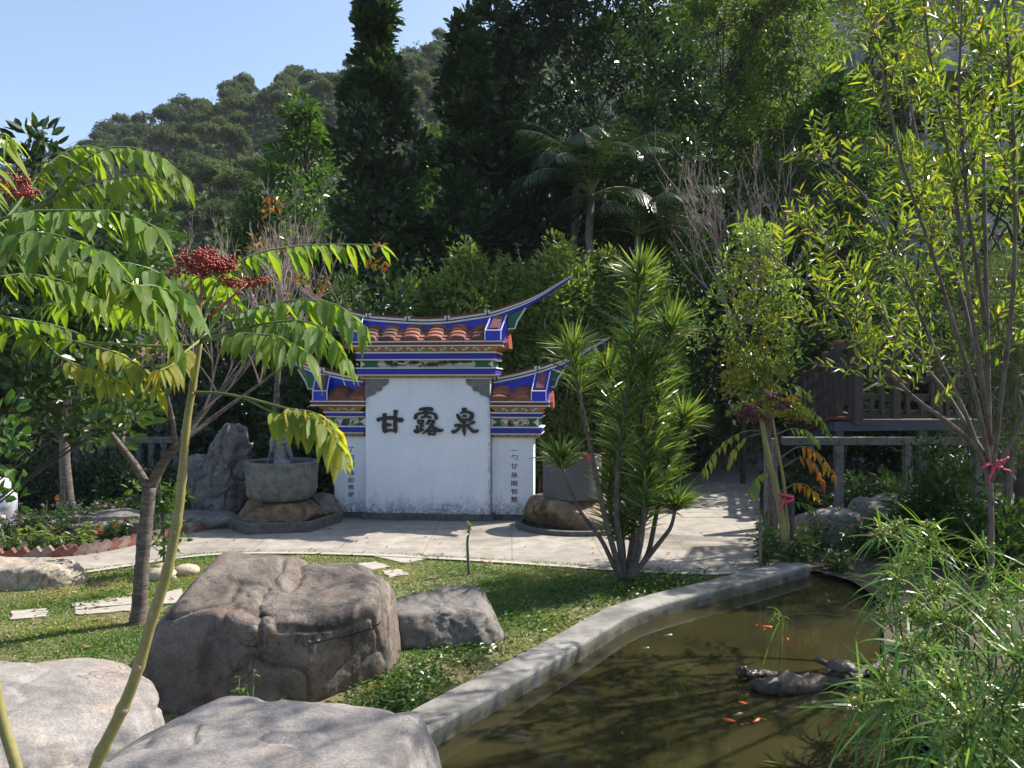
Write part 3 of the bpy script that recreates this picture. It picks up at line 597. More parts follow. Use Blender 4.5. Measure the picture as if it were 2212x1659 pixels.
    m = MB(); m.tube(np.c_[q[1:, 0], np.full(n - 1, ym - .066), q[1:, 1]], .014, 5); gp('wing_trim', m, WHT, rf)
WS = [1.0]
ymc = CT / 2
cc = [(761, 779), (776 + 10, 822 - 4), (826, 864), (874, 914), (924, 966), (974, 1016), (1024, 1054)]
cols = [(775, 800), (820, 862), (870, 913), (922, 966), (972, 1014), (1024, 1054)]
chan = [(801, 819), (863, 869), (914, 921), (967, 971), (1015, 1023)]
cols = [(777, 810), (820, 853), (869, 905), (921, 957), (971, 1008), (1022, 1052)]; chan = [(808, 822), (851, 871), (903, 923), (955, 973), (1006, 1024)]
rf, gm = roof(756, 1088, ymc, (737.5, 748), [(617, 600), (650, 628), (690, 650), (740, 668), (789, 679.5), (877, 686.5), (925, 688.5), (971, 686), (1065, 673), (1110, 659), (1142, 648), (1175, 631), (1200, 616), (1228, 600)], cols, chan, (785, 1060), None, .50, 701, 8)
end_block(rf, gm, 1052, 1086, ymc, 1, 0); end_block(rf, gm, 744, 776, ymc, -1, 0)
WS = [.8]
yms = SB + ST / 2
rf, gm = roof(1062, 1186, yms, (867, 877.5), [(1062, 815), (1069, 814), (1120, 803.5), (1171, 790), (1200, 781), (1225, 772), (1262, 754), (1309, 730)], [(1062, 1099), (1114, 1150)], [(1097, 1116)], (1064, 1166), None, .40, 833, 8)
end_block(rf, gm, 1150, 1181, yms, 1, 0)
rf, gm = roof(664, 784, yms, (867, 877.5), [(560, 728), (603, 766), (640, 783), (663, 791), (702, 799), (745, 808.5), (784, 813)], [(703, 742), (754, 784)], [(740, 756)], (682, 782), None, .40, 833, 8)
end_block(rf, gm, 670, 702, yms, -1, 0)

# ================================================================ ROCKS AND BOULDERS
_ico = {}
def ico(sub):
    if sub not in _ico:
        bm = bmesh.new(); bmesh.ops.create_icosphere(bm, subdivisions=sub, radius=1); _ico[sub] = (np.array([v.co[:] for v in bm.verts]), np.array([[v.index for v in f.verts] for f in bm.faces])); bm.free()
    return _ico[sub]
def rock_mesh(size, seed, sub=6, nplanes=9, planes=(), amp=.06, k=22, freq=2.2, crack=.03, pw=3.4):
    d, f = ico(sub); r_ = np.random.default_rng(seed); acc = ((np.abs(d) ** pw).sum(1) ** (1 / pw)) ** float(k)
    pl = [(nz(r_.normal(size=3)), r_.uniform(.68, .92)) for _ in range(nplanes)] + [(nz(np.array(n_, float)), h) for n_, h in planes]
    for n_, h in pl:
        c = np.maximum(d @ n_, 1e-3); acc += (h / c) ** -float(k)
    p = d * (acc ** (-1.0 / k))[:, None] * np.asarray(size)
    m = np.mean(size); q = p / m
    p = p + d * (amp * m * fbm(q * freq, 5, seed))[:, None]
    rid = 1 - np.abs(fbm(q * freq * .7 + 9, 3, seed + 3)); p = p - d * (crack * m * np.clip((rid - .86) / .14, 0, 1) ** 1.5)[:, None]
    p += d * (amp * .12 * m * fbm(q * 14, 3, seed + 8))[:, None]
    return p, f
def rock(name, label, cat, c, size, seed, mat, rot=0, group=None, **kw):
    box = kw.pop('box', None); p, f = rock_mesh(size, seed, **kw); ca, sa = math.cos(rot), math.sin(rot); p = np.stack([p[:, 0]*ca - p[:, 1]*sa, p[:, 0]*sa + p[:, 1]*ca, p[:, 2]], -1) + np.asarray(c)
    if box is not None:
        lo, hi = np.array(box[0::2]), np.array(box[1::2]); a, b = p.min(0), p.max(0); p = lo + (p - a) / (b - a) * (hi - lo); c = ((lo + hi) / 2)
    mb = MB(); mb.add(p, f); o = mb.build(name, mat, origin=c, smooth=True); return tag(o, label, cat, group)
RK_BIG = rockmat('boulder_brown', (.092, .075, .064), (.22, .182, .156), st=.8, sc=1.0, warm=(.16, .105, .07))
RK_GREY = rockmat('boulder_grey', (.15, .14, .138), (.275, .256, .242), stain=(.07, .058, .06), st=.45, sc=1.0, warm=(.33, .27, .22), bump=.4)
RK_PALE = rockmat('boulder_pale', (.26, .215, .16), (.48, .43, .355), stain=(.06, .05, .04), st=.45, sc=2.2, warm=(.42, .30, .17))
RK_DARK = rockmat('boulder_dark', (.10, .09, .085), (.22, .205, .19), st=.5, sc=1.4, warm=(.16, .12, .09))
RK_LIME = rockmat('scholar_stone', (.06, .058, .058), (.20, .195, .195), stain=(.03, .03, .032), st=.7, sc=1.6)
RK_OCH = rockmat('wet_ochre_rock', (.11, .07, .038), (.28, .20, .11), stain=(.03, .02, .015), st=.75, sc=1.7, warm=(.23, .09, .035), rough=.45)
RK_RIVER = rockmat('river_cobble', (.36, .29, .20), (.52, .44, .32), st=.0, sc=4, bump=.15)

def hero_boulder():
    p, f = rock_mesh((1.0, .86, .80), 12, sub=7, nplanes=2, amp=.03, k=26, planes=[((.02, -.30, 1), .64), ((.05, .25, 1), .78), ((-.25, -1, .16), .80), ((.45, -1, .10), .82), ((1, .0, .06), .84), ((-.9, -.1, .50), .80), ((-.5, -.5, .75), .90), ((.7, .2, .9), .93)], crack=.03)
    cl = p[:, 0] - (.02 + .34 * (p[:, 2] - .3) + .07 * np.sin(p[:, 2] * 9) + .10 * fbm(p * 3, 3, 4)); g = np.exp(-np.abs(cl / .034) ** 1.3) * np.clip((p[:, 2] + .1) * 1.8, 0, 1) * (p[:, 1] < .3); p = p - nz(p) * (g * .05 * (.5 + .8 * np.clip(fbm(p * 2.3, 2, 31) + .4, 0, 1)))[:, None]; st_ = np.clip((p[:, 0] - .02 - .2 * p[:, 1]) / .10, 0, 1) * (p[:, 2] > .2); p[:, 2] -= .045 * st_ * (1 - st_ * .2)
    g2 = np.exp(-((p[:, 0] - .30) / .30) ** 2 - ((p[:, 1] + .05) / .26) ** 2) * (p[:, 2] > .3); p[:, 2] -= g2 * .07
    rg = np.exp(-((p[:, 0] + .15 - .6 * p[:, 1]) / .06) ** 2) * (p[:, 2] > .35); p[:, 2] -= rg * .012
    lo, hi = np.array([-2.76, 5.12, -.55]), np.array([-.89, 6.80, .89]); a, b = p.min(0), p.max(0); p = lo + (p - a) / (b - a) * (hi - lo); c = (lo + hi) / 2
    mb = MB(); mb.add(p, f); o = mb.build('boulder', RK_BIG, origin=c, smooth=True)
    return tag(o, 'huge brown boulder with a dark cleft down its front, tallest stone on the lawn', 'boulder')
hero_boulder()
rock('boulder', 'long low dark brown rock lying on the grass right of the huge boulder', 'boulder', (0, 0, 0), (.56, .40, .36), 21, RK_DARK, rot=.12, nplanes=3, planes=[((0, -.1, 1), .62), ((0, -1, .25), .74), ((1, 0, .4), .82)], sub=6, amp=.06, pw=2.5, box=(-1.12, -.06, 6.5, 7.5, -.25, .345))
rock('boulder', 'broad pale grey boulder with sloping top at the lower left corner', 'boulder', (0, 0, 0), (1.12, .95, .80), 33, RK_GREY, rot=.1, nplanes=2, planes=[((.10, .12, 1), .70), ((.75, -.1, .75), .74), ((.3, -1, .3), .8), ((1, .1, .1), .9)], sub=7, amp=.028, k=26, box=(-3.75, -1.66, 2.7, 4.5, -.2, .79))
rock('boulder', 'flat topped grey boulder at the bottom edge beside the pond kerb', 'boulder', (0, 0, 0), (.86, .82, .66), 47, RK_GREY, rot=-.05, nplanes=1, planes=[((.0, .02, 1), .66), ((1, -.1, .12), .86), ((.15, 1, .5), .84), ((-.6, .2, .8), .82), ((0, -1, .1), .8)], sub=7, amp=.02, k=26, box=(-2.02, -.31, 2.4, 4.22, -.3, .71))
rock('boulder', 'pale cream log shaped rock lying on the lawn by the brick edging', 'boulder', (-5.15, 8.72, .17), (.76, .34, .27), 52, RK_PALE, rot=.06, nplanes=3, planes=[((0, -.2, 1), .84), ((0, -1, .1), .86), ((1, 0, .1), .93)], sub=6, amp=.05, pw=2.6, box=(-6.4, -4.72, 8.35, 9.0, -.22, .29))
rock('boulder', 'flat dark grey rock sunk in the flower bed behind the brick edging', 'boulder', (-5.95, 11.9, .05), (1.0, .55, .26), 61, RK_DARK, rot=.1, nplanes=4, planes=[((0, -.1, 1), .7)], sub=6)
rock('boulder', 'flat grey stone at the path edge in front of the tall grey rock', 'boulder', (-4.75, 12.25, .04), (.62, .4, .22), 66, RK_DARK, nplanes=4, planes=[((0, 0, 1), .7)], sub=5)
for (u, v, D, sx, sy, sz, lab) in ((348, 1249, 8.9, .17, .12, .09, 'oval buff cobble on the grass left of the thin green stem'), (403, 1237, 9.15, .145, .12, .075, 'rounded buff cobble on the grass right of the thin green stem'), (352, 1236, 9.3, .13, .10, .08, 'buff cobble lying behind the oval one on the grass'), (372, 1248, 8.95, .05, .05, .04, 'smallest reddish cobble between the two rounded ones')):
    q = gx(u, v + 4, 0); rock('cobble', lab, 'stone', (q[0], q[1], sz * .6), (sx, sy, sz), int(u), RK_RIVER, nplanes=1, sub=4, amp=.03, crack=0, pw=2.2, group='river cobbles on the lawn')
# tall scholar rock beside the basin
p, f = rock_mesh((.44, .36, .9), 71, sub=7, nplanes=5, amp=.075, k=20, freq=2.2, crack=.10, pw=3.0, planes=[((.1, 0, 1), .84), ((-.9, -.2, .45), .72), ((0, -1, .05), .8)])
p[:, 0] += .12 * p[:, 2]; lo, hi = np.array([-5.16, 12.55, -.1]), np.array([-4.22, 13.25, 1.56]); a, b = p.min(0), p.max(0); p = lo + (p - a) / (b - a) * (hi - lo)
c = (lo + hi) / 2; mb = MB(); mb.add(p, f); tag(mb.build('scholar_rock', RK_LIME, origin=c, smooth=True), 'tall fissured grey rock standing left of the statue basin', 'rock')
rock('scholar_rock', 'lower dark fissured rock leaning behind the tall grey rock', 'rock', (-5.15, 13.35, .45), (.42, .35, .62), 77, RK_LIME, nplanes=7, amp=.12, crack=.1, sub=6)
rock('boulder', 'long grey boulder on the bank under the dark railing, right one of two', 'boulder', (5.35, 10.9, .24), (.85, .5, .42), 83, RK_DARK, rot=-.05, nplanes=5, planes=[((0, -.2, 1), .8)], sub=6)
rock('boulder', 'smaller pale grey boulder on the bank beside the larger one, left of it', 'boulder', (4.35, 10.9, .22), (.42, .36, .33), 88, RK_GREY, nplanes=5, planes=[((0, -.2, 1), .85)], sub=6)

# ================================================================ STEPPING STONES
t = NT('slab_stone'); co = t.coord(); n = t.noise(co, 5, 6, .7); n2 = t.noise(co, 70, 3, .8); t.col(t.mix(.6, t.ramp(n, [(.3, (.28, .25, .215)), (.7, (.42, .385, .34))]), t.ramp(n2, [(.3, .6), (.7, 1.3)]), 'MULTIPLY')).rough(.9); t.bump(n2, .4, .005); SLAB = t.m
slabs = [([(24, 1323), (100, 1317), (107, 1334), (27, 1341)], 'small rough slab at the far left of the lawn'), ([(152, 1307), (285, 1291), (284, 1307), (165, 1319)], 'long rough slab left of the banded tree trunk, farther of a pair'), ([(160, 1321), (290, 1309), (283, 1322), (168, 1331)], 'narrow rough slab left of the banded tree trunk, nearer of a pair'),
         ([(352, 1283), (395, 1275), (392, 1304), (342, 1308)], 'rough slab partly hidden between green stem and huge boulder'), ([(808, 1204), (862, 1199), (918, 1210), (872, 1219)], 'pale slab at the paving edge, farthest of the stepping stones'), ([(772, 1220), (812, 1215), (846, 1226), (800, 1234)], 'pale slab just above the huge boulder'), ([(826, 1236), (862, 1231), (884, 1243), (840, 1250)], 'small pale slab sunk in grass right of the huge boulder top')]
SLABP = []
for q, lab in slabs:
    P = np.array([gx(u, v)[:2] for u, v in q]); c = P.mean(0); SLABP.append(P)
    PP = []
    for a in range(4):
        for tt in np.linspace(0, 1, 6)[:-1]: PP.append(P[a] * (1 - tt) + P[(a + 1) % 4] * tt + rng.normal(0, .012, 2))
    mb = MB(); PP = np.array(PP)
    ar = np.sum(PP[:, 0] * np.roll(PP[:, 1], -1) - np.roll(PP[:, 0], -1) * PP[:, 1])
    if ar < 0: PP = PP[::-1]
    mb.prism(PP, -.02, .016); tag(mb.build('stepping_stone', SLAB, origin=(c[0], c[1], 0)), lab, 'stepping stone', 'stepping stones across the lawn')

# ================================================================ BRICK EDGING
BR = simple('edging_brick', (.17, .062, .05), .85, .35, 18, .3)
BR2 = simple('edging_brick_pale', (.21, .15, .125), .85, .3, 18, .3)
line = smooth_line(np.array([gx(u, v)[:2] for u, v in ((-40, 1213), (80, 1207), (178, 1201), (227, 1193), (297, 1177), (370, 1160), (440, 1146))]), 23)
for k in range(len(line) - 1):
    a = line[k]; d = nz(line[k + 1] - line[k]); th = R(34) + rng.normal(0, .05)
    ax = np.array([d[0] * math.cos(th), d[1] * math.cos(th), math.sin(th)]); ay = np.array([-d[1], d[0], 0]); az = np.cross(ax, ay)
    mb = MB(); c = np.array([a[0], a[1], .055]); mb.obox(c, ax, ay, az, .105, .05, .052)
    mm = [BR, BR, BR2][int(rng.integers(3))] if k % 4 else BR2
    tag(mb.build('brick', mm, origin=c, bevel=.005), 'reddish brick set aslant in the sawtooth edging of the flower bed' if mm is BR else 'pale worn brick set aslant in the sawtooth edging of the flower bed', 'brick', 'sawtooth bricks edging the flower bed' if mm is BR else 'pale bricks in the sawtooth edging')

# ================================================================ BASINS
BAS = rockmat('rough_basin_stone', (.085, .09, .085), (.20, .205, .195), stain=(.045, .05, .04), st=.5, sc=2.2)
GRAN = None
t = NT('grey_granite'); co = t.coord(); n2 = t.noise(co, 130, 2, .8); n = t.noise(co, 2, 4); t.col(t.mix(.8, t.ramp(n, [(.3, (.075, .075, .08)), (.7, (.11, .11, .115))]), t.ramp(n2, [(.35, .5), (.65, 1.5)]), 'MULTIPLY')).rough(.75); t.bump(n2, .3, .004); GRAN = t.m
CURB = rockmat('dark_curb', (.06, .06, .058), (.15, .148, .14), st=.5, sc=3)
t = NT('basin_water'); t.col((.02, .025, .028)).rough(.04); t.bump(t.noise(t.coord(), 20, 3), .3, .01); BW = t.m
b0 = np.array([(609 - CX) / F * 12.35, 12.35, 0])
bas = thing('stone_basin', 'rough round stone water basin on a rock with a small statue in it', 'basin', b0)
mb = MB(); prof = [(.36, .40), (.445, .415), (.50, .47), (.532, .60), (.553, .80), (.575, .985), (.565, 1.0), (.50, 1.0), (.49, .93), (.48, .9)]
q = []; pr = np.array(prof); tt = np.linspace(0, len(pr) - 1, 40); prs = np.stack([np.interp(tt, np.arange(len(pr)), pr[:, k]) for k in (0, 1)], -1)
mb.lathe(prs, b0, 72); V = mb.v[0]; d = nz((V - b0) * [1, 1, 0]); am = fbm(V * 5, 4, 2) * .028 * ((V[:, 2] < .97)); V += d * am[:, None]; mb.build('bowl', BAS, bas, smooth=True)
mb = MB(); mb.lathe([(.002, .955), (.495, .955), (.495, .93)], b0, 48); mb.build('water_surface', BW, bas, smooth=False)
bs_ = thing('basin_pedestal_rock', 'wet ochre rock carrying the rough round basin', 'rock', b0 + [.1, -.05, .12])
bpy.data.objects.remove(bs_)
rock('pedestal_rock', 'wet ochre rock carrying the rough round statue basin', 'rock', b0 + [.06, -.02, .17], (.66, .52, .30), 91, RK_OCH, nplanes=6, planes=[((0, 0, 1), .78), ((0, -1, .1), .86)], sub=6, amp=.05)
rock('boulder', 'dark rock wedged between the wall and the statue basin', 'rock', b0 + [.62, .35, .22], (.26, .24, .24), 93, RK_DARK, sub=5)
def curb_ring(label, c, r, n, rot, hgt=.13, sy=1.0, sub=1):
    a = np.linspace(0, 2*np.pi, n, endpoint=False) + rot; o_ = np.stack([np.cos(a) * r, np.sin(a) * r * sy], -1); i_ = o_ * (1 - .10 / r)
    mb = MB(); N = len(a); V = np.concatenate([np.c_[o_, np.full(N, -.02)], np.c_[o_, np.full(N, hgt)], np.c_[i_, np.full(N, hgt)], np.c_[i_, np.full(N, .03)]]) + np.asarray(c)
    i = np.arange(N); j = (i + 1) % N
    mb.add(V, [np.stack([i + a0*N, j + a0*N, j + (a0+1)*N, i + (a0+1)*N], -1) for a0 in range(3)]); o = mb.build('curb', CURB, origin=c, bevel=.012)
    mb2 = MB(); mb2.add(np.c_[i_, np.full(N, .04)] + np.asarray(c), np.arange(N)[None]); w_ = mb2.build('basin_floor', BW, o, origin=c)
    return tag(o, label, 'curb')
curb_ring('dark six sided stone curb round the foot of the statue basin', (b0[0] + .03, b0[1] - .05, .012), .90, 6, R(12), .15)
c0 = np.array([(1236 - CX) / F * 12.2, 12.2, 0])
cyl = thing('granite_basin', 'smooth grey granite cylinder basin standing on a wet rock right of the wall', 'basin', c0)
mb = MB(); mb.lathe([(.36, .445), (.435, .45), (.45, .46), (.45, 1.095), (.445, 1.10), (.38, 1.10), (.375, 1.09), (.37, 1.02)], c0, 96); mb.build('bowl', GRAN, cyl, smooth=False, bevel=0)
mb = MB(); mb.lathe([(.002, 1.06), (.376, 1.06), (.376, 1.03)], c0, 48); mb.build('water_surface', BW, cyl)
rock('pedestal_rock', 'large wet brown and cream rock under the granite cylinder', 'rock', c0 + [.05, -.05, .20], (.80, .58, .33), 97, RK_OCH, nplanes=4, planes=[((0, 0, 1), .80), ((0, -1, .1), .86), ((-1, -.2, .3), .9)], sub=6, amp=.05)
curb_ring('low dark round curb ring round the foot of the granite cylinder', (c0[0] + .06, c0[1] - .06, .012), .94, 40, 0, .07, .9)
# red ladle
RED = simple('red_plastic', (.62, .02, .03), .35, .1, 5, 0)
ld = thing('ladle', 'red plastic ladle cup hanging on the rim of the granite cylinder', 'ladle', c0 + [.20, -.36, 1.06])
mb = MB(); q = c0 + [.20, -.36, 1.06]; mb.lathe([(.001, 0), (.045, 0), (.052, .09), (.047, .09), (.042, .006), (.001, .006)], q, 24); mb.build('cup', RED, ld, smooth=False)
mb = MB(); mb.tube([q + [.045, 0, .085], q + [.10, .05, .10], q + [.30, .2, .08]], .007, 6); mb.build('handle', RED, ld)
# statue in the basin
STAT = rockmat('statue_stone', (.16, .17, .18), (.30, .31, .33), st=.2, sc=6)
sb = b0 + [-.03, .02, .95]
st = thing('statue', 'small grey stone statue of a robed figure pouring water, standing in the rough basin', 'statue', sb)
mb = MB()
for z, rx, ry, cx_ in [] : pass
rows = [(0, .135, .105, .02), (.03, .13, .10, .02), (.06, .105, .085, .015), (.14, .095, .078, .01), (.22, .105, .082, .01), (.30, .10, .078, .0), (.36, .088, .068, -.005), (.42, .10, .07, -.005), (.47, .105, .066, -.005), (.51, .085, .055, -.003), (.535, .042, .04, 0), (.56, .036, .036, 0), (.585, .048, .05, 0), (.615, .055, .057, 0), (.65, .052, .055, 0), (.68, .042, .046, .0), (.71, .028, .03, 0), (.725, .008, .008, 0)]
k = 40; a = np.linspace(0, 2*np.pi, k, endpoint=False); Vs = []
for z, rx, ry, cx_ in rows:
    fold = 1 + .06 * np.sin(a * 7 + z * 9) * (1 if z < .45 else 0); Vs.append(np.c_[cx_ + rx * fold * np.cos(a), ry * fold * np.sin(a), np.full(k, z)])
V = np.array(Vs).reshape(-1, 3) + sb; n = len(rows); i = np.arange(n - 1)[:, None] * k; j = np.arange(k)[None]; j2 = (j + 1) % k
mb.add(V, [np.stack([i + j, i + j2, i + k + j2, i + k + j], -1).reshape(-1, 4), np.arange(k)[::-1], np.arange(k) + (n - 1) * k])
for pts, rr in (([(-.09, -.01, .46), (-.125, -.05, .36), (-.10, -.10, .29), (-.05, -.11, .30)], [.035, .036, .03, .018]), ([(.09, -.01, .46), (.12, -.05, .37), (.085, -.10, .33), (.03, -.105, .35)], [.035, .036, .03, .018]), ([(.115, -.05, .36), (.135, -.04, .26), (.17, -.02, .13), (.19, -.01, .10)], [.034, .04, .035, .02]), ([(-.115, -.05, .36), (-.12, -.05, .28), (-.115, -.04, .20)], [.034, .036, .02]), ([(0, -.055, .615), (0, -.062, .60)], [.012, .008]), ([(-.012, .01, .69), (0, .015, .76)], [.03, .018])):
    mb.tube(np.array(pts) + sb, rr, 10)
o = mb.build('figure', STAT, st, smooth=True); md = o.modifiers.new('fuse', 'REMESH'); md.mode = 'VOXEL'; md.voxel_size = .007; md.use_smooth_shade = True
mb = MB(); hv = sb + [-.095, -.125, .30]; mb.lathe([(.006, -.05), (.02, -.04), (.024, -.01), (.012, .015), (.014, .03), (.004, .03)], hv, 14); mb.build('vase', STAT, st, smooth=True)
t = NT('falling_water'); t.col((.8, .85, .9)).rough(.1); t.b.inputs['Transmission Weight'].default_value = .6; t.b.inputs['IOR'].default_value = 1.33; FW = t.m
mb = MB(); p0 = sb + [-.105, -.13, .26]
for k in range(16):
    tt = k / 15; c = p0 + [-.05 * tt, -.02 * tt, -.25 * tt ** 1.4]; d, f = ico(1); mb.add(d * [.006, .006, .011] + c, f)
o = mb.build('water_stream', FW, smooth=True, origin=p0); tag(o, 'thin broken stream of water falling from the statue vase into the basin', 'water'); o['kind'] = 'stuff'

# white carved statue at the left edge
MARB = simple('white_marble', (.66, .68, .72), .5, .1, 5, .1)
w0 = gx(-6, 1143, 0); ws = thing('statue', 'white marble carving with rounded shoulder at the left edge above the flowers', 'statue', w0)
mb = MB(); rows = [(0, .24, .2), (.05, .26, .22), (.10, .22, .19), (.2, .25, .21), (.32, .28, .23), (.45, .29, .24), (.58, .28, .23), (.68, .25, .21), (.745, .19, .16), (.775, .10, .09), (.79, .02, .02)]
k = 36; a = np.linspace(0, 2*np.pi, k, endpoint=False); Vs = [np.c_[rx * np.cos(a) * (1 + .05 * np.sin(3*a + z*6)), ry * np.sin(a), np.full(k, z)] for z, rx, ry in rows]; V = np.array(Vs).reshape(-1, 3) + w0; n = len(rows); i = np.arange(n - 1)[:, None] * k; j = np.arange(k)[None]; j2 = (j + 1) % k
mb.add(V, [np.stack([i + j, i + j2, i + k + j2, i + k + j], -1).reshape(-1, 4), np.arange(k)[::-1], np.arange(k) + (n - 1) * k])
o = mb.build('figure', MARB, ws, smooth=True); md = o.modifiers.new('s', 'SUBSURF'); md.levels = md.render_levels = 2
mb = MB(); mb.tube(np.array([(.20, -.12, .62), (.24, -.18, .42), (.12, -.24, .30), (-.05, -.25, .32)]) + w0, [.075, .07, .06, .04], 12); mb.tube(np.array([(-.2, -.2, .2), (.05, -.235, .16), (.22, -.16, .22)]) + w0, [.03, .035, .03], 8); o = mb.build('folded_arm', MARB, ws, smooth=True)

# ================================================================ RAILINGS, FENCES, BUILDINGS
DKW = simple('dark_timber', (.075, .062, .056), .7, .4, 14, .3); CAP = simple('post_cap', (.24, .09, .045), .7, .3, 10, .2); STEEL = simple('blue_grey_steel', (.06, .075, .11), .5, .2, 8, .1); REDW = simple('red_brown_board', (.16, .05, .04), .7, .3, 10, .2)
PIPE = simple('pale_pipe', (.55, .53, .48), .5, .15, 8, .05)
lat = thing('lattice_railing', 'dark timber lattice railing with orange post caps climbing beside the stair deck', 'railing', px(1850, 899, 14))
def post(u0, u1, v0, v1, D, capm=True):
    a, b = px(u0, v0, D), px(u1, v1, D); w_ = (b[0] - a[0]) / 2; c = (a[0] + b[0]) / 2
    mb = MB(); mb.box(c - w_, c + w_, D - w_, D + w_, b[2], a[2] - .05); mb.build('post', DKW, lat, bevel=.006)
    if capm: mb = MB(); mb.box(c - w_ * 1.1, c + w_ * 1.1, D - w_ * 1.1, D + w_ * 1.1, a[2] - .05, a[2] + .02); mb.build('post_cap', CAP, lat, bevel=.006)
posts = [(1844, 1861, 724, 917, 14.0), (1804, 1820, 738, 905, 14.3), (1779, 1792, 762, 925, 14.9), (1757, 1768, 784, 938, 15.5), (1735, 1746, 802, 948, 16.1), (1717, 1727, 818, 955, 16.7), (1701, 1709, 832, 960, 17.3)]
for p in posts: post(*p)
for u in (1935, 2025, 2110): post(u - 8, u + 8, 735, 905, 14.0)
def bar(u0, v0, D0, u1, v1, D1, h=.065, th=.03, m=DKW, nm='rail'):
    a, b = px(u0, v0, D0), px(u1, v1, D1); d = b - a; L = np.linalg.norm(d); ax = d / L; ay = nz(np.cross([0, 0, 1], ax)); az = np.cross(ax, ay); mb = MB(); mb.obox((a + b) / 2, ax, ay, az, L / 2, th, h, 0); mb.build(nm, m, lat)
for fr in (.08, .30, .52, .74, .94):
    for a, b in zip(posts[:-1], posts[1:]): bar((a[0]+a[1])/2, a[2] + (a[3]-a[2]) * fr, a[4], (b[0]+b[1])/2, b[2] + (b[3]-b[2]) * fr, b[4])
    bar(1852, 724 + 193 * fr * .93, 14.03, 2120, 735 + 170 * fr, 14.03)
for k in range(9):
    u = 1878 + k * 27; f0, f1 = ((.08, .52), (.52, .94))[k % 2]; bar(u, 735 + 170 * f0, 13.99, u + .1, 735 + 170 * f1, 13.99, .03, .05, DKW, 'slat')
    f0, f1 = ((.74, .94), (.08, .30))[k % 2]; bar(u + 4, 735 + 170 * f0, 13.98, u + 4.1, 735 + 170 * f1, 13.98, .03, .05, DKW, 'slat')
for k, (a, b) in enumerate(zip(posts[:-1], posts[1:])):       # staggered short uprights between the rails
    for j, (f0, f1) in enumerate(((.08, .52), (.30, .74), (.52, .94))):
        s = (.3, .66)[(j + k) % 2]; u = a[0] * (1 - s) + b[0] * s + 6; D = a[4] * (1 - s) + b[4] * s; t0 = a[2] * (1-s) + b[2] * s; t1 = a[3] * (1-s) + b[3] * s
        bar(u, t0 + (t1 - t0) * f0, D - .03, u + .1, t0 + (t1 - t0) * f1, D - .03, .03, .055, DKW, 'slat')
dk = thing('stair_deck', 'dark stair deck with red brown edge board and steel beam under the lattice railing', 'deck', px(1900, 925, 14.2))
def seg(nm, m, u0, v0, D0, u1, v1, D1, h, th):
    a, b = px(u0, v0, D0), px(u1, v1, D1); d = b - a; L = np.linalg.norm(d); ax = d / L; ay = nz(np.cross([0, 0, 1], ax)); az = np.cross(ax, ay); mb = MB(); mb.obox((a + b) / 2, ax, ay, az, L / 2, th, h); return mb.build(nm, m, dk)
seg('edge_board', REDW, 1800, 903, 14.1, 2140, 899, 14.1, .025, .05); seg('beam', STEEL, 1800, 921, 14.12, 2140, 917, 14.12, .085, .04)
seg('edge_board', REDW, 1800, 903, 14.12, 1690, 958, 17.4, .025, .05); seg('beam', STEEL, 1800, 921, 14.14, 1690, 975, 17.4, .085, .04)
for u in (1812, 1990): a = px(u, 930, 14.2); mb = MB(); mb.box(a[0] - .07, a[0] + .07, 14.15, 14.29, 0, a[2]); mb.build('leg', STEEL, dk)
a = px(1800, 905, 14.2); b = px(2140, 905, 14.2); mb = MB(); mb.box(a[0] + .1, b[0], 14.2, 18, a[2] - .06, a[2] - .01); mb.build('decking', DKW, dk)
# pale handrail pipe seen behind the lattice
hp = MB(); hp.tube([px(1830, 794, 15), px(2080, 792, 15)], .03, 8); hp.tube([px(1850, 850, 15), px(1930, 812, 15)], .02, 8); tag(hp.build('handrail', PIPE, smooth=True, origin=px(1900, 794, 15)), 'pale pipe handrail running behind the dark lattice', 'handrail')
CONC = rockmat('weathered_concrete', (.10, .098, .09), (.22, .215, .20), st=.5, sc=3)
cf = thing('concrete_fence', 'weathered concrete post and rail fence along the right bank below the deck', 'fence', px(1900, 952, 12))
mb = MB(); a, b = px(1690, 944, 12), px(2230, 961, 12); mb.box(a[0], b[0], 11.93, 12.07, b[2], a[2]); mb.build('rail', CONC, cf, bevel=.01)
for u in (1665, 1812, 1960, 2110): a = px(u, 944, 12); mb = MB(); wd = .055 if u != 1665 else .09; mb.box(a[0] - wd, a[0] + wd, 11.94, 12.06, -.05, a[2] - .12 - (0 if u != 1665 else -.1)); mb.build('post', CONC, cf, bevel=.008)
# balustrade at left back
bl = thing('balustrade', 'dark weathered concrete balustrade behind the left flower bed', 'fence', px(280, 955, 15.2))
a, b = px(150, 944, 15.2), px(400, 957, 15.2); mb = MB(); mb.box(a[0], b[0], 15.1, 15.3, b[2], a[2]); mb.build('rail', CONC, bl, bevel=.01)
mb = MB(); mb.box(a[0], b[0], 15.12, 15.28, -.02, .3); mb.build('base', CONC, bl)
for k in range(9): x = a[0] + .15 + k * (b[0] - a[0] - .3) / 8; mb = MB(); mb.box(x - .06, x + .06, 15.14, 15.26, .3, b[2]); mb.build('baluster', CONC, bl)
# low rubble wall beside the path
mb = MB(); q0 = px(1535, 905, 18.5); V, f = rock_mesh((1.5, .3, .62), 140, sub=6, nplanes=3, planes=[((0, 0, 1), .8), ((0, -1, 0), .8)], amp=.10, crack=.15, freq=4); mb.add(V + [q0[0] + .3, 18.9, .7], f); tag(mb.build('rubble_wall', RK_DARK, smooth=True, origin=(q0[0], 18.9, .5)), 'low dark rubble stone wall at the far end of the path', 'wall')['kind'] = 'thing'

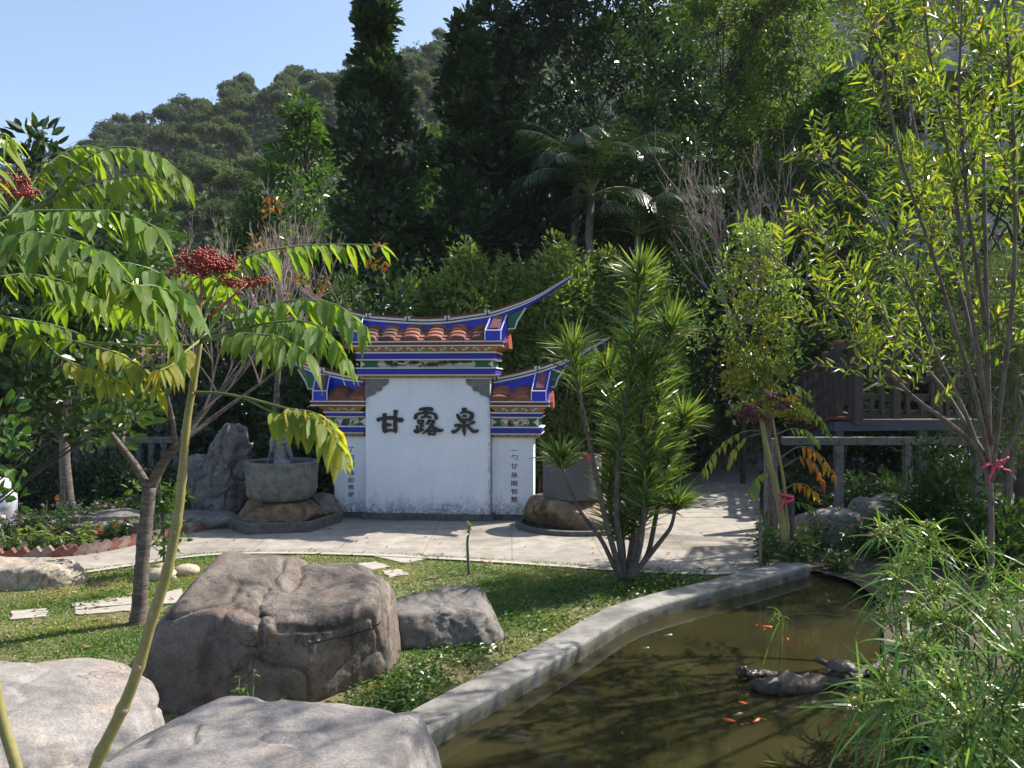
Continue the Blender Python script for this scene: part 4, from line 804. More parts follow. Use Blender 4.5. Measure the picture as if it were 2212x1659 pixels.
# temple building far left
tb = thing('temple_building', 'white walled temple hall with red tiled roof and blue ridge behind the left trees', 'building', (-11.2, 25, 0)); WW = simple('white_wall', (.72, .72, .70), .8, .08, 3, .05)
SHADEDK = simple('painted_shade_dark', (.015, .014, .013), .9, .2, 3, 0)  # near-black colour stands in for the shade inside openings and recesses
mb = MB(); mb.box(-14, -9.0, 24, 29, -.3, 2.75); mb.build('wall', WW, tb)
mb = MB(); mb.box(-12.9, -11.9, 23.98, 24.1, 0, 2.2); mb.build('door', simple('dark_red_door', (.10, .02, .02), .6, .3, 5, .1), tb)
mb = MB(); mb.box(-14.5, -13.4, 23.985, 24.1, .6, 2.0); mb.build('window', SHADEDK, tb)
mb = MB(); n = 60; xs = np.linspace(-14.6, -8.4, n); w_ = .05 * (np.arange(n) % 4 < 2); rows_ = []
for tt in np.linspace(0, 1, 10): rows_.append(np.c_[xs, np.full(n, 23.3 + 3.2 * tt), 2.65 + .95 * tt + .15 * tt * tt + w_])
V = np.array(rows_); i = (np.arange(9)[:, None] * n + np.arange(n - 1)[None]).ravel(); mb.add(V.reshape(-1, 3), np.stack([i, i + 1, i + n + 1, i + n], -1)); V2 = V.copy(); V2[:, :, 1] = 53 - V2[:, :, 1]; mb.add(V2.reshape(-1, 3), np.stack([i + n, i + n + 1, i + 1, i], -1)); mb.build('roof', TILE, tb)
mb = MB(); xs = np.linspace(-15, -8.2, 30); z = 3.6 + .5 * ((xs + 11.6) / 3.3) ** 4; band(mb, xs, z, z + .35, 26.35, 26.65); mb.build('ridge', BLUE, tb)
mb = MB(); band(mb, xs, z + .352, z + .42, 26.3, 26.7); mb.build('ridge_trim', WHT, tb)
# parked scooter, dark
sc0 = np.array([-9.35, 19, .0]); sct = thing('scooter', 'dark parked motor scooter with round mirror half hidden behind the left hedge', 'scooter', sc0); BKP = simple('black_plastic', (.012, .012, .014), .3, .2, 6, 0)
for dx in (-.55, .6):
    mb = MB(); a = np.linspace(0, 2*np.pi, 25); mb.tube(np.c_[dx + .19 * np.cos(a), 0*a, .25 + .19 * np.sin(a)] + sc0, .06, 8); w_ = mb.build('wheel', BKP, sct, smooth=True)
V, f = rock_mesh((.75, .2, .32), 5, sub=4, nplanes=2, amp=.01, crack=0); mb = MB(); mb.add(V + sc0 + [-.1, 0, .55], f); mb.build('body', BKP, sct, smooth=True)
V, f = rock_mesh((.42, .17, .09), 6, sub=4, nplanes=2, amp=.01, crack=0); mb = MB(); mb.add(V + sc0 + [-.3, 0, .86], f); mb.build('seat', BKP, sct, smooth=True)
mb = MB(); mb.tube(np.array([(.55, 0, .35), (.42, 0, 1.0)]) + sc0, [.07, .05], 8); mb.tube(np.array([(.42, -.33, 1.06), (.44, 0, 1.0), (.42, .33, 1.06)]) + sc0, .025, 8); mb.build('handlebar', BKP, sct, smooth=True)
V, f = rock_mesh((.17, .17, .14), 7, sub=4, nplanes=1, amp=.01, crack=0); mb = MB(); mb.add(V + sc0 + [.45, 0, 1.12], f); mb.build('headlight', BKP, sct, smooth=True)
for s in (-1, 1):
    mb = MB(); mb.tube(np.array([(.43, s * .28, 1.06), (.40, s * .33, 1.28)]) + sc0, .01, 6); V, f = rock_mesh((.03, .09, .10), 9, sub=3, nplanes=0, amp=0, crack=0, pw=2); mb.add(V + sc0 + [.40, s * .33, 1.36], f); mb.build('mirror', BKP, sct, smooth=True)

# grey tiled building at right
t = NT('grey_wall_tile'); co = t.coord(); br = t.n('ShaderNodeTexBrick', offset=0); br.inputs['Scale'].default_value = 1; br.inputs['Brick Width'].default_value = .22; br.inputs['Row Height'].default_value = .09; br.inputs['Mortar Size'].default_value = .006
br.inputs['Color1'].default_value = (.27, .27, .29, 1); br.inputs['Color2'].default_value = (.34, .335, .35, 1); br.inputs['Mortar'].default_value = (.18, .18, .19, 1); mp = t.n('ShaderNodeTexCoord'); sx = t.n('ShaderNodeSeparateXYZ'); cx_ = t.n('ShaderNodeCombineXYZ'); t.l(mp.outputs['Object'], sx.inputs[0]); t.l(t.math('ADD', sx.outputs[0], sx.outputs[1]), cx_.inputs[0]); t.l(sx.outputs[2], cx_.inputs[1]); t.l(cx_.outputs[0], br.inputs['Vector'])
t.col(t.mix(.6, br.outputs[0], t.ramp(t.noise(co, .8, 6, .6), [(.3, .75), (.7, 1.15)]), 'MULTIPLY')).rough(.7); GW = t.m
WF = simple('white_window_frame', (.7, .7, .7), .5, .1, 5, 0); t = NT('window_glass'); t.col((.03, .04, .05)).rough(.08); GL = t.m
rb = thing('apartment_building', 'grey tiled building with white framed windows behind the willow leaves', 'building', (12, 23, 0)); RB = dict(x0=9.5, x1=19, y0=22, y1=29)
zf = lambda v: H - (v - CY) / F * 22
fl = [(-.4, zf(505)), (zf(456), zf(294)), (zf(222) - .9, zf(222) - .35)]
mb = MB()
mb.box(9.9, 19, 22.15, 29, -.4, zf(460)); mb.box(9.55, 19, 22.0, 29, zf(410), zf(292)); mb.build('wall', GW, rb)
mb = MB(); mb.box(10.2, 18.8, 22.7, 28.8, zf(460), zf(410)); mb.box(10.2, 18.8, 22.7, 28.8, zf(292), zf(172)); mb.build('recessed_wall', SHADEDK, rb)  # shade under the eave and in the window bands put into the wall colour
mb = MB(); mb.box(9.3, 19.3, 21.4, 29.3, zf(172), zf(128)); mb.build('roof', GW, rb, bevel=.02)
for za in (zf(508), zf(297)): mb = MB(); mb.box(9.45, 19.05, 21.93, 22.14, za, za + .09); mb.build('ledge', GW, rb)
for (xa, xb, z0, z1) in ((10.1, 11.1, zf(456), zf(415)), (11.35, 12.3, zf(288), zf(222)), (12.45, 13.4, zf(288), zf(222)), (13.6, 14.6, zf(288), zf(222)), (11.5, 12.5, zf(456), zf(415))):
    mb = MB(); 
    for (a0, a1, b0_, b1) in ((xa, xb, z0, z0 + .06), (xa, xb, z1 - .06, z1), (xa, xa + .06, z0 + .06, z1 - .06), (xb - .06, xb, z0 + .06, z1 - .06), ((xa + xb) / 2 - .03, (xa + xb) / 2 + .03, z0 + .06, z1 - .06)): mb.box(a0, a1, 22.50, 22.58, b0_, b1)
    wo = mb.build('window', WF, rb); mb = MB(); mb.box(xa + .05, xb - .05, 22.53, 22.55, z0 + .05, z1 - .05); mb.build('pane', GL, wo)
# power lines
for k, (pa, pb) in enumerate((((60, 345, 90), (330, 258, 150)), ((60, 330, 90), (330, 236, 150)))):
    a, b = px(*pa), px(*pb); a = a - (b - a) * .6; tt = np.linspace(0, 1, 20)[:, None]; P = a + (b - a) * tt; P[:, 2] -= 4 * .8 * tt[:, 0] * (1 - tt[:, 0]); mb = MB(); mb.tube(P, .03, 4); tag(mb.build('power_line', BKP, origin=a), ('lower' if k == 0 else 'upper') + ' thin power line against the sky above the left hillside', 'cable', 'power lines over the hill')

# ================================================================ FOLIAGE
def inpoly(P, poly):
    x, y = P[:, 0], P[:, 1]; r = np.zeros(len(P), bool); n = len(poly)
    for i in range(n):
        x0, y0 = poly[i]; x1, y1 = poly[(i + 1) % n]
        c = ((y0 > y) != (y1 > y)) & (x < (x1 - x0) * (y - y0) / (y1 - y0 + 1e-12) + x0); r ^= c
    return r
def rdir(n, g): return nz(g.normal(size=(n, 3)))
def clumps(mb, cen, rad, n, L, W, up=.4, out=1.0, rand=.6, axis=None, shell=.5, bend=.15, mi=0, g=rng, lv=.3, flat=1.0, droop=0):
    cen = np.asarray(cen, float); K = len(cen); rad = np.broadcast_to(rad, (K,)); d = rdir(K * n, g); rr = (shell + (1 - shell) * g.random(K * n)) ** .7 * g.random(K * n) ** .25
    P = np.repeat(cen, n, 0) + d * [1, 1, flat] * (rr * np.repeat(rad, n))[:, None]
    D = d * out + np.array([0, 0, up - droop]) + rdir(K * n, g) * rand
    if axis is not None: a = P - axis; a[:, 2] = 0; D += nz(a) * .5
    N = rdir(K * n, g) * 1.0 + [0, -.15, .7]; l = L * (1 + g.uniform(-lv, lv, K * n))
    tone = np.clip(np.repeat(g.random(K), n) * .5 + g.random(K * n) * .5, 0, 1)
    mb.leaves(P, D, N, l, l * (W / L), bend, .12, mi, tone)
def wig(p0, p1, n=6, amp=.06, g=rng, sag=0):
    t = np.linspace(0, 1, n)[:, None]; P = np.asarray(p0) * (1 - t) + np.asarray(p1) * t; L = np.linalg.norm(np.asarray(p1) - p0)
    w_ = g.normal(0, amp * L / 2, (n, 3)); w_[0] = w_[-1] = 0; P = P + w_; P[:, 2] -= sag * L * (t * (1 - t))[:, 0] * 4; return P
BARK = barkmat('bark_grey', (.06, .05, .04), (.16, .14, .12)); BARKD = barkmat('bark_dark', (.03, .025, .02), (.08, .068, .055))
BARKB = barkmat('banded_bark', (.05, .038, .032), (.20, .165, .14), band=1); TWIG = simple('pale_twig', (.30, .23, .20), .8, .3, 10, 0); STEMG = simple('green_stem', (.12, .17, .05), .6, .3, 10, 0)
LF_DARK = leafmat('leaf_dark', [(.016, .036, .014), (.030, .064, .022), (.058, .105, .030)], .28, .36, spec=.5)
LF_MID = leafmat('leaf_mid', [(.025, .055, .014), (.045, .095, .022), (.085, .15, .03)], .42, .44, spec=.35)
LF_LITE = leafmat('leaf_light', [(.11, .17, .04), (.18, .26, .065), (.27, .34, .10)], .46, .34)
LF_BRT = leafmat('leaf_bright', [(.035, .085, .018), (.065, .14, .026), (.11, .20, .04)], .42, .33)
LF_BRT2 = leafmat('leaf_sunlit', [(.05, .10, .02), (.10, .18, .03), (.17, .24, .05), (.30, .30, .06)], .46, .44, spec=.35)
LF_OLIVE = leafmat('leaf_olive', [(.045, .075, .038), (.08, .115, .055), (.125, .155, .078)], .42, .6, spec=.25, tint=(1.15, 1.2, .75))
LF_WILLOW = leafmat('leaf_willow', [(.09, .18, .03), (.16, .26, .045), (.26, .33, .06), (.42, .36, .06)], .50, .32, tint=(1.5, 1.4, .35))
LF_GLOSS = leafmat('leaf_glossy', [(.026, .062, .018), (.05, .10, .026), (.09, .15, .038)], .30, .34, spec=.5)
LF_YEL = leafmat('leaf_yellow', [(.10, .15, .02), (.20, .22, .03), (.34, .25, .03)], .45, .35)
LF_AUT = leafmat('leaf_autumn', [(.10, .14, .02), (.24, .17, .025), (.33, .10, .02), (.25, .04, .02)], .45, .35)
LF_BLUE = leafmat('leaf_bluegreen', [(.012, .028, .018), (.025, .05, .032), (.045, .08, .045)], .25, .4)
LF_PALM = leafmat('leaf_palm', [(.014, .032, .016), (.026, .052, .024), (.05, .085, .035)], .25, .3)

def tree(name, label, base, h, prof, K, crad, n, L, W, lm, bm=BARKD, tr=.12, seed=1, hmin=.15, group=None, lean=(0, 0), cat='tree', up=.4, rand=.6, out=1.0, shell=.5, limb=True, inner=.35, droop=0, bend=.15, flat=1.0, limb_r=.03, trunks=1):
    g = np.random.default_rng(seed); base = np.asarray(base, float); t = thing(name, label, cat, base, 0, group)
    tm = MB(); top = base + [lean[0], lean[1], h * .93]; trunk_paths = []
    for q in range(trunks):
        b = base + ([0, 0, -.1] if q == 0 else [g.normal(0, tr * 1.5), g.normal(0, tr * 1.5), -.1]); tp = top if q == 0 else top + [g.normal(0, h * .12), g.normal(0, h * .08), -h * g.uniform(.05, .2)]
        P = wig(b, tp, 9, .02 + .015 * (trunks > 1), g); trunk_paths.append(P); tm.tube(P, np.linspace(tr / (1 + .4 * (q > 0)), tr * .12, 9), 8)
    tt = hmin + (1 - hmin) * g.random(K) ** .9; a = g.random(K) * 6.283; r = np.array([prof(x) for x in tt]) * (inner + (1 - inner) * np.sqrt(g.random(K)))
    cen = base + np.stack([np.cos(a) * r + lean[0] * tt, np.sin(a) * r + lean[1] * tt, tt * h], -1)
    if limb:
        idx = g.permutation(K)[:min(K, 60)]
        for i in idx:
            P = trunk_paths[int(g.integers(trunks))]; zt = max(base[2] + hmin * h * .5, cen[i, 2] - r[i] * .8 - .15 * h * g.random()); s = np.stack([np.interp(zt, P[:, 2], P[:, k]) for k in range(3)])
            tm.tube(wig(s, cen[i], 5, .08, g, -.06), np.linspace(limb_r, limb_r * .25, 5), 5)
    tm.build('trunk', bm, t, smooth=True)
    cm = MB(); ax = base.copy()
    rad = crad * g.uniform(.6, 1.25, K) * (.55 + .45 * np.clip(1.15 - tt, 0, 1)) if crad else .1
    clumps(cm, cen, rad, n, L, W, up, out, rand, ax, shell, bend, 0, g, flat=flat, droop=droop); cm.build('crown', lm, t); return t
def at(u, D, z=0.0): return np.array([(u - CX) / F * D, D, z])
def bush(name, label, base, rx, ry, h, K, n, L, W, lm, seed, crad=.22, group=None, cat='shrub', stems=10, up=.5, sm=BARKD, zmin=.12, rand=.6, **kw):
    g = np.random.default_rng(seed); base = np.asarray(base, float); t = thing(name, label, cat, base, 0, group)
    d = rdir(K, g); d[:, 2] = np.abs(d[:, 2]); rr = (.45 + .55 * g.random(K)) ; cen = base + np.c_[d[:, 0] * rx * rr, d[:, 1] * ry * rr, np.maximum(d[:, 2] * h * rr, zmin * h)] - [0, 0, crad * .3]
    lo = g.random(K) < .35; cen[lo, 2] = base[2] + g.random(lo.sum()) * h * .6 + .05
    if h > 2:
        zt = zmin + (1 - zmin) * g.random(K); a = g.random(K) * 6.283; rr = (.35 + .65 * np.sqrt(g.random(K))) * np.sqrt(np.clip(1.08 - zt ** 4, 0, 1)); cen = base + np.c_[np.cos(a) * rx * rr, np.sin(a) * ry * rr, zt * (h - crad * .5) * (1 - .12 * rr ** 2 + g.normal(0, .035, K))]
    m = MB(); 
    for i in g.permutation(K)[:stems]: m.tube(wig(base + np.r_[g.normal(0, rx * .15), g.normal(0, ry * .15), -.05], cen[i], 5, .08, g), np.linspace(.018 + h * .006, .005, 5), 5)
    m.build('stems', sm, t, smooth=True)
    cm = MB(); clumps(cm, cen, crad * g.uniform(.7, 1.3, K), n, L, W, up, 1, rand, None, .4, .15, 0, g, **kw); cm.build('foliage', lm, t); return t

# ---- far hillside: every tree its own object, three kinds sharing meshes
protos = []
for k, (sx, lm) in enumerate(((1.0, LF_OLIVE), (1.15, LF_OLIVE), (.85, leafmat('leaf_olive_light', [(.065, .10, .04), (.11, .145, .06), (.16, .19, .085)], .42, .6, spec=.25, tint=(1.15, 1.2, .75))))):
    g = np.random.default_rng(200 + k); t = thing('hill_tree', 'rounded olive green tree on the wooded hillside among its like', 'tree', (0, 0, 0), 0, 'trees covering the hillside')
    m = MB(); m.tube(wig((0, 0, -2.5), (.2, .1, 3.4), 6, .06, g), np.linspace(.16, .05, 6), 5)
    cen = []
    for q in range(52): a = g.random() * 6.28; r = 1.9 * sx * math.sqrt(g.random()); cen.append((r * math.cos(a), r * math.sin(a), 3.6 + 1.1 * math.sqrt(max(0, 1 - (r / 2.2 / sx) ** 2)) * g.uniform(.3, 1.1) - .55 * (r / 1.9) ** 2))
    for q in range(8): a = g.random() * 6.28; r = 1.5 * sx * math.sqrt(g.random()); cen.append((r * math.cos(a), r * math.sin(a), g.uniform(.6, 2.6)))
    for c_ in cen[:16]: m.tube(wig((.1, 0, 1.6), c_, 4, .1, g), np.linspace(.06, .02, 4), 4)
    m.build('trunk', BARK, t); m = MB(); clumps(m, cen, .50 * g.uniform(.5, 1.4, len(cen)), 60, .24, .13, .45, 1, .9, None, .3, .1, 0, g, flat=.7); m.build('crown', lm, t); protos.append(t)
g = np.random.default_rng(77); spots = []
for D in np.linspace(46, 133, 30):
    du = 3.35 * F / D
    for u in np.arange(-140, 2400, du):
        uu, d2 = u + g.uniform(-.45, .45) * du, D + g.uniform(-1.8, 1.8)
        if 1160 < uu < 1480 or (1480 <= uu and D < 108): continue
        if uu > 560 and D < 70: continue
        spots.append((uu, d2))
spots = [spots[i] for i in sorted(g.permutation(len(spots))[:290])]
for k, (u, D) in enumerate(spots):
    z = float(hill_z(np.array([u]), np.array([D]))[0]); s = g.uniform(.55, .98); p = protos[int(g.integers(3))] if k > 2 else protos[k]
    if k <= 2: p.location = ((u - CX) / F * D, D, z - .3); p.scale = (s, s, s)
    else: dup(p, ((u - CX) / F * D, D, z - .3), g.random() * 6.28, (s, s, s * g.uniform(.85, 1.15)))

# undergrowth that closes the slope between them
g = np.random.default_rng(78); n = 26000; u = g.uniform(-250, 2500, n); D = 34 + 98 * g.random(n) ** .7; z = hill_z(u, D); m = MB(); P = np.stack([(u - CX) / F * D, D, z + g.uniform(-.1, 1.3, n) * (.4 + .6 * (fbm(np.stack([(u - CX) / F * D * .3, D * .3, u * 0], -1), 3, 6) > -.1))], -1)
P = np.repeat(P, 3, 0) + g.normal(0, .35, (n * 3, 3)); m.leaves(P, rdir(n * 3, g) + [0, 0, .4], rdir(n * 3, g) + [0, -.2, .7], g.uniform(.35, .75, n * 3), .34, .1); uo = m.build('undergrowth', LF_OLIVE); uo['kind'] = 'stuff'

# ---- tall trees behind the wall
cone = lambda rm, pw=.75, tip=.12, ph=0: (lambda t: (rm * (1 - t) ** pw + tip) * (.90 + .30 * math.sin(t * 19 + ph) + .20 * math.sin(t * 47 + 2 * ph)))
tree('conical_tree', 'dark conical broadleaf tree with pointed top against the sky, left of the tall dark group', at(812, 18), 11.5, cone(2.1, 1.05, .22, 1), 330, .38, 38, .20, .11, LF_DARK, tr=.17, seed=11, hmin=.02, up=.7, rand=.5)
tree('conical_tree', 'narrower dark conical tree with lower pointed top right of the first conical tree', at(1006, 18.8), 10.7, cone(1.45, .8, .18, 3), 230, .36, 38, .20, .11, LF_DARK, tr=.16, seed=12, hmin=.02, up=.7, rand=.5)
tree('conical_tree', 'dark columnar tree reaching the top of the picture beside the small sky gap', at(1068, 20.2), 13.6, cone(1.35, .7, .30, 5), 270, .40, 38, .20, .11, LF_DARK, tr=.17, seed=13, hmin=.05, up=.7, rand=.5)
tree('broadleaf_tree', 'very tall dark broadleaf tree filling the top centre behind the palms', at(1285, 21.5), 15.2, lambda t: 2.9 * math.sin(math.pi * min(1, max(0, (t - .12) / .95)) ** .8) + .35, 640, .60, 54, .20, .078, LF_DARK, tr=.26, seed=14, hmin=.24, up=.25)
tree('broadleaf_tree', 'dark bluish tree with drooping leaves left of the palm crowns', at(1175, 19.3), 8.2, lambda t: 1.25 * math.sin(math.pi * t ** .9) + .3, 120, .42, 44, .15, .04, LF_BLUE, tr=.12, seed=15, hmin=.15, up=.1)
tree('broadleaf_tree', 'tall airy green tree right of the dark tree top with several thin trunks', at(1545, 25), 15.5, lambda t: 2.3 * math.sin(math.pi * min(1, (t - .1) / .98) ** .9) + .35, 340, .58, 60, .20, .066, LF_BRT2, BARKD, tr=.13, seed=16, hmin=.25, up=.35, trunks=3)
tree('broadleaf_tree', 'airy sunlit green tree between the tall green tree and the grey building', at(1705, 24), 14.2, lambda t: 2.0 * math.sin(math.pi * min(1, (t - .1) / .98) ** .9) + .3, 320, .54, 60, .19, .064, LF_BRT2, BARKD, tr=.11, seed=17, hmin=.28, up=.35, trunks=3)
tree('broadleaf_tree', 'smaller dark green tree at the left corner of the grey building', at(1800, 17.5), 8.6, lambda t: 1.3 * math.sin(math.pi * min(1, (t - .05) / .98) ** .9) + .3, 200, .40, 54, .15, .052, LF_MID, BARKD, tr=.10, seed=18, hmin=.12, up=.35, trunks=2)
tree('broadleaf_tree', 'bright green tree with drooping leaf sprays left of the conical tree', at(655, 25), 11.0, lambda t: 1.9 * math.sin(math.pi * min(1, t + .05) ** 1.1) + .4, 150, .55, 46, .24, .085, LF_BRT, BARKD, tr=.16, seed=19, hmin=.2, up=.1, droop=.3)
tree('broadleaf_tree', 'lower green tree in front of the hillside between bare twigs and bright green tree', at(565, 24), 7.6, lambda t: 1.5 * math.sin(math.pi * min(1, t + .05) ** 1.1) + .4, 110, .5, 44, .20, .08, LF_MID, BARKD, tr=.13, seed=20, hmin=.1, up=.2)
tree('broadleaf_tree', 'small bright green crown peeping between the two conical trees', at(940, 24.5), 9.9, lambda t: 1.2 * math.sin(math.pi * min(1, t + .05) ** 1.1) + .3, 90, .45, 44, .22, .10, LF_BRT, BARKD, tr=.12, seed=21, hmin=.2, up=.2)
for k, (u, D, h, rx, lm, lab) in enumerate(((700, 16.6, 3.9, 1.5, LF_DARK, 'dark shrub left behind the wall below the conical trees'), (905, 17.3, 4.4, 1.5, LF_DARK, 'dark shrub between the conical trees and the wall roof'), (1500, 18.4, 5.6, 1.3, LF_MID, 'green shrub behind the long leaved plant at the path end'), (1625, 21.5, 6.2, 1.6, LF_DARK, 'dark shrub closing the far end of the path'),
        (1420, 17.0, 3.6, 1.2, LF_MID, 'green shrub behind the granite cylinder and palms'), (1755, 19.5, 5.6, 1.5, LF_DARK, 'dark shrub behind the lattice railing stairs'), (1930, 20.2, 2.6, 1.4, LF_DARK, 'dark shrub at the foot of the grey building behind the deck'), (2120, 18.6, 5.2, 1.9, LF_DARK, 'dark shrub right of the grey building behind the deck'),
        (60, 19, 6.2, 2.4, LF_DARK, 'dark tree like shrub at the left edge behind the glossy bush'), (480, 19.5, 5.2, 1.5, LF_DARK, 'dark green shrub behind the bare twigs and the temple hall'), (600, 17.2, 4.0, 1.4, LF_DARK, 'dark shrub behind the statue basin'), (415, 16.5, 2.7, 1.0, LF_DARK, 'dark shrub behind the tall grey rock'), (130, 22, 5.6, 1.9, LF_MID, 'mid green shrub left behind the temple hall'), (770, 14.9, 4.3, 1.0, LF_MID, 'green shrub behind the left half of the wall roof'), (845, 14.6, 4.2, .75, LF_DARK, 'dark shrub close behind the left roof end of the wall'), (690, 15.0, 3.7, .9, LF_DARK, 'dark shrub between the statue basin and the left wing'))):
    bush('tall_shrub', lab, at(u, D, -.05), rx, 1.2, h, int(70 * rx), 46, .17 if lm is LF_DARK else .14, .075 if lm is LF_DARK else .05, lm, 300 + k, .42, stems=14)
for k, (u, D, h, rx) in enumerate(((915, 15.9, 4.35, .8), (1010, 15.6, 4.85, .85), (1105, 15.9, 4.75, .85), (1205, 15.5, 4.85, .85), (1300, 16.0, 4.8, .8), (1395, 15.7, 4.6, .7))):
    lab = ['leftmost light green shrub rising behind the wall roof', 'light green shrub behind the ridge of the centre roof', 'light green shrub behind the right end of the centre roof', 'light green shrub behind the upswept right tail of the roof', 'light green shrub behind the granite cylinder', 'rightmost light green shrub behind the long leaved plant'][k]
    b = bush('leafy_shrub', lab, at(u, D, -.05), rx, .6, h, 420, 44, .11, .046, LF_LITE, 330 + k, .24, 'light green shrubs behind the wall', stems=30, sm=TWIG, up=.3)
    g = np.random.default_rng(350 + k); 
    for q in range(7):
        m = MB(); lm_ = MB()      # long shoots standing out of the top
        p0 = at(u, D, h * .82) + [g.uniform(-rx, rx) * .8, g.normal(0, .2), 0]; p1 = p0 + [g.normal(0, .12), g.normal(0, .1), g.uniform(.4, 1.0)]; P = wig(p0, p1, 8, .05, g); m.tube(P, np.linspace(.008, .003, 8), 4)
        for pp in P[2:]: d = rdir(4, g) + [0, 0, .1]; m.leaves(np.repeat(pp[None], 4, 0), d, rdir(4, g) * .5 + [0, 0, 1], g.uniform(.07, .12, 4), .036, .25, mi=1)
        m.build('shoot', [TWIG, LF_LITE], b)
    

tree('broadleaf_tree', 'yellow green tree at the right edge behind the narrow leaved tree', at(2190, 11.6), 7.0, lambda t: 1.2 * math.sin(math.pi * min(1, (t - .05) / .98) ** .9) + .3, 130, .42, 46, .15, .045, LF_BRT2, BARKD, tr=.10, seed=32, hmin=.36, up=.35, trunks=2)

tree('broadleaf_tree', 'airy sunlit tree standing close in front of the grey building', at(1935, 20), 12.2, lambda t: 1.05 * math.sin(math.pi * min(1, (t - .05) / .98) ** .9) + .3, 130, .42, 50, .17, .055, LF_BRT2, BARKD, tr=.09, seed=34, hmin=.40, up=.35, trunks=3)

# ---- palms
def palm(label, base, h, nf, fl, seed, tr=.11):
    g = np.random.default_rng(seed); t = thing('palm', label, 'palm tree', base, 0, 'palms behind the wall'); m = MB(); P = wig(base + [0, 0, -.05], base + [g.normal(0, .15), 0, h], 8, .015, g); m.tube(P, np.linspace(tr, tr * .75, 8), 10); m.build('trunk', barkmat('palm_bark', (.08, .075, .065), (.2, .185, .16), band=1), t, smooth=True)
    top = P[-1]
    for k in range(nf):
        a = k * 2.4 + g.normal(0, .2); el = g.uniform(.35, 1.25) * (1 if k % 3 else 1.1); n = 26; s = np.linspace(0, 1, n); L = fl * g.uniform(.85, 1.1)
        ang = el - s ** 1.2 * (1.35 + .5 * (1.3 - el)); dx = np.cumsum(np.cos(ang)) * L / n; dz = np.cumsum(np.sin(ang)) * L / n; R_ = top + np.stack([dx * math.cos(a), dx * math.sin(a), dz], -1)
        T = nz(np.gradient(R_, axis=0)); S = nz(np.cross(T, [0, 0, 1])); m = MB(); m.tube(R_, np.linspace(.022, .004, n), 5, 1)
        for sg in (-1, 1):
            for rep in range(2):
                pr = R_[4:] + T[4:] * (rep * L / n / 2); D_ = T[4:] * .75 + sg * S[4:] * .9 + [0, 0, -.45] + g.normal(0, .06, (n - 4, 3)); ll = L * .30 * np.sin(np.pi * (.12 + .8 * s[4:])) + .05; m.blades(pr, D_, np.cross(T[4:], S[4:]) * -1 + [0, 0, .3], ll, .030, .22, 3)
        m.build('frond', [LF_PALM, STEMG], t)
palm('palm with drooping dark fronds, left of a pair behind the wall', at(1290, 17.2), 6.3, 15, 2.3, 401)
palm('palm with drooping dark fronds, right of a pair behind the wall', at(1375, 17.6), 5.5, 14, 2.2, 402)
palm('palm set higher and farther back in the shade above the pair', at(1235, 18.2), 7.2, 11, 2.0, 403)

# ================================================================ NEAR PLANTS
def leafletmat(name, cols, edge):
    t = NT(name); a = t.n('ShaderNodeAttribute', attribute_name='rnd'); k = len(cols); uvn = t.n('ShaderNodeAttribute', attribute_name='luv'); sp = t.n('ShaderNodeSeparateXYZ'); t.l(uvn.outputs['Vector'], sp.inputs[0])
    c = t.ramp(a.outputs['Fac'], [(i / (k - 1), q) for i, q in enumerate(cols)])
    av = t.math('ABSOLUTE', sp.outputs[1]); ph = t.math('SUBTRACT', t.math('MULTIPLY', sp.outputs[0], 82.0), t.math('MULTIPLY', av, 19.0)); s = t.math('SINE', ph)
    vein = t.ramp(s, [(.80, 0), (1.0, 1)]); mid = t.ramp(av, [(.0, 1), (.07, 0)]); vv = t.math('MAXIMUM', t.math('MULTIPLY', vein, .55), mid)
    c = t.mix(t.math('MULTIPLY', vv, .55), c, (.20, .26, .07))
    e = t.math('MULTIPLY', t.ramp(av, [(.72, 0), (1, 1)]), t.ramp(a.outputs['Fac'], [(.35, 0), (.9, 1)])); c = t.mix(t.math('MULTIPLY', e, .8), c, edge)
    sp2 = t.ramp(t.noise(t.coord(), 26, 3, .6), [(.62, 0), (.66, 1)]); c = t.mix(t.math('MULTIPLY', sp2, .55), c, (.10, .06, .02))
    t.col(c).rough(.46); t.bump(t.math('ADD', t.math('MULTIPLY', s, .5), t.math('MULTIPLY', vv, -.6)), .5, .004)
    tr = t.n('ShaderNodeBsdfTranslucent'); t.l(t.mix(1, c, (1.9, 1.7, .45), 'MULTIPLY'), tr.inputs[0]); mx = t.n('ShaderNodeMixShader'); mx.inputs[0].default_value = .52
    t.l(t.b.outputs[0], mx.inputs[1]); t.l(tr.outputs[0], mx.inputs[2]); t.l(mx.outputs[0], t.out.inputs[0]); return t.m
LFT = leafletmat('leaflet_green', [(.07, .16, .026), (.12, .23, .035), (.20, .30, .05), (.32, .33, .05)], (.38, .26, .03))
LFTY = leafletmat('leaflet_yellowing', [(.13, .25, .05), (.19, .29, .055), (.27, .33, .06), (.40, .34, .06)], (.45, .20, .03))
LFTO = leafletmat('leaflet_orange', [(.14, .18, .03), (.27, .21, .035), (.31, .13, .03), (.24, .05, .025)], (.28, .06, .025))
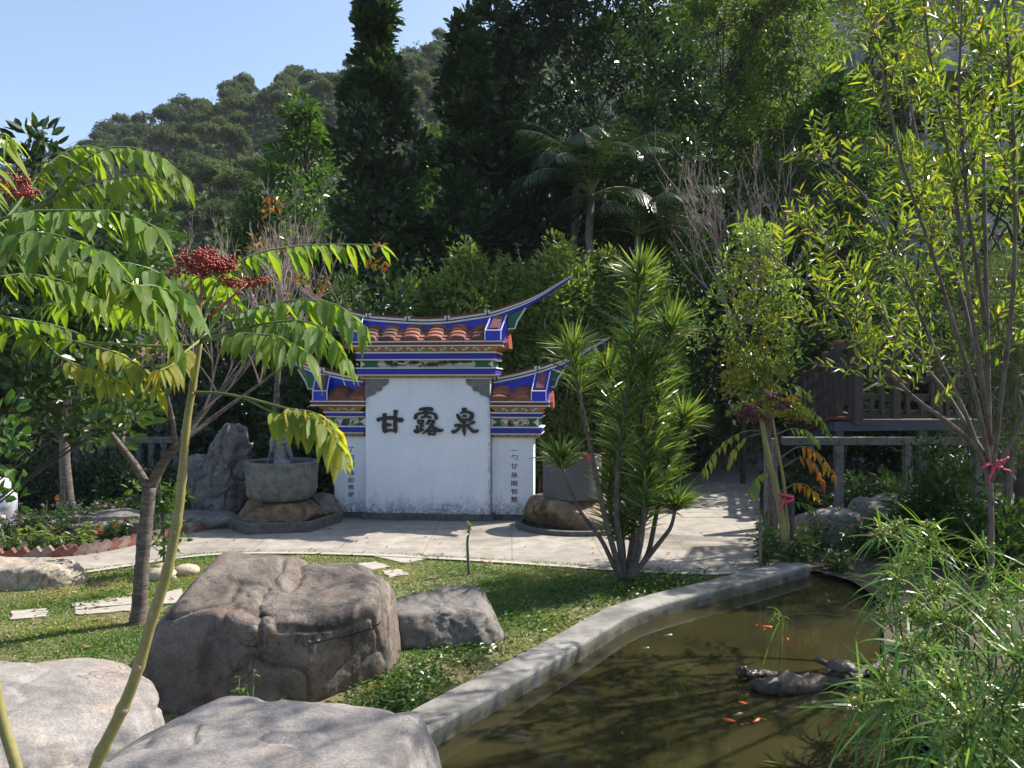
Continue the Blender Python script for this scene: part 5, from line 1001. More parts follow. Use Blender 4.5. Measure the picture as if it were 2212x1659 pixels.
def leaflets(mb, P, D, L, W, curl, mi=0, g=rng, tone=None, seg=7):
    n = len(P); D = nz(D); N0 = nz(np.array([0, 0, 1.0]) + g.normal(0, .28, (n, 3))); S = nz(np.cross(D, N0)); N = np.cross(S, D); L = np.broadcast_to(L, (n,))[:, None]; W = np.broadcast_to(W, (n,))[:, None] / 2; curl = np.broadcast_to(curl, (n,))[:, None]
    prof = [.10, .72, .98, 1.0, .88, .64, .30, .0]; rows = []; uv = []
    for k in range(seg + 1):
        t = k / seg; c = P + D * L * t + np.array([0, 0, -1.0]) * curl * L * t * t; w_ = W * prof[k]; wave = .06 * W * math.sin(k * 2.4)
        rows += [c - S * w_ + N * (w_ * .30 + wave), c, c + S * w_ + N * (w_ * .30 - wave)]; uv += [(t, -1), (t, 0), (t, 1)]
    V = np.stack(rows, 1); m = V.shape[1]; o = np.arange(n)[:, None] * m; fs = []
    for k in range(seg): b = 3 * k; fs += [o + np.array([[b, b + 1, b + 4, b + 3]]), o + np.array([[b + 1, b + 2, b + 5, b + 4]])]
    tn = g.random(n) if tone is None else np.clip(tone + g.normal(0, .13, n), 0, 1)
    mb.add(V.reshape(-1, 3), fs, mi, np.repeat(tn, m), np.tile(np.array(uv), (n, 1)))
def curve3(pts, n=24):
    P = np.array([px(*p) for p in pts]); d = np.r_[0, np.cumsum(np.linalg.norm(np.diff(P, axis=0), axis=1))]; t = np.linspace(0, d[-1], n); Q = np.stack([np.interp(t, d, P[:, k]) for k in range(3)], -1)
    for _ in range(4): Q[1:-1] = .25 * Q[:-2] + .5 * Q[1:-1] + .25 * Q[2:]
    return Q
def frond(mb, pts, L, W, pairs=8, t0=.35, mi=0, g=rng, tone=.35, r=.006, curl=.28, drop=.66, stem_mi=1, jit=0):
    Q = curve3(pts, 30) + (g.normal(0, jit, 3) if jit else 0); mb.tube(Q, np.linspace(r, r * .35, 30), 6, stem_mi)
    T = nz(np.gradient(Q, axis=0)); n = len(Q); idx = np.linspace(t0 * (n - 1), n - 1, pairs); P = []; D = []; LL = []
    for q, i in enumerate(idx):
        i0 = int(i); t = T[i0]; s = nz(np.cross(t, [0, 0, 1])); last = q == len(idx) - 1
        for sg in ((-1, 1) if not last else (-1, 1, 0)):
            P.append(Q[i0] + sg * s * .004 + g.normal(0, .003, 3)); D.append(t * .42 + sg * s * g.uniform(.35, .75) + [0, 0, -drop * g.uniform(.55, 1.25)] if sg else t + [0, 0, -.5]); LL.append(L * g.uniform(.62, 1.22) * (.82 + .25 * math.sin(math.pi * q / max(1, len(idx) - 1))))
    LL = np.array(LL); leaflets(mb, np.array(P), np.array(D), LL, LL * W / L, curl * g.uniform(.1, 2.4, len(P)), mi, g, tone)
BERRY = simple('berry_red', (.26, .030, .015), .35, .5, 30, 0); BERRYP = simple('berry_purple', (.10, .018, .03), .4, .5, 30, 0); BST = simple('berry_stalk', (.22, .05, .03), .6, .2, 20, 0)
def berries(name, c, rx, ry, rz, n, r, m, parent, seed, stalk_to=None):
    g = np.random.default_rng(seed); mb = MB(); d0, f0 = ico(1); c = np.asarray(c); hubs = []
    for k in range(max(5, n // 30)):
        a = g.random() * 6.28; rr = math.sqrt(g.random()); hubs.append(c + [rx * rr * math.cos(a), ry * rr * math.sin(a), rz * (g.uniform(-.6, 1.0) * (1 - .55 * rr))])
    b0 = c + [0, 0, -rz * 1.2] if stalk_to is None else np.asarray(stalk_to)
    mb.tube(wig(b0, c, 5, .04, g), [.006, .005, .005, .004, .003], 5, 1)
    for h in hubs: mb.tube(wig(c - [0, 0, rz * .5 * g.random()], h, 4, .08, g), .0028, 4, 1)
    for k in range(n):
        h = hubs[int(g.integers(len(hubs)))]; p = h + g.normal(0, 1, 3) * [rx * .17, ry * .2, rz * .16]; mb.add(d0 * r * g.uniform(.75, 1.15) + p, f0, 0)
    return mb.build(name, [m, BST], parent, smooth=True)

# ---- big leaved sapling in front
SAPB = NT('sapling_bark'); co = SAPB.coord(); n = SAPB.noise(SAPB.coord((1, 1, .5)), 9, 6, .7); sx = SAPB.n('ShaderNodeSeparateXYZ'); SAPB.l(SAPB.n('ShaderNodeTexCoord').outputs['Object'], sx.inputs[0])
tc = SAPB.ramp(SAPB.math('ADD', sx.outputs[2], SAPB.math('MULTIPLY', n, .35)), [(.0, (.34, .24, .12)), (.42, (.29, .23, .09)), (.75, (.17, .21, .055))]) if False else SAPB.ramp(n, [(.3, (.20, .20, .06)), (.55, (.27, .24, .085)), (.75, (.34, .27, .13))])
SAPB.col(SAPB.mix(.35, tc, SAPB.ramp(SAPB.noise(co, 60, 4, .7), [(.35, .5), (.65, 1.25)]), 'MULTIPLY')).rough(.55); SAPB.bump(n, .3, .004); SAPB = SAPB.m
SCAR = simple('leaf_scar', (.34, .25, .20), .8, .3, 60, .2, .002)
DS = 2.75; sp_base = px(160, 829.5 + H * F / DS, DS); sap = thing('sapling', 'leaning green stemmed sapling with big drooping compound leaves and red berry clusters', 'sapling', sp_base)
stem = [(160, 2180, DS), (165, 1900, DS), (185, 1720, DS), (210, 1640, DS), (252, 1560, DS), (287, 1480, DS), (306, 1420, DS), (330, 1330, DS), (352, 1270, DS), (366, 1215, DS), (377, 1160, DS), (390, 1080, DS), (394, 1020, DS), (399, 960, DS), (404, 905, DS), (414, 850, DS), (424, 790, DS), (432, 735, DS)]
Q = curve3(stem, 90); wv = Q.copy(); tt = np.linspace(0, 1, 90); rad = np.interp(Q[:, 2], [0, 1.0, 1.6, 2.3, 2.36], [.027, .0205, .017, .011, .010]); nodes = [.30, .38, .45, .52, .60, .66, .73, .80, .87, .93]
for q in nodes: rad = rad * (1 + .20 * np.exp(-((tt - q) / .006) ** 2))
mb = MB(); mb.tube(Q, rad, 16); mb.build('stem', SAPB, sap, smooth=True)
for q in nodes:
    i = int(q * 89); a = rng.uniform(-1.2, 1.2) - 1.57; mb = MB(); d0, f0 = ico(2); d = np.array([math.cos(a), math.sin(a), 0]); s = np.cross(d, [0, 0, 1])
    mb.add(Q[i] + d * rad[i] * .82 + d0[:, :1] * d * .005 + d0[:, 1:2] * s * rad[i] * .55 + d0[:, 2:] * np.array([0, 0, 1]) * rad[i] * .62, f0); mb.build('leaf_scar', SCAR, sap, smooth=True)
top = (432, 735)
RF = [  # right and centre leaves of this sapling: path, length, width, pairs, tone, material index
 ([(432, 735, 2.75), (540, 668, 2.70), (650, 645, 2.66), (730, 655, 2.62), (780, 700, 2.60)], .150, .056, 11, .30, 0),
 ([(432, 735, 2.75), (560, 700, 2.62), (650, 690, 2.52), (710, 712, 2.48), (748, 775, 2.46)], .155, .058, 10, .30, 0),
 ([(430, 730, 2.75), (470, 600, 2.9), (540, 548, 3.0), (640, 530, 3.05), (740, 527, 3.1), (822, 530, 3.12)], .120, .045, 14, .42, 0),
 ([(430, 735, 2.75), (400, 640, 2.6), (340, 585, 2.5), (270, 565, 2.42), (205, 572, 2.36)], .165, .068, 9, .25, 0),
 ([(430, 735, 2.75), (410, 670, 2.62), (370, 630, 2.5), (330, 615, 2.4), (290, 618, 2.33)], .160, .066, 8, .35, 0),
 ([(430, 740, 2.75), (470, 690, 2.9), (500, 640, 3.0), (470, 600, 3.1), (400, 590, 3.2)], .13, .05, 9, .35, 0),
 ([(432, 740, 2.75), (520, 720, 2.6), (600, 725, 2.45), (660, 760, 2.4)], .14, .052, 8, .38, 0),
 ([(430, 745, 2.75), (340, 748, 2.7), (160, 738, 2.65), (75, 722, 2.62), (10, 716, 2.6)], .085, .040, 5, .42, 0),
 ([(160, 738, 2.65), (200, 748, 2.62), (260, 765, 2.58), (310, 795, 2.55), (335, 838, 2.53)], .105, .046, 9, .55, 1),
 ([(75, 722, 2.62), (120, 765, 2.6), (165, 790, 2.58), (215, 800, 2.56), (262, 830, 2.55)], .100, .046, 7, .45, 1),
 ([(418, 848, 2.75), (470, 848, 2.72), (524, 857, 2.68), (590, 893, 2.64), (650, 898, 2.60), (700, 915, 2.56), (742, 975, 2.54)], .135, .058, 14, .45, 1),
 ([(524, 857, 2.68), (580, 872, 2.66), (630, 885, 2.62), (680, 890, 2.60), (722, 920, 2.58), (735, 960, 2.57)], .120, .052, 11, .62, 1),
 ([(432, 735, 2.75), (330, 690, 2.85), (240, 650, 2.9), (160, 640, 2.95), (90, 660, 3.0)], .135, .052, 10, .35, 0),
 ([(432, 735, 2.75), (400, 760, 2.6), (370, 790, 2.5), (345, 800, 2.42)], .10, .042, 5, .75, 1)]
for k, (pts, L, W, pr, tone, mi) in enumerate(RF):
    mb = MB(); g = np.random.default_rng(500 + k); t0 = {7: .62, 10: .55, 11: .42, 9: .45, 13: .4}.get(k, .34 if k not in (0, 1, 2) else .28); frond(mb, pts, L * .70, W * .66, pr + 6, t0, 0, g, tone); mb.build('compound_leaf', [LFTY if mi else LFT, STEMG], sap, smooth=True)
berries('berry_cluster', px(438, 580, 2.85), .105, .07, .078, 620, .0052, BERRY, sap, 1, px(436, 700, 2.78)); berries('berry_cluster', px(535, 612, 2.9), .085, .06, .035, 230, .0046, BERRY, sap, 2, px(450, 690, 2.8)); berries('berry_cluster', px(365, 805, 3.1), .035, .03, .025, 60, .004, BERRY, sap, 3, px(420, 780, 2.8))
# ---- second sapling, its stem just enters at the lower left, its leaves arch in from the left
s2b = px(70, 829.5 + H * F / 2.45, 2.45); sap2 = thing('sapling', 'second sapling, its stem crossing the lower left corner and leaves arching in from the left', 'sapling', s2b)
Q = curve3([(70, 2350, 2.45), (60, 1900, 2.45), (42, 1660, 2.45), (20, 1610, 2.45), (5, 1570, 2.45), (-4, 1520, 2.45), (-30, 1380, 2.45), (-75, 1000, 2.45), (-80, 700, 2.45), (-62, 560, 2.45)], 60); rad = np.linspace(.022, .010, 60) * (1 + .12 * (np.sin(np.linspace(0, 40, 60)) > .93)); mb = MB(); mb.tube(Q, rad, 14); mb.build('stem', SAPB, sap2, smooth=True)
LF2 = [([(-62, 560, 2.45), (20, 470, 2.45), (112, 431, 2.5), (170, 350, 2.55), (240, 312, 2.6), (330, 325, 2.62), (398, 380, 2.64)], .115, .043, 13, .40, 0, .42),
 ([(-62, 560, 2.45), (112, 431, 2.5), (190, 400, 2.52), (260, 380, 2.55), (330, 375, 2.58), (372, 400, 2.6)], .11, .042, 11, .55, 0, .45),
 ([(-62, 560, 2.45), (40, 440, 2.6), (90, 370, 2.7), (130, 330, 2.75), (190, 310, 2.8), (250, 330, 2.85)], .11, .042, 10, .40, 0, .45),
 ([(-62, 560, 2.45), (-20, 480, 2.35), (60, 455, 2.3), (170, 455, 2.26), (260, 455, 2.24), (335, 490, 2.22)], .140, .054, 12, .28, 0, .25),
 ([(-62, 560, 2.45), (-10, 520, 2.3), (60, 500, 2.2), (140, 510, 2.15), (220, 545, 2.1)], .145, .058, 9, .25, 0, .25),
 ([(-62, 560, 2.45), (0, 560, 2.4), (90, 545, 2.4), (180, 565, 2.38), (280, 610, 2.36), (350, 665, 2.35), (385, 740, 2.35)], .145, .058, 12, .38, 0, .3),
 ([(-62, 600, 2.45), (-10, 600, 2.5), (60, 590, 2.55), (150, 610, 2.6), (220, 650, 2.62)], .12, .048, 9, .4, 0, .25),
 ([(-62, 560, 2.45), (-40, 420, 2.3), (-20, 330, 2.2), (0, 280, 2.15), (24, 300, 2.12)], .11, .045, 7, .6, 0, .4),
 ([(-62, 640, 2.45), (-20, 680, 2.5), (40, 690, 2.6), (110, 700, 2.65), (170, 720, 2.7)], .085, .038, 5, .40, 0, .3)]
for k, (pts, L, W, pr, tone, mi, t0) in enumerate(LF2):
    mb = MB(); frond(mb, pts, L * .70, W * .66, pr + 6, t0, 0, np.random.default_rng(540 + k), tone); mb.build('compound_leaf', [LFTY if mi else LFT, STEMG], sap2, smooth=True)
berries('berry_cluster', px(22, 412, 2.4), .075, .05, .05, 240, .0045, BERRY, sap2, 4, px(-30, 500, 2.45)); berries('berry_cluster', px(40, 525, 2.7), .04, .03, .03, 70, .004, BERRY, sap2, 5, px(-30, 560, 2.5))

# ---- bare twigged trees
def grow(mb, p, d, L, r, depth, g, up=.25, spread=.7, kids=(3, 5), mi=0, tips=None, wob=.14):
    n = 6; P = [np.asarray(p, float)]; dd = nz(d)
    for _ in range(n): dd = nz(dd + g.normal(0, wob, 3) + [0, 0, up * .25]); P.append(P[-1] + dd * L / n)
    P = np.array(P); mb.tube(P, np.linspace(r, r * .45, n + 1), 6 if r > .008 else 4, mi)
    if tips is not None and depth <= 1: tips += [(P[k], nz(P[k] - P[k-1])) for k in (3, 5, 6)]
    if depth > 0:
        for _ in range(int(g.integers(*kids))):
            k = int(g.integers(2, n + 1)); bd = nz(P[k] - P[k-1]); nd = nz(bd + rdir(1, g)[0] * spread + [0, 0, up]); grow(mb, P[k], nd, L * g.uniform(.5, .75), r * .52, depth - 1, g, up, spread, kids, mi, tips, wob)
g = np.random.default_rng(61); DC = 7.25
chb = px(297, 1352, DC); chb[2] = 0; ch = thing('bare_tree', 'forked tree with pale banded trunk and nearly bare twigs on the lawn', 'tree', chb)
mb = MB(); Q = curve3([(296, 1362, DC), (299, 1330, DC), (303, 1280, DC), (308, 1200, DC), (316, 1120, DC), (323, 1052, DC)], 30); rr_ = np.linspace(.068, .060, 30) * (1 + .35 * np.exp(-np.linspace(0, 12, 30))); mb.tube(Q, rr_ * (1 + .05 * rng.normal(0, 1, 30)), 16); mb.build('trunk', BARKB, ch, smooth=True)
def limb(pts, r0, r1, m=BARKB, par=ch, n=26): b = MB(); b.tube(curve3(pts, n), np.linspace(r0, r1, n), 10); b.build('limb', m, par, smooth=True)
limb([(323, 1060, DC), (298, 1012, DC), (262, 965, DC), (230, 925, DC - .1), (213, 880, DC - .1), (196, 820, DC - .2)], .040, .014); limb([(323, 1062, DC), (346, 1003, DC), (385, 960, DC), (420, 915, DC + .1), (470, 850, DC + .2), (530, 790, DC + .3), (600, 730, DC + .4)], .050, .012)
limb([(385, 960, DC), (470, 895, DC + .2), (560, 830, DC + .4), (640, 770, DC + .5)], .026, .008); limb([(380, 965, DC), (372, 900, DC - .1), (352, 820, DC - .2), (330, 740, DC - .3)], .024, .008); limb([(262, 965, DC), (275, 900, DC + .2), (262, 840, DC + .3)], .016, .007)
tips = []
for k, (u, v, D, L) in enumerate(((196, 820, DC - .2, .55), (213, 880, DC - .1, .5), (600, 730, DC + .4, .6), (530, 790, DC + .3, .75), (470, 850, DC + .2, .8), (640, 770, DC + .5, .5), (352, 820, DC - .2, .6), (330, 740, DC - .3, .7), (262, 840, DC + .3, .6), (560, 830, DC + .4, .7), (440, 885, DC + .1, .9))):
    mb = MB(); tl = []
    for q in range(3): grow(mb, px(u, v, D), [g.normal(0, .5), g.normal(0, .5), .8], L, .009, 2, g, .35, .7, tips=tl)
    mb.build('twigs', TWIG, ch); tips += tl
sel = [tips[i] for i in g.permutation(len(tips))[:230]]; mb = MB(); P = np.array([a for a, b in sel]); mb.leaves(P, rdir(len(P), g) + [0, 0, -.5], rdir(len(P), g), g.uniform(.05, .09, len(P)), .032, .25); mb.build('leaves', LF_YEL, ch)
b2 = at(640, 9.6); bt = thing('bare_tree', 'pale bare twigged tree behind the red berries, left of the wall roof', 'tree', b2); mb = MB(); Q = curve3([(640, 1225, 9.6), (630, 1000, 9.6), (615, 850, 9.6), (620, 720, 9.6)], 20); mb = MB(); 
b2 = at(585, 13.6); bt.location = b2; bt['_w'] = [float(q) for q in b2]
mb.tube(curve3([(585, 1110, 13.6), (590, 960, 13.5), (600, 820, 13.4), (605, 690, 13.3)], 20), np.linspace(.07, .035, 20), 8); mb.build('trunk', BARKB, bt, smooth=True)
for k, (du, L) in enumerate(((-1.0, 1.3), (-.6, 1.5), (-.25, 1.6), (.1, 1.5), (.5, 1.4), (.95, 1.3), (1.5, 1.2))):
    mb = MB(); tl = []; grow(mb, px(603, 715 - 12 * k % 30, 13.35), [du * .75, g.normal(0, .3), .75], L * .8, .022, 3, g, .45, .55, (3, 5), tips=tl); mb.build('branch', TWIG, bt)
mb = MB(); P = np.array([px(u, v, 13.0) for u, v in ((592, 432), (586, 450), (640, 600), (810, 560), (830, 575), (822, 530), (700, 610), (560, 520))]); P = np.repeat(P, 9, 0) + g.normal(0, .07, (72, 3)); mb.leaves(P, rdir(72, g) + [0, 0, -.4], rdir(72, g) + [0, 0, .5], .15, .06, .2); mb.build('leaves', LF_AUT, bt)
b3 = at(1605, 16.5); bs3 = thing('bare_shrub', 'bare pinkish grey shrub fanning upward beyond the path', 'shrub', b3)
for k in range(9):
    mb = MB(); d = [(-.75 + k * .19), g.normal(0, .3), 1.0]; p0 = px(1605 + 6 * (k - 4), 700, 16.5)
    if k == 0: mb.tube(wig(b3, px(1605, 690, 16.5), 6, .02, g), .06, 8); mb.build('trunk', BARKD, bs3); mb = MB()
    grow(mb, p0, d, 1.9, .030, 3, g, .35, .5, (3, 6)); mb.build('branch', TWIG, bs3)

# ---- left: tree with dark trunk behind the bed, glossy bush, small sapling
tree('broadleaf_tree', 'dark banded trunk tree standing in the left flower bed', at(152, 13.2), 4.4, lambda t: 1.5 * math.sin(math.pi * min(1, t * .9 + .1)) + .3, 60, .4, 34, .11, .05, LF_MID, BARKB, tr=.115, seed=62, hmin=.55, lean=(-.15, 0), trunks=1)
def glossy(name, label, spots, base, n, L, W, lm, seed, rad=.2, k=1):
    g = np.random.default_rng(seed); t = thing(name, label, 'shrub', base); m = MB(); cen = np.array([px(*s) for s in spots])
    for c_ in cen[::k]: m.tube(wig(base, c_, 7, .012, g), np.linspace(.014, .004, 7), 5)
    m.build('branches', BARKD, t, smooth=True); m = MB(); clumps(m, cen, rad, n, L, W, .55, 1, .5, None, .5, .1, 0, g); m.build('foliage', lm, t); return t
g = np.random.default_rng(63); sp_ = [(g.uniform(-80, 330) - max(0, (v - 700) * .25), v, g.uniform(5.6, 7.2)) for v in g.uniform(450, 930, 150)]
glossy('glossy_bush', 'bush with glossy dark oval leaves behind the saplings at the left', sp_, at(-440, 6.6), 44, .09, .052, LF_GLOSS, 64, .24, 7)
glossy('glossy_bush', 'top shoots with dark upright leaves against the sky at far left', [(40, 330, 6), (60, 300, 6), (75, 285, 6), (95, 300, 6), (55, 350, 6), (30, 370, 6.1), (80, 340, 6), (105, 345, 6), (20, 420, 6.2), (70, 400, 6.2)], at(-80, 6.0), 13, .125, .05, LF_DARK, 65, .11)
glossy('glossy_bush', 'spray of light green rounded leaves at the left edge by the marble carving', [(4, 905, 3.5), (30, 950, 3.5), (8, 985, 3.5), (35, 1000, 3.5), (15, 1040, 3.5), (0, 1080, 3.5), (-10, 930, 3.5), (20, 880, 3.5), (25, 1075, 3.5), (-20, 1020, 3.5)], at(-520, 3.5), 10, .055, .034, LF_BRT, 66, .07, 12)
g = np.random.default_rng(67); lb = gx(352, 1238, 0); ls = thing('sapling', 'thin leafy sapling with glossy leaves by the river cobbles', 'sapling', lb); mb = MB(); mb.tube(curve3([(352, 1240, lb[1]), (356, 1170, lb[1]), (350, 1110, lb[1]), (356, 1050, lb[1])], 16), np.linspace(.014, .006, 16), 7); mb.build('stem', BARKD, ls, smooth=True)
mb = MB(); cen = [px(352 + g.normal(0, 34), g.uniform(1045, 1185), lb[1] + g.normal(0, .12)) for _ in range(34)]
for c_ in cen: mb.tube(wig(px(354, min(1200, 829.5 + (H - c_[2] + .1) / lb[1] * F), lb[1]), c_, 4, .05, g), .004, 4, 1)
clumps(mb, cen, .07, 11, .085, .042, .3, 1, .6, None, .4, .15, 0, g); mb.build('foliage', [LF_BRT, BARKD], ls)
sb_ = gx(1014, 1241, 0); stk = thing('sapling', 'tiny nearly leafless sapling on the lawn edge in front of the wall', 'sapling', sb_); mb = MB(); mb.tube(curve3([(1014, 1243, sb_[1]), (1011, 1205, sb_[1]), (1009, 1170, sb_[1]), (1013, 1145, sb_[1]), (1016, 1132, sb_[1])], 18), np.linspace(.022, .012, 18), 8); mb.build('stem', simple('lichen_stem', (.14, .16, .08), .8, .4, 30, .3), stk, smooth=True)
mb = MB(); P = np.repeat(np.array([px(1016, 1133, sb_[1]), px(1012, 1150, sb_[1])]), 7, 0); mb.leaves(P, rdir(14, g) + [0, 0, .5], rdir(14, g), .07, .016, .2); mb.build('leaves', LF_LITE, stk)

# ---- dracaena with several stems
DD = 8.75; drb = gx(1350, 1257, 0); dra = thing('dragon_tree', 'multi stemmed plant with rosettes of long narrow leaves at the lawn edge', 'plant', drb); g = np.random.default_rng(68)
LF_DRA = leafmat('leaf_dragon', [(.04, .10, .03), (.085, .17, .045), (.17, .26, .06), (.34, .34, .12)], .36, .24, tint=(1.4, 1.4, .4), spec=.6, clump=.15)
def head(mb, c, ax, n, L, W, g, mi=0, el=(-.3, 1.35), bend=.18, length=0):
    c = np.asarray(c, float); ax = nz(ax); e1 = nz(np.cross(ax, [.3, .9, .1])); e2 = np.cross(ax, e1); a = np.arange(n) * 2.4 + g.normal(0, .3, n); el_ = g.uniform(el[0], el[1], n)
    D = np.cos(el_)[:, None] * (np.cos(a)[:, None] * e1 + np.sin(a)[:, None] * e2) + np.sin(el_)[:, None] * ax; P = c - ax * (np.linspace(0, 1, n)[:, None] * length); mb.blades(P, D, np.tile(ax, (n, 1)) * 1.0 + rdir(n, g) * .6 + [0, -.4, 0], L * g.uniform(.7, 1.15, n), W, bend * g.uniform(.3, 1.8, n), 3, mi)
stems = [  # path, radius, leaves: (v-range along stem is covered from fraction f0), count, length
 ([(1342, 1256), (1300, 1165), (1255, 1110), (1228, 1050), (1207, 985)], .020, .93, 46, .36), ([(1345, 1254), (1312, 1140), (1292, 1050), (1268, 930), (1248, 830), (1236, 745)], .024, .80, 80, .42), ([(1350, 1255), (1330, 1110), (1338, 950), (1365, 780), (1376, 680), (1384, 590)], .026, .42, 220, .42),
 ([(1356, 1255), (1392, 1120), (1410, 960), (1430, 820), (1452, 700)], .028, .22, 260, .42), ([(1358, 1254), (1410, 1190), (1450, 1140), (1462, 1085)], .024, .93, 60, .38), ([(1352, 1255), (1372, 1130), (1350, 980), (1330, 880), (1310, 800)], .024, .20, 240, .38), ([(1360, 1252), (1400, 1205), (1420, 1100), (1440, 1000), (1480, 900)], .022, .45, 170, .40), ([(1350, 1256), (1340, 1180), (1310, 1080), (1330, 1000), (1350, 930)], .018, .25, 190, .36), ([(1362, 1254), (1385, 1180), (1395, 1050), (1385, 900), (1400, 780)], .022, .36, 190, .40), ([(1345, 1256), (1350, 1200), (1345, 1150), (1352, 1110)], .014, .7, 36, .26)]
for k, (pts, r, f0, nl, L) in enumerate(stems):
    D0 = DD + g.uniform(-.25, .25); P3 = [(u, v, drb[1] + (D0 - drb[1]) * min(1, q / 2)) for q, (u, v) in enumerate(pts)]; Q = curve3(P3, 30); mb = MB(); mb.tube(Q, np.linspace(r * 1.5, r * .7, 30), 9); st_ = mb.build('stem', BARKB if k % 2 else BARK, dra, smooth=True)
    mb = MB(); head(mb, Q[-1], Q[-1] - Q[-3], max(44, nl // 2), L * 1.1, .025, g, el=(.1, 1.4), bend=.14, length=.12)
    i0 = int(f0 * 29); seg_ = Q[i0:]; m_ = int(nl * 2.1); tq = g.random(m_) * (len(seg_) - 1); i = tq.astype(int); P = seg_[i] + (seg_[np.minimum(i + 1, len(seg_) - 1)] - seg_[i]) * (tq - i)[:, None]; D = rdir(m_, g) * [1, 1, .4] + [0, 0, .62]; mb.blades(P, D, rdir(m_, g) * .8 + [0, -.3, .6], L * 1.08 * g.uniform(.45, 1.1, m_), .022, g.uniform(.02, .30, m_) ** 1.2, 4)
    mb.build('rosette', LF_DRA, dra)

# ---- willow leaved trees at the right
def willow(label, base, stems, seed, nsub, L=.13, W=.028, lm=LF_WILLOW, r0=.028, name='willow_leaved_tree', leafn=13, start=.3, slen=(.40, .85), cat='tree'):
    g = np.random.default_rng(seed); t = thing(name, label, cat, base); tw = MB()
    for k, pts in enumerate(stems):
        Q = curve3(pts, 40); mb = MB(); rr = np.linspace(r0 * (1 if k < 2 else .75), .006, 40); mb.tube(Q, rr, 8); mb.build('trunk' if k == 0 else 'stem', BARKW, t, smooth=True)
        mb = MB(); T = nz(np.gradient(Q, axis=0))
        for q in range(nsub):
            i = int(39 * (start + (1 - start) * g.random() ** .8)); d = nz(T[i] * .7 + rdir(1, g)[0] * .85 + [0, 0, .30]); l = g.uniform(*slen) * (1.15 - i / 60); P = wig(Q[i], Q[i] + d * l + [0, 0, .06], 9, .04, g, -.03); mb.tube(P, np.linspace(.006, .002, 9), 4, 1)
            n = leafn; tt = np.linspace(.18, 1, n) * 8; ii = np.minimum(tt.astype(int), 7); LP = P[ii] + (P[ii + 1] - P[ii]) * (tt - ii)[:, None]; dd = nz(P[-1] - P[0]); s = nz(np.cross(dd, rdir(1, g)[0])); al = np.where(np.arange(n) % 2 == 0, 1, -1)[:, None]
            mb.leaves(LP, dd * .75 + s * al * .8 + rdir(n, g) * .28, rdir(n, g) * .9 + [0, -.3, .6], L * g.uniform(.65, 1.15, n), W * g.uniform(.8, 1.2, n), .12, .14, 0, np.clip(g.normal(.42, .25, n), 0, 1))
        mb.build('spray', [lm, BARKW], t)
    return t
BARKW = barkmat('willow_bark', (.07, .05, .04), (.20, .165, .135))
D1 = 7.0; wb = px(2140, 1090, D1); wb[2] = -.02
RIB = simple('pink_ribbon', (.62, .06, .13), .7, .15, 10, 0)
wt = willow('multi stemmed tree with narrow yellow green leaves fanning over the pond at right', wb, [
 [(2140, 1370, D1), (2142, 1180, D1), (2138, 1000, D1), (2134, 800, D1 + .05), (2128, 500, D1 + .1), (2122, 220, D1 + .2), (2112, -60, D1 + .3), (2090, -420, D1 + .2)],
 [(2142, 1090, D1), (2128, 985, D1), (2060, 920, D1 - .1), (1975, 862, D1 - .2), (1890, 775, D1 - .3), (1790, 650, D1 - .4), (1660, 545, D1 - .5)],
 [(2142, 1060, D1), (2090, 900, D1 + .1), (2020, 760, D1 + .1), (1955, 600, D1 + .2), (1880, 430, D1 + .2), (1760, 330, D1 + .3)],
 [(2140, 1010, D1), (2110, 860, D1 - .2), (2060, 700, D1 - .3), (2005, 520, D1 - .4), (1945, 350, D1 - .5), (1905, 150, D1 - .6), (1880, 20, D1 - .6), (1850, -250, D1 - .8)],
 [(2140, 960, D1), (2120, 800, D1 - .3), (2085, 600, D1 - .5), (2060, 380, D1 - .6), (2010, 150, D1 - .7), (1990, -60, D1 - .7), (1960, -400, D1 - .8)],
 [(2142, 1040, D1), (2160, 880, D1 - .3), (2190, 640, D1 - .6), (2195, 380, D1 - .8), (2180, 120, D1 - .9), (2160, -60, D1 - .9), (2120, -480, D1 - 1.0)],
 [(2128, 985, D1), (2040, 840, D1 + .4), (1950, 740, D1 + .7), (1850, 600, D1 + .8), (1740, 480, D1 + .9)],
 [(2145, 1030, D1), (2200, 930, D1 + .1), (2260, 700, D1 + .2), (2290, 400, D1 + .2), (2260, 60, D1 + .2)],
 [(2135, 900, D1), (2080, 640, D1 + .5), (2010, 420, D1 + .9), (1960, 200, D1 + 1.1), (1930, 20, D1 + 1.2)], [(2130, 700, D1), (2090, 450, D1 - .6), (2070, 200, D1 - .9), (2080, -30, D1 - 1.0)]], 71, 30)
mb = MB(); c_ = px(2139, 1000, D1); a = np.linspace(0, 6.6, 40); mb.tube(np.c_[c_[0] + .06 * np.cos(a), c_[1] + .06 * np.sin(a), c_[2] + .02 * a / 6 - .01 + .01 * np.sin(3*a)], .014, 6)
for dx, dz in ((-.14, -.03), (.12, -.07), (-.07, -.16), (.10, .06)): mb.tube(wig(c_ + [0, -.065, 0], c_ + [dx, -.10, dz], 6, .12, g), np.linspace(.014, .008, 6), 5)
tag(mb.build('ribbon', RIB, origin=c_, smooth=True), 'pink ribbon tied round the trunk of the narrow leaved tree at right', 'ribbon')
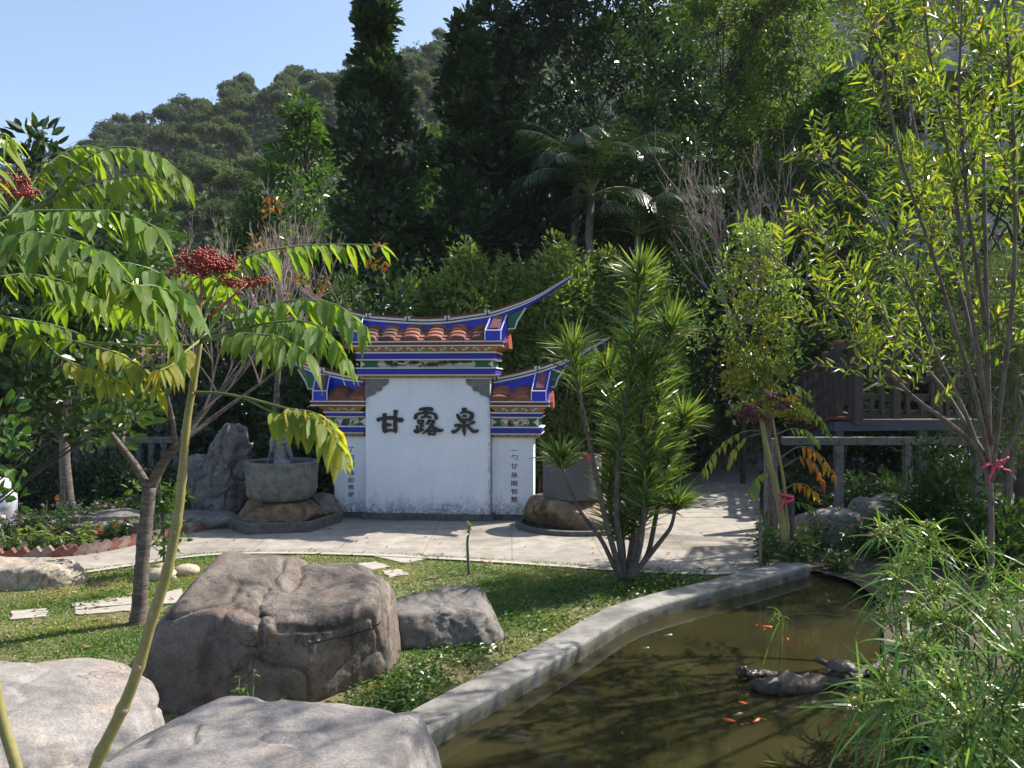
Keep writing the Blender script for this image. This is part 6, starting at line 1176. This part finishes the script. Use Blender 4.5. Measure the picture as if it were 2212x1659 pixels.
# feathery shrub and dark lance-leaved shrub
g = np.random.default_rng(72); fb = at(2185, 9.6); ft = thing('feathery_shrub', 'pale grey green feathery shrub at the right edge behind the narrow leaved tree', 'shrub', fb); mb = MB(); mb.tube(wig(fb, px(2180, 560, 9.6), 6, .03, g), np.linspace(.06, .015, 6), 7); mb.build('trunk', BARKW, ft); mb = MB()
cen = np.array([px(g.normal(2175, 62), g.uniform(560, 1010), 9.6 + g.normal(0, .35)) for _ in range(190)]); clumps(mb, cen, .19, 60, .07, .010, .5, 1, .8, None, .2, .1, 0, g); mb.build('foliage', leafmat('leaf_feathery', [(.05, .075, .04), (.10, .13, .06), (.15, .18, .09)], .35, .5), ft)
lb2 = at(2010, 9.9); b = bush('lance_leaved_shrub', 'dark shrub with drooping lance leaves in front of the concrete fence', lb2, .62, .45, 1.6, 90, 26, .15, .034, LF_MID, 73, .2, up=.25)
# slender small-leaved tree right of the path
g = np.random.default_rng(74); D2 = 10.4; yb = at(1668, D2); yt = thing('slender_tree', 'slender tree with small yellow green leaves right of the path', 'tree', yb); mb = MB(); Q = curve3([(1668, 1190, D2), (1662, 950, D2), (1655, 800, D2), (1645, 640, D2), (1635, 500, D2)], 30); mb.tube(Q, np.linspace(.045, .012, 30), 8); mb.build('trunk', BARKW, yt, smooth=True)
mb = MB(); mb2 = MB(); cen = []; cy_ = []
for q in range(125):
    v = g.uniform(490, 890); sp = 18 + 62 * math.sin(math.pi * (v - 470) / 430); c_ = px(np.interp(v, [500, 900], [1635, 1658]) + g.normal(0, sp * .75), v, D2 + g.normal(0, .25)); cen.append(c_); i = int(np.argmin(abs(Q[:, 2] - c_[2] + .2))); mb.tube(wig(Q[i], c_, 4, .05, g), .005, 4, 1)
clumps(mb, cen, .15, 24, .085, .030, .6, 1, .6, None, .3, .1, 0, g); mb.build('foliage', [LF_LITE, BARKW], yt)
mb = MB(); cen = [px(g.normal(1592, 22), g.uniform(755, 850), D2 - .2 + g.normal(0, .15)) for _ in range(20)] + [px(g.normal(1640, 34), g.uniform(560, 880), D2 - .3 + g.normal(0, .15)) for _ in range(34)] + [px(g.normal(1725, 24), g.uniform(850, 910), D2 - .3) for _ in range(10)]; clumps(mb, cen, .11, 20, .085, .03, .6, 1, .5, None, .3, .1, 0, g); mb.build('yellow_foliage', LF_YEL, yt)
# small tree with orange leaves, stakes, ribbon
D3 = 9.45; ob = at(1695, D3); ot = thing('sapling', 'small twin stemmed sapling with orange and green leaves and dark berries by the path', 'sapling', ob); 
for pts, r in (([(1700, 1220, D3), (1690, 1120, D3), (1676, 1050, D3), (1655, 970, D3), (1645, 905, D3)], .050), ([(1706, 1220, D3), (1701, 1150, D3), (1694, 1040, D3), (1678, 960, D3), (1668, 900, D3)], .026)): mb = MB(); mb.tube(curve3(pts, 24), np.linspace(r, r * .55, 24), 10); mb.build('stem', SAPB, ot, smooth=True)
OF = [([(1668, 905), (1700, 880), (1735, 880), (1770, 900), (1790, 935)], .16, 8, .35, 0), ([(1672, 940), (1710, 925), (1745, 930), (1765, 950)], .15, 7, .3, 0), ([(1685, 990), (1720, 965), (1750, 965), (1780, 990), (1800, 1025)], .21, 7, .6, 2), ([(1690, 1010), (1730, 985), (1760, 1000), (1775, 1035)], .2, 6, .75, 2), ([(1690, 1060), (1715, 1045), (1740, 1045), (1760, 1062)], .19, 5, .4, 2), ([(1652, 930), (1610, 930), (1570, 950), (1540, 980), (1525, 1010)], .17, 7, .35, 1), ([(1650, 935), (1610, 945), (1590, 965), (1575, 1000)], .17, 5, .55, 1), ([(1680, 1040), (1655, 1020), (1635, 1030), (1622, 1060)], .20, 5, .35, 1), ([(1660, 900), (1690, 865), (1705, 855), (1725, 850)], .11, 6, .85, 2), ([(1700, 1095), (1720, 1085), (1745, 1090), (1760, 1100)], .12, 6, .2, 0), ([(1660, 905), (1640, 880), (1600, 870), (1575, 885)], .13, 7, .35, 0), ([(1668, 900), (1690, 850), (1720, 830), (1745, 850)], .12, 7, .4, 1)]
for k, (pts, L, pr, tone, mi) in enumerate(OF): L = L * .72; mb = MB(); frond(mb, [(u, v, D3 - .05 * q * (1 if k % 2 else -1)) for q, (u, v) in enumerate(pts)], L, L * .38, pr, .4, 0, np.random.default_rng(580 + k), tone, .008); mb.build('compound_leaf', [(LFT, LFTY, LFTO)[mi], STEMG], ot, smooth=True)
for k, (u, v) in enumerate(((1628, 872), (1665, 862), (1640, 900), (1690, 878), (1615, 895))): berries('berry_cluster', px(u, v, D3 - .1), .13, .1, .09, 110, .014, BERRYP, ot, 20 + k, px(1660, 915, D3))
for k, (u, lab) in enumerate(((1690, 'brown timber stake beside the orange leaved sapling, left of two'), (1712, 'brown timber stake beside the orange leaved sapling, right of two'))):
    a_ = px(u, 1060 + 8 * k, D3 + .05); mb = MB(); mb.tube([[a_[0], a_[1], -.05], [a_[0] - .01, a_[1], a_[2]]], .03, 8); tag(mb.build('stake', BARK, origin=(a_[0], a_[1], 0)), lab, 'stake', 'stakes by the sapling')
mb = MB(); c_ = px(1697, 1076, D3); a = np.linspace(0, 12.8, 60); mb.tube(np.c_[c_[0] + .085 * np.cos(a), c_[1] + .06 * np.sin(a), c_[2] + .05 * np.sin(a * .5)], .02, 6); mb.tube(wig(c_ + [-.05, -.07, 0], c_ + [-.10, -.09, -.16], 5, .1, g), .014, 5); tag(mb.build('ribbon', RIB, origin=c_, smooth=True), 'pink ribbon tying the orange leaved sapling to its stakes', 'ribbon')

# ================================================================ RIGHT BANK AND PAPYRUS
grid_noise_sheet('bank', [(3.45, 9.35), (3.75, 8.7), (3.7, 7.8), (3.3, 7.0), (2.75, 5.8), (2.5, 4.9), (2.45, 3.6), (2.6, -1), (14, -1), (14, 9.7), (5, 9.65)], .03, SOIL)
LF_PAP = leafmat('leaf_papyrus', [(.05, .13, .026), (.09, .20, .038), (.15, .27, .055), (.26, .33, .085), (.34, .27, .12)], .42, .28, tint=(1.3, 1.4, .5), spec=.55, clump=.2)
PAPF = simple('papyrus_flower', (.30, .34, .09), .8, .35, 40, 0); STEMD = simple('papyrus_stem', (.05, .11, .03), .45, .3, 20, 0)
def umbel(ml, mf, c, ax, n, L, W, g):
    ax = nz(ax); e1 = nz(np.cross(ax, [.3, .2, .9])); e2 = np.cross(ax, e1); a = np.arange(n) * 2.4 + g.normal(0, .2, n); el = g.uniform(-.1, 1.1, n); D = np.cos(el)[:, None] * (np.cos(a)[:, None] * e1 + np.sin(a)[:, None] * e2) + np.sin(el)[:, None] * ax
    ml.blades(np.tile(c, (n, 1)), D, np.tile(ax, (n, 1)) + rdir(n, g) * .35, L * g.uniform(.7, 1.15, n), W, g.uniform(.05, .95, n), 5, 0, np.clip(g.normal(.38, .26, n), 0, 1))
    k = 18; a = g.random(k) * 6.28; el = g.uniform(.25, 1.4, k); D = np.cos(el)[:, None] * (np.cos(a)[:, None] * e1 + np.sin(a)[:, None] * e2) + np.sin(el)[:, None] * ax; l = L * g.uniform(.12, .30, k)
    for q in range(k): mf.tube([c, c + D[q] * l[q]], .0016, 3, 1)
    m = 5; P = np.repeat(c + D * l[:, None], m, 0) + g.normal(0, .012, (k * m, 3)); mf.leaves(P, rdir(k * m, g), rdir(k * m, g), .020, .011, 0, 0, 0)
specs = [  # clump base u at its depth, umbels as (u, v)
 (4.9, 2140, [(1830, 1160), (1860, 1290), (1890, 1230), (1930, 1220), (1905, 1330), (1980, 1280), (2060, 1190), (2100, 1290), (1880, 1440), (1940, 1420), (2010, 1350), (2080, 1400), (1895, 1160)], 'tall clump of papyrus with grassy umbels leaning over the pond, back of three'),
 (4.1, 2190, [(1850, 1470), (1870, 1540), (1950, 1510), (2030, 1480), (2110, 1350), (2160, 1250), (2190, 1400), (2110, 1500), (1990, 1600), (2080, 1600), (1900, 1400), (2200, 1180)], 'clump of papyrus with grassy umbels at the right edge, middle of three'),
 (3.4, 2330, [(2130, 1530), (2200, 1480), (2180, 1600), (2060, 1680), (2150, 1420), (2220, 1330), (2000, 1560)], 'nearest clump of papyrus cut by the lower right corner')]
for k, (D, ub, um, lab) in enumerate(specs):
    g = np.random.default_rng(90 + k); um = [(max(u + 65, 1905), v) for (u, v) in um]; b = at(ub, D, 0.0); pt = thing('papyrus', lab, 'papyrus', b, 0, 'papyrus clumps by the pond'); ms, ml, mf = MB(), MB(), MB()
    for (u, v) in um + [(u + g.normal(0, 55) , v + g.normal(20, 60)) for (u, v) in um] + [(u + abs(g.normal(0, 60)) , v + g.normal(40, 50)) for (u, v) in um]:
        d = D + g.normal(0, .28); c = px(u, min(v, 1690), d); c[2] = max(c[2], .10); root = b + [g.normal(0, .22), g.normal(0, .22), -.05]; P = wig(root, c, 12, .012, g, -.10); P[:, 2] += 0; ms.tube(P, np.linspace(.0075, .0035, 12), 6)
        umbel(ml, mf, c, nz(P[-1] - P[-3]) * .7 + [0, 0, .5], int(g.integers(13, 22)), (.36 - .04 * (k == 0)) * g.uniform(.7, 1.15), .0150, g)
    ms.build('stems', STEMD, pt, smooth=True); ml.build('leaves', LF_PAP, pt); mf.build('flower_heads', [PAPF, LF_PAP], pt)
# one papyrus shoot lying low over the water
g = np.random.default_rng(97); b = at(2100, 5.6, 0); ps = thing('papyrus', 'single papyrus shoot hanging low over the pond in front of the others', 'papyrus', b); ms, ml, mf = MB(), MB(), MB(); c = px(1692, 1345, 6.0); ms.tube(curve3([(2100, 1480, 5.6), (1900, 1345, 5.8), (1760, 1318, 5.9), (1692, 1330, 6.0)], 14), .005, 6); umbel(ml, mf, c + [0, 0, .05], [-.5, 0, -.3], 12, .26, .011, g); ms.build('stem', STEMD, ps); ml.build('leaves', LF_PAP, ps); mf.build('flower_head', [PAPF, LF_PAP], ps)

# bank plants ---------------------------------------------------------------
FLP = simple('pink_petal', (.55, .16, .30), .6, .3, 30, 0); FLR = simple('red_petal', (.55, .03, .03), .6, .3, 30, 0); FLO = simple('orange_petal', (.60, .17, .03), .6, .3, 30, 0); FLM = simple('mauve_petal', (.38, .20, .45), .6, .3, 30, 0); FLW = simple('white_petal', (.65, .62, .66), .6, .2, 30, 0)
def flower_plant(label, base, r, h, n, L, W, lm, fm, nf, seed, fr=.022, group=None):
    g = np.random.default_rng(seed); base = np.asarray(base, float); t = thing('flowering_plant', label, 'flowering plant', base, 0, group); ms, ml = MB(), MB(); K = max(7, n // 9); tips = []
    for k in range(K):
        a = g.random() * 6.28; e = base + [r * g.random() ** .5 * math.cos(a), r * g.random() ** .5 * math.sin(a), h * g.uniform(.45, 1.0)]; P = wig(base + [g.normal(0, r * .2), g.normal(0, r * .2), -.02], e, 6, .05, g); ms.tube(P, np.linspace(.006, .003, 6), 4); tips.append(P[-1]); q = n // K
        ii = g.integers(1, 6, q); ml.leaves(P[ii] + g.normal(0, .008, (q, 3)), rdir(q, g) * [1, 1, .5] + [0, 0, .25], rdir(q, g) * .4 + [0, 0, 1], L * g.uniform(.6, 1.15, q), W, .25)
    ms.build('stems', STEMG, t); ml.build('leaves', lm, t)
    for k in range(nf):
        mf = MB(); c = tips[k % K] + [0, 0, .012] + g.normal(0, .01, 3) * (k >= K); m = 16; P = np.tile(c, (m, 1)) + rdir(m, g) * fr * .6 * [1, 1, .5]; mf.leaves(P, rdir(m, g) + [0, 0, .3], rdir(m, g) * .5 + [0, 0, 1], fr * .9, fr * .7, .1); mf.build('flower', fm, t)
    return t
g = np.random.default_rng(101)
RBP = [((1652, 1218), .20, .50, FLP, 2, 'leafy pink flowered plant at the corner of path and pond kerb'), ((1700, 1226), .20, .36, FLP, 1, 'low leafy plant on the kerb under the orange leaved sapling'), ((1738, 1222), .22, .55, FLO, 2, 'orange flowered plant right of the orange leaved sapling'), ((1668, 1196), .24, .60, FLP, 2, 'taller pink flowered plant left of the sapling stakes'), ((1770, 1195), .26, .62, FLP, 3, 'pink flowered plant by the wooden edging post'), ((1815, 1200), .26, .45, FLP, 1, 'bushy green plant right of the wooden edging post'), ((1850, 1180), .30, .5, FLP, 1, 'bushy green plant below the boulders, left of two'), ((1915, 1175), .34, .55, FLP, 1, 'bushy green plant below the boulders, right of two'), ((1810, 1235), .20, .25, FLP, 0, 'low plant hanging over the water by the kerb end')]
for k, ((u, v), r, h, fm, nf, lab) in enumerate(RBP): flower_plant(lab, gx(u, v, .02), r, h, 190, .085, .036, (LF_BRT, LF_MID, LF_LITE)[k % 3] if k < 5 else LF_BRT, fm, nf, 600 + k, .03, 'plants on the right bank')
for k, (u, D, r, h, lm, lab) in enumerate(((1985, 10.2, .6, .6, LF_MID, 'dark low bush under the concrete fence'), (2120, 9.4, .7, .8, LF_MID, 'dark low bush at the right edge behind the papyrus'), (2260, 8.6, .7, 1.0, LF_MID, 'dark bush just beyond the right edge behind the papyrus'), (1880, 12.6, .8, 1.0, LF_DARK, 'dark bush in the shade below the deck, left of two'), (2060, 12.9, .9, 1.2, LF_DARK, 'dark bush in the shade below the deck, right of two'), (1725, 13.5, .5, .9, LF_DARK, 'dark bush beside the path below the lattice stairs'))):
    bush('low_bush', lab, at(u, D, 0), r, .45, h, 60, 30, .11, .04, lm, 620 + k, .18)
WPOST = simple('grey_timber', (.16, .145, .12), .85, .4, 14, .4)
for k, (u, v0, v1, lab) in enumerate(((1797, 1105, 1180, 'short grey timber edging post among the right bank plants'), (1642, 1110, 1232, 'thin timber stake at the path corner'))):
    q = gx(u, v1, 0); a_ = px(u, v0, q[1]); mb = MB(); w_ = .035 if k == 0 else .016; mb.box(q[0] - w_, q[0] + w_, q[1] - w_, q[1] + w_, -.05, a_[2]); tag(mb.build('edging_post', WPOST, origin=q, bevel=.005), lab, 'post')

# left flower bed -------------------------------------------------------------
BED = [((20, 1195), .22, .30, LF_LITE, FLO, 1, 'pale green plant with an orange bloom behind the first bricks'), ((75, 1190), .20, .34, LF_LITE, FLR, 1, 'pale green plant with a red bloom behind the bricks'), ((125, 1188), .18, .24, LF_LITE, FLP, 1, 'low yellow green plant behind the bricks'), ((180, 1184), .18, .24, LF_LITE, FLP, 0, 'low yellow green plant left of the pink flowered one'), ((183, 1180), .12, .30, LF_LITE, FLP, 4, 'upright pink flowered plant behind the bricks'), ((232, 1172), .20, .30, LF_BRT, FLR, 6, 'red flowered plant leaning over the bricks'), ((262, 1162), .18, .30, LF_BRT, FLR, 4, 'darker red flowered plant right of the other red one'),
 ((95, 1150), .40, .42, LF_MID, FLM, 12, 'spreading mauve flowered plant beside the marble carving'), ((40, 1160), .34, .36, LF_MID, FLP, 6, 'spreading pink flowered plant in front of the marble carving'), ((160, 1140), .45, .40, LF_MID, FLM, 10, 'spreading mauve flowered plant at the foot of the dark trunk'), ((150, 1160), .36, .32, LF_MID, FLW, 6, 'white flowered plant in the middle of the left bed'), ((215, 1135), .40, .38, LF_MID, FLP, 4, 'pink flowered plant right of the dark trunk'), ((265, 1128), .40, .40, LF_MID, FLW, 2, 'leafy plant behind the flat dark rock in the bed'), ((320, 1118), .42, .46, LF_BRT, FLP, 0, 'fern green plant left of the tall grey rock')]
for k, ((u, v), r, h, lm, fm, nf, lab) in enumerate(BED): flower_plant(lab, gx(u, v, -.02), r, h, 200 if r < .3 else 420, .085 if r < .3 else .075, .034, lm, fm, nf, 640 + k, .028, 'plants in the left flower bed')
q = gx(132, 1160, -.02); flower_plant('tall thin plant with an orange bloom standing above the left bed', q, .09, .72, 40, .14, .045, LF_BRT, FLO, 1, 660, .05)
for k, (u, D, r, h, lab) in enumerate(((90, 14.2, .9, 1.15, 'dark hedge bush left of the dark trunk'), (215, 14.2, .9, 1.2, 'dark hedge bush right of the dark trunk'), (310, 14.0, .8, 1.1, 'dark hedge bush left of the grey rocks'), (-20, 14.4, .9, 1.3, 'dark hedge bush at the left edge behind the marble carving'), (300, 16.6, 1.3, 1.75, 'clipped grey green hedge behind the balustrade'))):
    bush('hedge_bush', lab, at(u, D, -.03), r, .5, h, 120, 36, .085, .036, LF_DARK if k < 4 else LF_BLUE, 670 + k, .2)

# ================================================================ GRASS
g = np.random.default_rng(110); LP = np.array(lawn_poly); N = 420000
P = np.c_[g.uniform(-8.5, 3.6, N), g.uniform(3.2, 10.3, N)]; keep = inpoly(P, lawn_poly) & (np.abs(P[:, 0]) < P[:, 1] * .70 + .4); P = P[keep]
den = fbm(np.c_[P * .9, np.zeros(len(P))], 4, 4) * .5 + .62; den *= np.where((P[:, 0] < -1.6) & (P[:, 1] < 6.4), .55, 1); keep = g.random(len(P)) < np.clip(den, .10, 1) * np.clip(1.5 - (P[:, 1] - 4) * .08, .5, 1); P = P[keep]
for q in SLABP: P = P[~inpoly(P, q * 1.0)]
for cx0, cy0, ax, ay in ((-1.83, 5.95, .84, .70), (-.58, 7.0, .46, .40)): P = P[((P[:, 0] - cx0) / ax) ** 2 + ((P[:, 1] - cy0) / ay) ** 2 > 1]
n = len(P); print('grass blades', n); a = g.random(n) * 6.283; el = g.uniform(.15, 1.2, n); D = np.c_[np.cos(a) * np.cos(el), np.sin(a) * np.cos(el), np.sin(el)]
hgt = .038 * (.7 + .6 * np.clip(fbm(np.c_[P * 1.7, np.zeros(n)], 3, 9) + .5, 0, 1.4))
mb = MB(); L = hgt * g.uniform(.6, 1.3, n); S = nz(np.cross(D, rdir(n, g))) * (.0042 * g.uniform(.7, 1.4, n))[:, None]; B = np.c_[P, np.zeros(n)]; M = B + D * L[:, None] * .55; T = B + D * L[:, None] - np.c_[np.zeros((n, 2)), L * .25]
V = np.stack([B - S * .7, B + S * .7, M + S, M - S, T], 1).reshape(-1, 3); o = np.arange(n)[:, None] * 5; dry = np.clip(fbm(np.c_[P * 1.3, np.ones(n)], 3, 21) * .62 + .42 + g.normal(0, .16, n), 0, 1)
mb.add(V, [o + np.array([[0, 1, 2, 3]]), o + np.array([[3, 2, 4]])], 0, np.repeat(dry, 5)); go = mb.build('grass', leafmat('grass_blade', [(.085, .175, .028), (.145, .23, .045), (.23, .265, .08), (.37, .32, .16)], .38, .45, clump=.15)); go['kind'] = 'stuff'
# broad-leaved ground cover along the kerb and round the dragon tree
pts = [np.array([gx(u, v)[:2]]) + g.normal(0, s, (k, 2)) for u, v, s, k in ((860, 1505, .16, 420), (900, 1470, .14, 260), (1000, 1420, .18, 220), (1400, 1265, .30, 700), (1480, 1262, .25, 460), (1250, 1290, .35, 420), (1150, 1350, .25, 200), (180, 1300, .2, 120), (235, 1290, .12, 60), (1010, 1390, .2, 160), (830, 1535, .10, 260), (760, 1560, .12, 150))]; P = np.concatenate(pts); P = P[inpoly(P, lawn_poly)]; n = len(P)
mb = MB(); mb.leaves(np.c_[P, g.uniform(.01, .06, n)], rdir(n, g) * [1, 1, .3] + [0, 0, .2], rdir(n, g) * .5 + [0, 0, 1], g.uniform(.03, .06, n), .028, .2); o = mb.build('ground_cover', LF_BRT); o['kind'] = 'stuff'
# fallen leaves on lawn and paving
n = 1100; P = np.c_[g.uniform(-6, 4, n), g.uniform(4.2, 12.2, n)]; P = P[inpoly(P, lawn_poly) | (g.random(n) < .25) & inpoly(P, pl)]; n = len(P); mb = MB(); mb.leaves(np.c_[P, np.full(n, .03)], rdir(n, g) * [1, 1, .1], rdir(n, g) * .25 + [0, 0, 1], g.uniform(.04, .09, n), .028, .12, .2); o = mb.build('fallen_leaves', leafmat('dry_leaf', [(.16, .08, .035), (.25, .14, .06), (.30, .20, .08)], .2, .7)); o['kind'] = 'stuff'
# weeds at the boulder foot
for k, (u, v, D, lab) in enumerate(((545, 1500, 4.95, 'small green weed with heart shaped leaves before the huge boulder, left'), (625, 1515, 4.95, 'tiny green weed before the huge boulder, right'))):
    q = px(u, v, D); q[2] = 0; flower_plant(lab, q, .13, .38 if k == 0 else .22, 54 if k == 0 else 24, .05, .034, LF_BRT, FLO, 0, 690 + k)

# ================================================================ POND
WETB = rockmat('wet_bark', (.035, .028, .022), (.14, .11, .085), stain=(.01, .01, .01), st=.5, sc=5, rough=.22)
def wlv(u, v, dz=0): q = gx(u, v, -.03); q[2] += dz; return q
lg = thing('driftwood', 'black wet driftwood log floating in the pond', 'log', wlv(1720, 1490))
def knobby(nm, pts, r, par, m, seed):
    Q = smooth_line(np.array([wlv(u, v, dz + .035) for u, v, dz in pts]), 40); g = np.random.default_rng(seed); mb = MB(); mb.tube(Q, r, 14); V = mb.v[0]; V += g.normal(0, .006, V.shape) + (fbm(V * 11, 3, seed) * .024)[:, None] * np.array([.3, .3, 1]); return mb.build(nm, m, par, smooth=True)
rr = .055 + .022 * np.sin(np.linspace(0, 9, 40)); rr[:3] *= [.3, .6, .85]; rr[-3:] *= [.85, .6, .3]; knobby('trunk', [(1622, 1487, .0), (1660, 1500, .015), (1700, 1494, .005), (1750, 1490, .01), (1800, 1480, .0), (1900, 1452, -.01), (1985, 1425, .0)], rr, lg, WETB, 3)
rr = .04 * np.ones(40); rr[:3] *= [.4, .7, .9]; rr[-6:] *= np.linspace(1, .3, 6); knobby('branch', [(1590, 1468, .01), (1618, 1470, .02), (1650, 1470, .01), (1690, 1470, -.025)], rr, lg, WETB, 4)
SHELL = simple('turtle_shell', (.07, .06, .045), .35, .5, 30, .4); SKIN = simple('turtle_skin', (.05, .055, .035), .5, .5, 30, .2)
def turtle(label, pos, rz, s):
    t = thing('turtle', label, 'turtle', pos, rz, 'turtles basking on the driftwood'); d0, f0 = ico(4)
    V = d0 * [.115, .088, .062] * s; V[:, 2] = np.where(V[:, 2] < 0, V[:, 2] * .25, V[:, 2]); V[:, 2] += .012 * s * np.cos(d0[:, 0] * 9) * np.cos(d0[:, 1] * 9) * (d0[:, 2] > .2) * .35; mb = MB(); mb.add(V + [0, 0, .035 * s], f0); mb.build('shell', SHELL, t, origin=(0, 0, 0), smooth=True)
    mb = MB(); mb.tube(np.array([(.08, 0, .04), (.125, 0, .055), (.16, 0, .068), (.185, 0, .066)]) * s, np.array([.022, .02, .026, .010]) * s, 10)
    for sx, sy in ((1, 1), (1, -1), (-1, 1), (-1, -1)): mb.tube(np.array([(.05 * sx, .05 * sy, .03), (.085 * sx, .09 * sy, .02), (.10 * sx, .11 * sy, -.005)]) * s, np.array([.02, .018, .012]) * s, 8)
    mb.tube(np.array([(-.10, 0, .03), (-.14, 0, .02)]) * s, np.array([.01, .003]) * s, 6); mb.build('body', SKIN, t, origin=(0, 0, 0), smooth=True); return t
turtle('dark turtle with pale glinting shell basking on the driftwood log middle', wlv(1818, 1478, .085), R(150), 1.0)
turtle('dark turtle on the far right end of the driftwood half behind papyrus', wlv(1953, 1440, .085), R(40), 1.0)
KOI = simple('koi_orange', (.75, .10, .015), .3, .25, 20, 0); DKF = simple('dark_fish', (.03, .028, .02), .3, .3, 20, 0)
def fish(label, u, v, rz, s, m, cat='goldfish'):
    s = s * .68
    t = thing(cat.replace(' ', '_'), label, 'fish', wlv(u, v, .0), rz, 'fish at the surface of the pond'); xs = np.linspace(-1, 1, 16); w_ = .028 * np.sqrt(np.clip(1 - xs ** 2, 0, 1)) * (1.1 + .5 * xs); mb = MB(); mb.tube(np.c_[xs * .10, .012 * np.sin(xs * 2.6), np.zeros(16) - .016] * s, np.maximum(w_, .003) * s, 10); mb.build('body', m, t, origin=(0, 0, 0), smooth=True)
    mb = MB(); P = np.array([(-.095, 0, -.006), (-.16, .035, .003), (-.145, 0, .002), (-.16, -.035, .003)]) * s; mb.add(np.r_[P, P - [0, 0, .004]], [np.array([[0, 1, 2], [0, 2, 3]]), np.array([[4, 6, 5], [4, 7, 6]])]); mb.build('tail', m, t, origin=(0, 0, 0))
    return t
fish('orange goldfish nearest the driftwood, left of two at the front', 1578, 1556, 2.4, .85, KOI); fish('orange goldfish at the front, right of two', 1633, 1556, .5, .85, KOI); fish('orange goldfish just in front of the driftwood tip', 1606, 1518, 2.2, .6, KOI); fish('red goldfish far out near the kerb reflection', 1655, 1353, -.5, .85, KOI); fish('small red goldfish beside the hanging papyrus shoot', 1702, 1380, 1.2, .5, KOI)
fish('dark fish just under the surface beside the front goldfish', 1590, 1543, .3, 1.0, DKF, 'dark fish'); fish('dark fish near the kerb at the middle of the pond', 1440, 1372, .2, 1.0, DKF, 'dark fish'); fish('dark fish in the shade of the kerb at left', 1390, 1400, .1, .9, DKF, 'dark fish')
for k, (u, v, rz, lab, m) in enumerate(((1660, 1507 + 50, 2.6, 'pale willow leaf floating right of the goldfish', LF_YEL), (1690, 1652, 2.8, 'pale leaf floating at the bottom edge of the pond', LF_YEL), (1650, 1362, 1.0, 'small leaf floating near the red goldfish', LF_LITE), (1480, 1345, .3, 'brown leaf floating along the kerb', LF_AUT), (1345, 1590, 1.5, 'yellow leaf floating at the pond front', LF_YEL), (1560, 1420, .8, 'tiny pale leaf floating in mid pond', LF_LITE))):
    q = wlv(u, v, .004); mb = MB(); mb.leaves([q], [[math.cos(rz), math.sin(rz), 0]], [[0, 0, 1]], .11 if k < 2 else .06, .022, -.03, .1); tag(mb.build('floating_leaf', m, origin=q), lab, 'leaf', 'leaves floating on the pond')

# ================================================================ AIR
mb = MB(); mb.box(-400, 400, -65, 230, -1.4, 125); t = NT('haze_air'); t.t.nodes.remove(t.b); pv = t.n('ShaderNodeVolumePrincipled'); pv.inputs['Color'].default_value = (.80, .88, 1, 1); pv.inputs['Density'].default_value = .0003; t.l(pv.outputs[0], t.out.inputs['Volume']); hz = mb.build('haze', t.m); hz['kind'] = 'stuff'
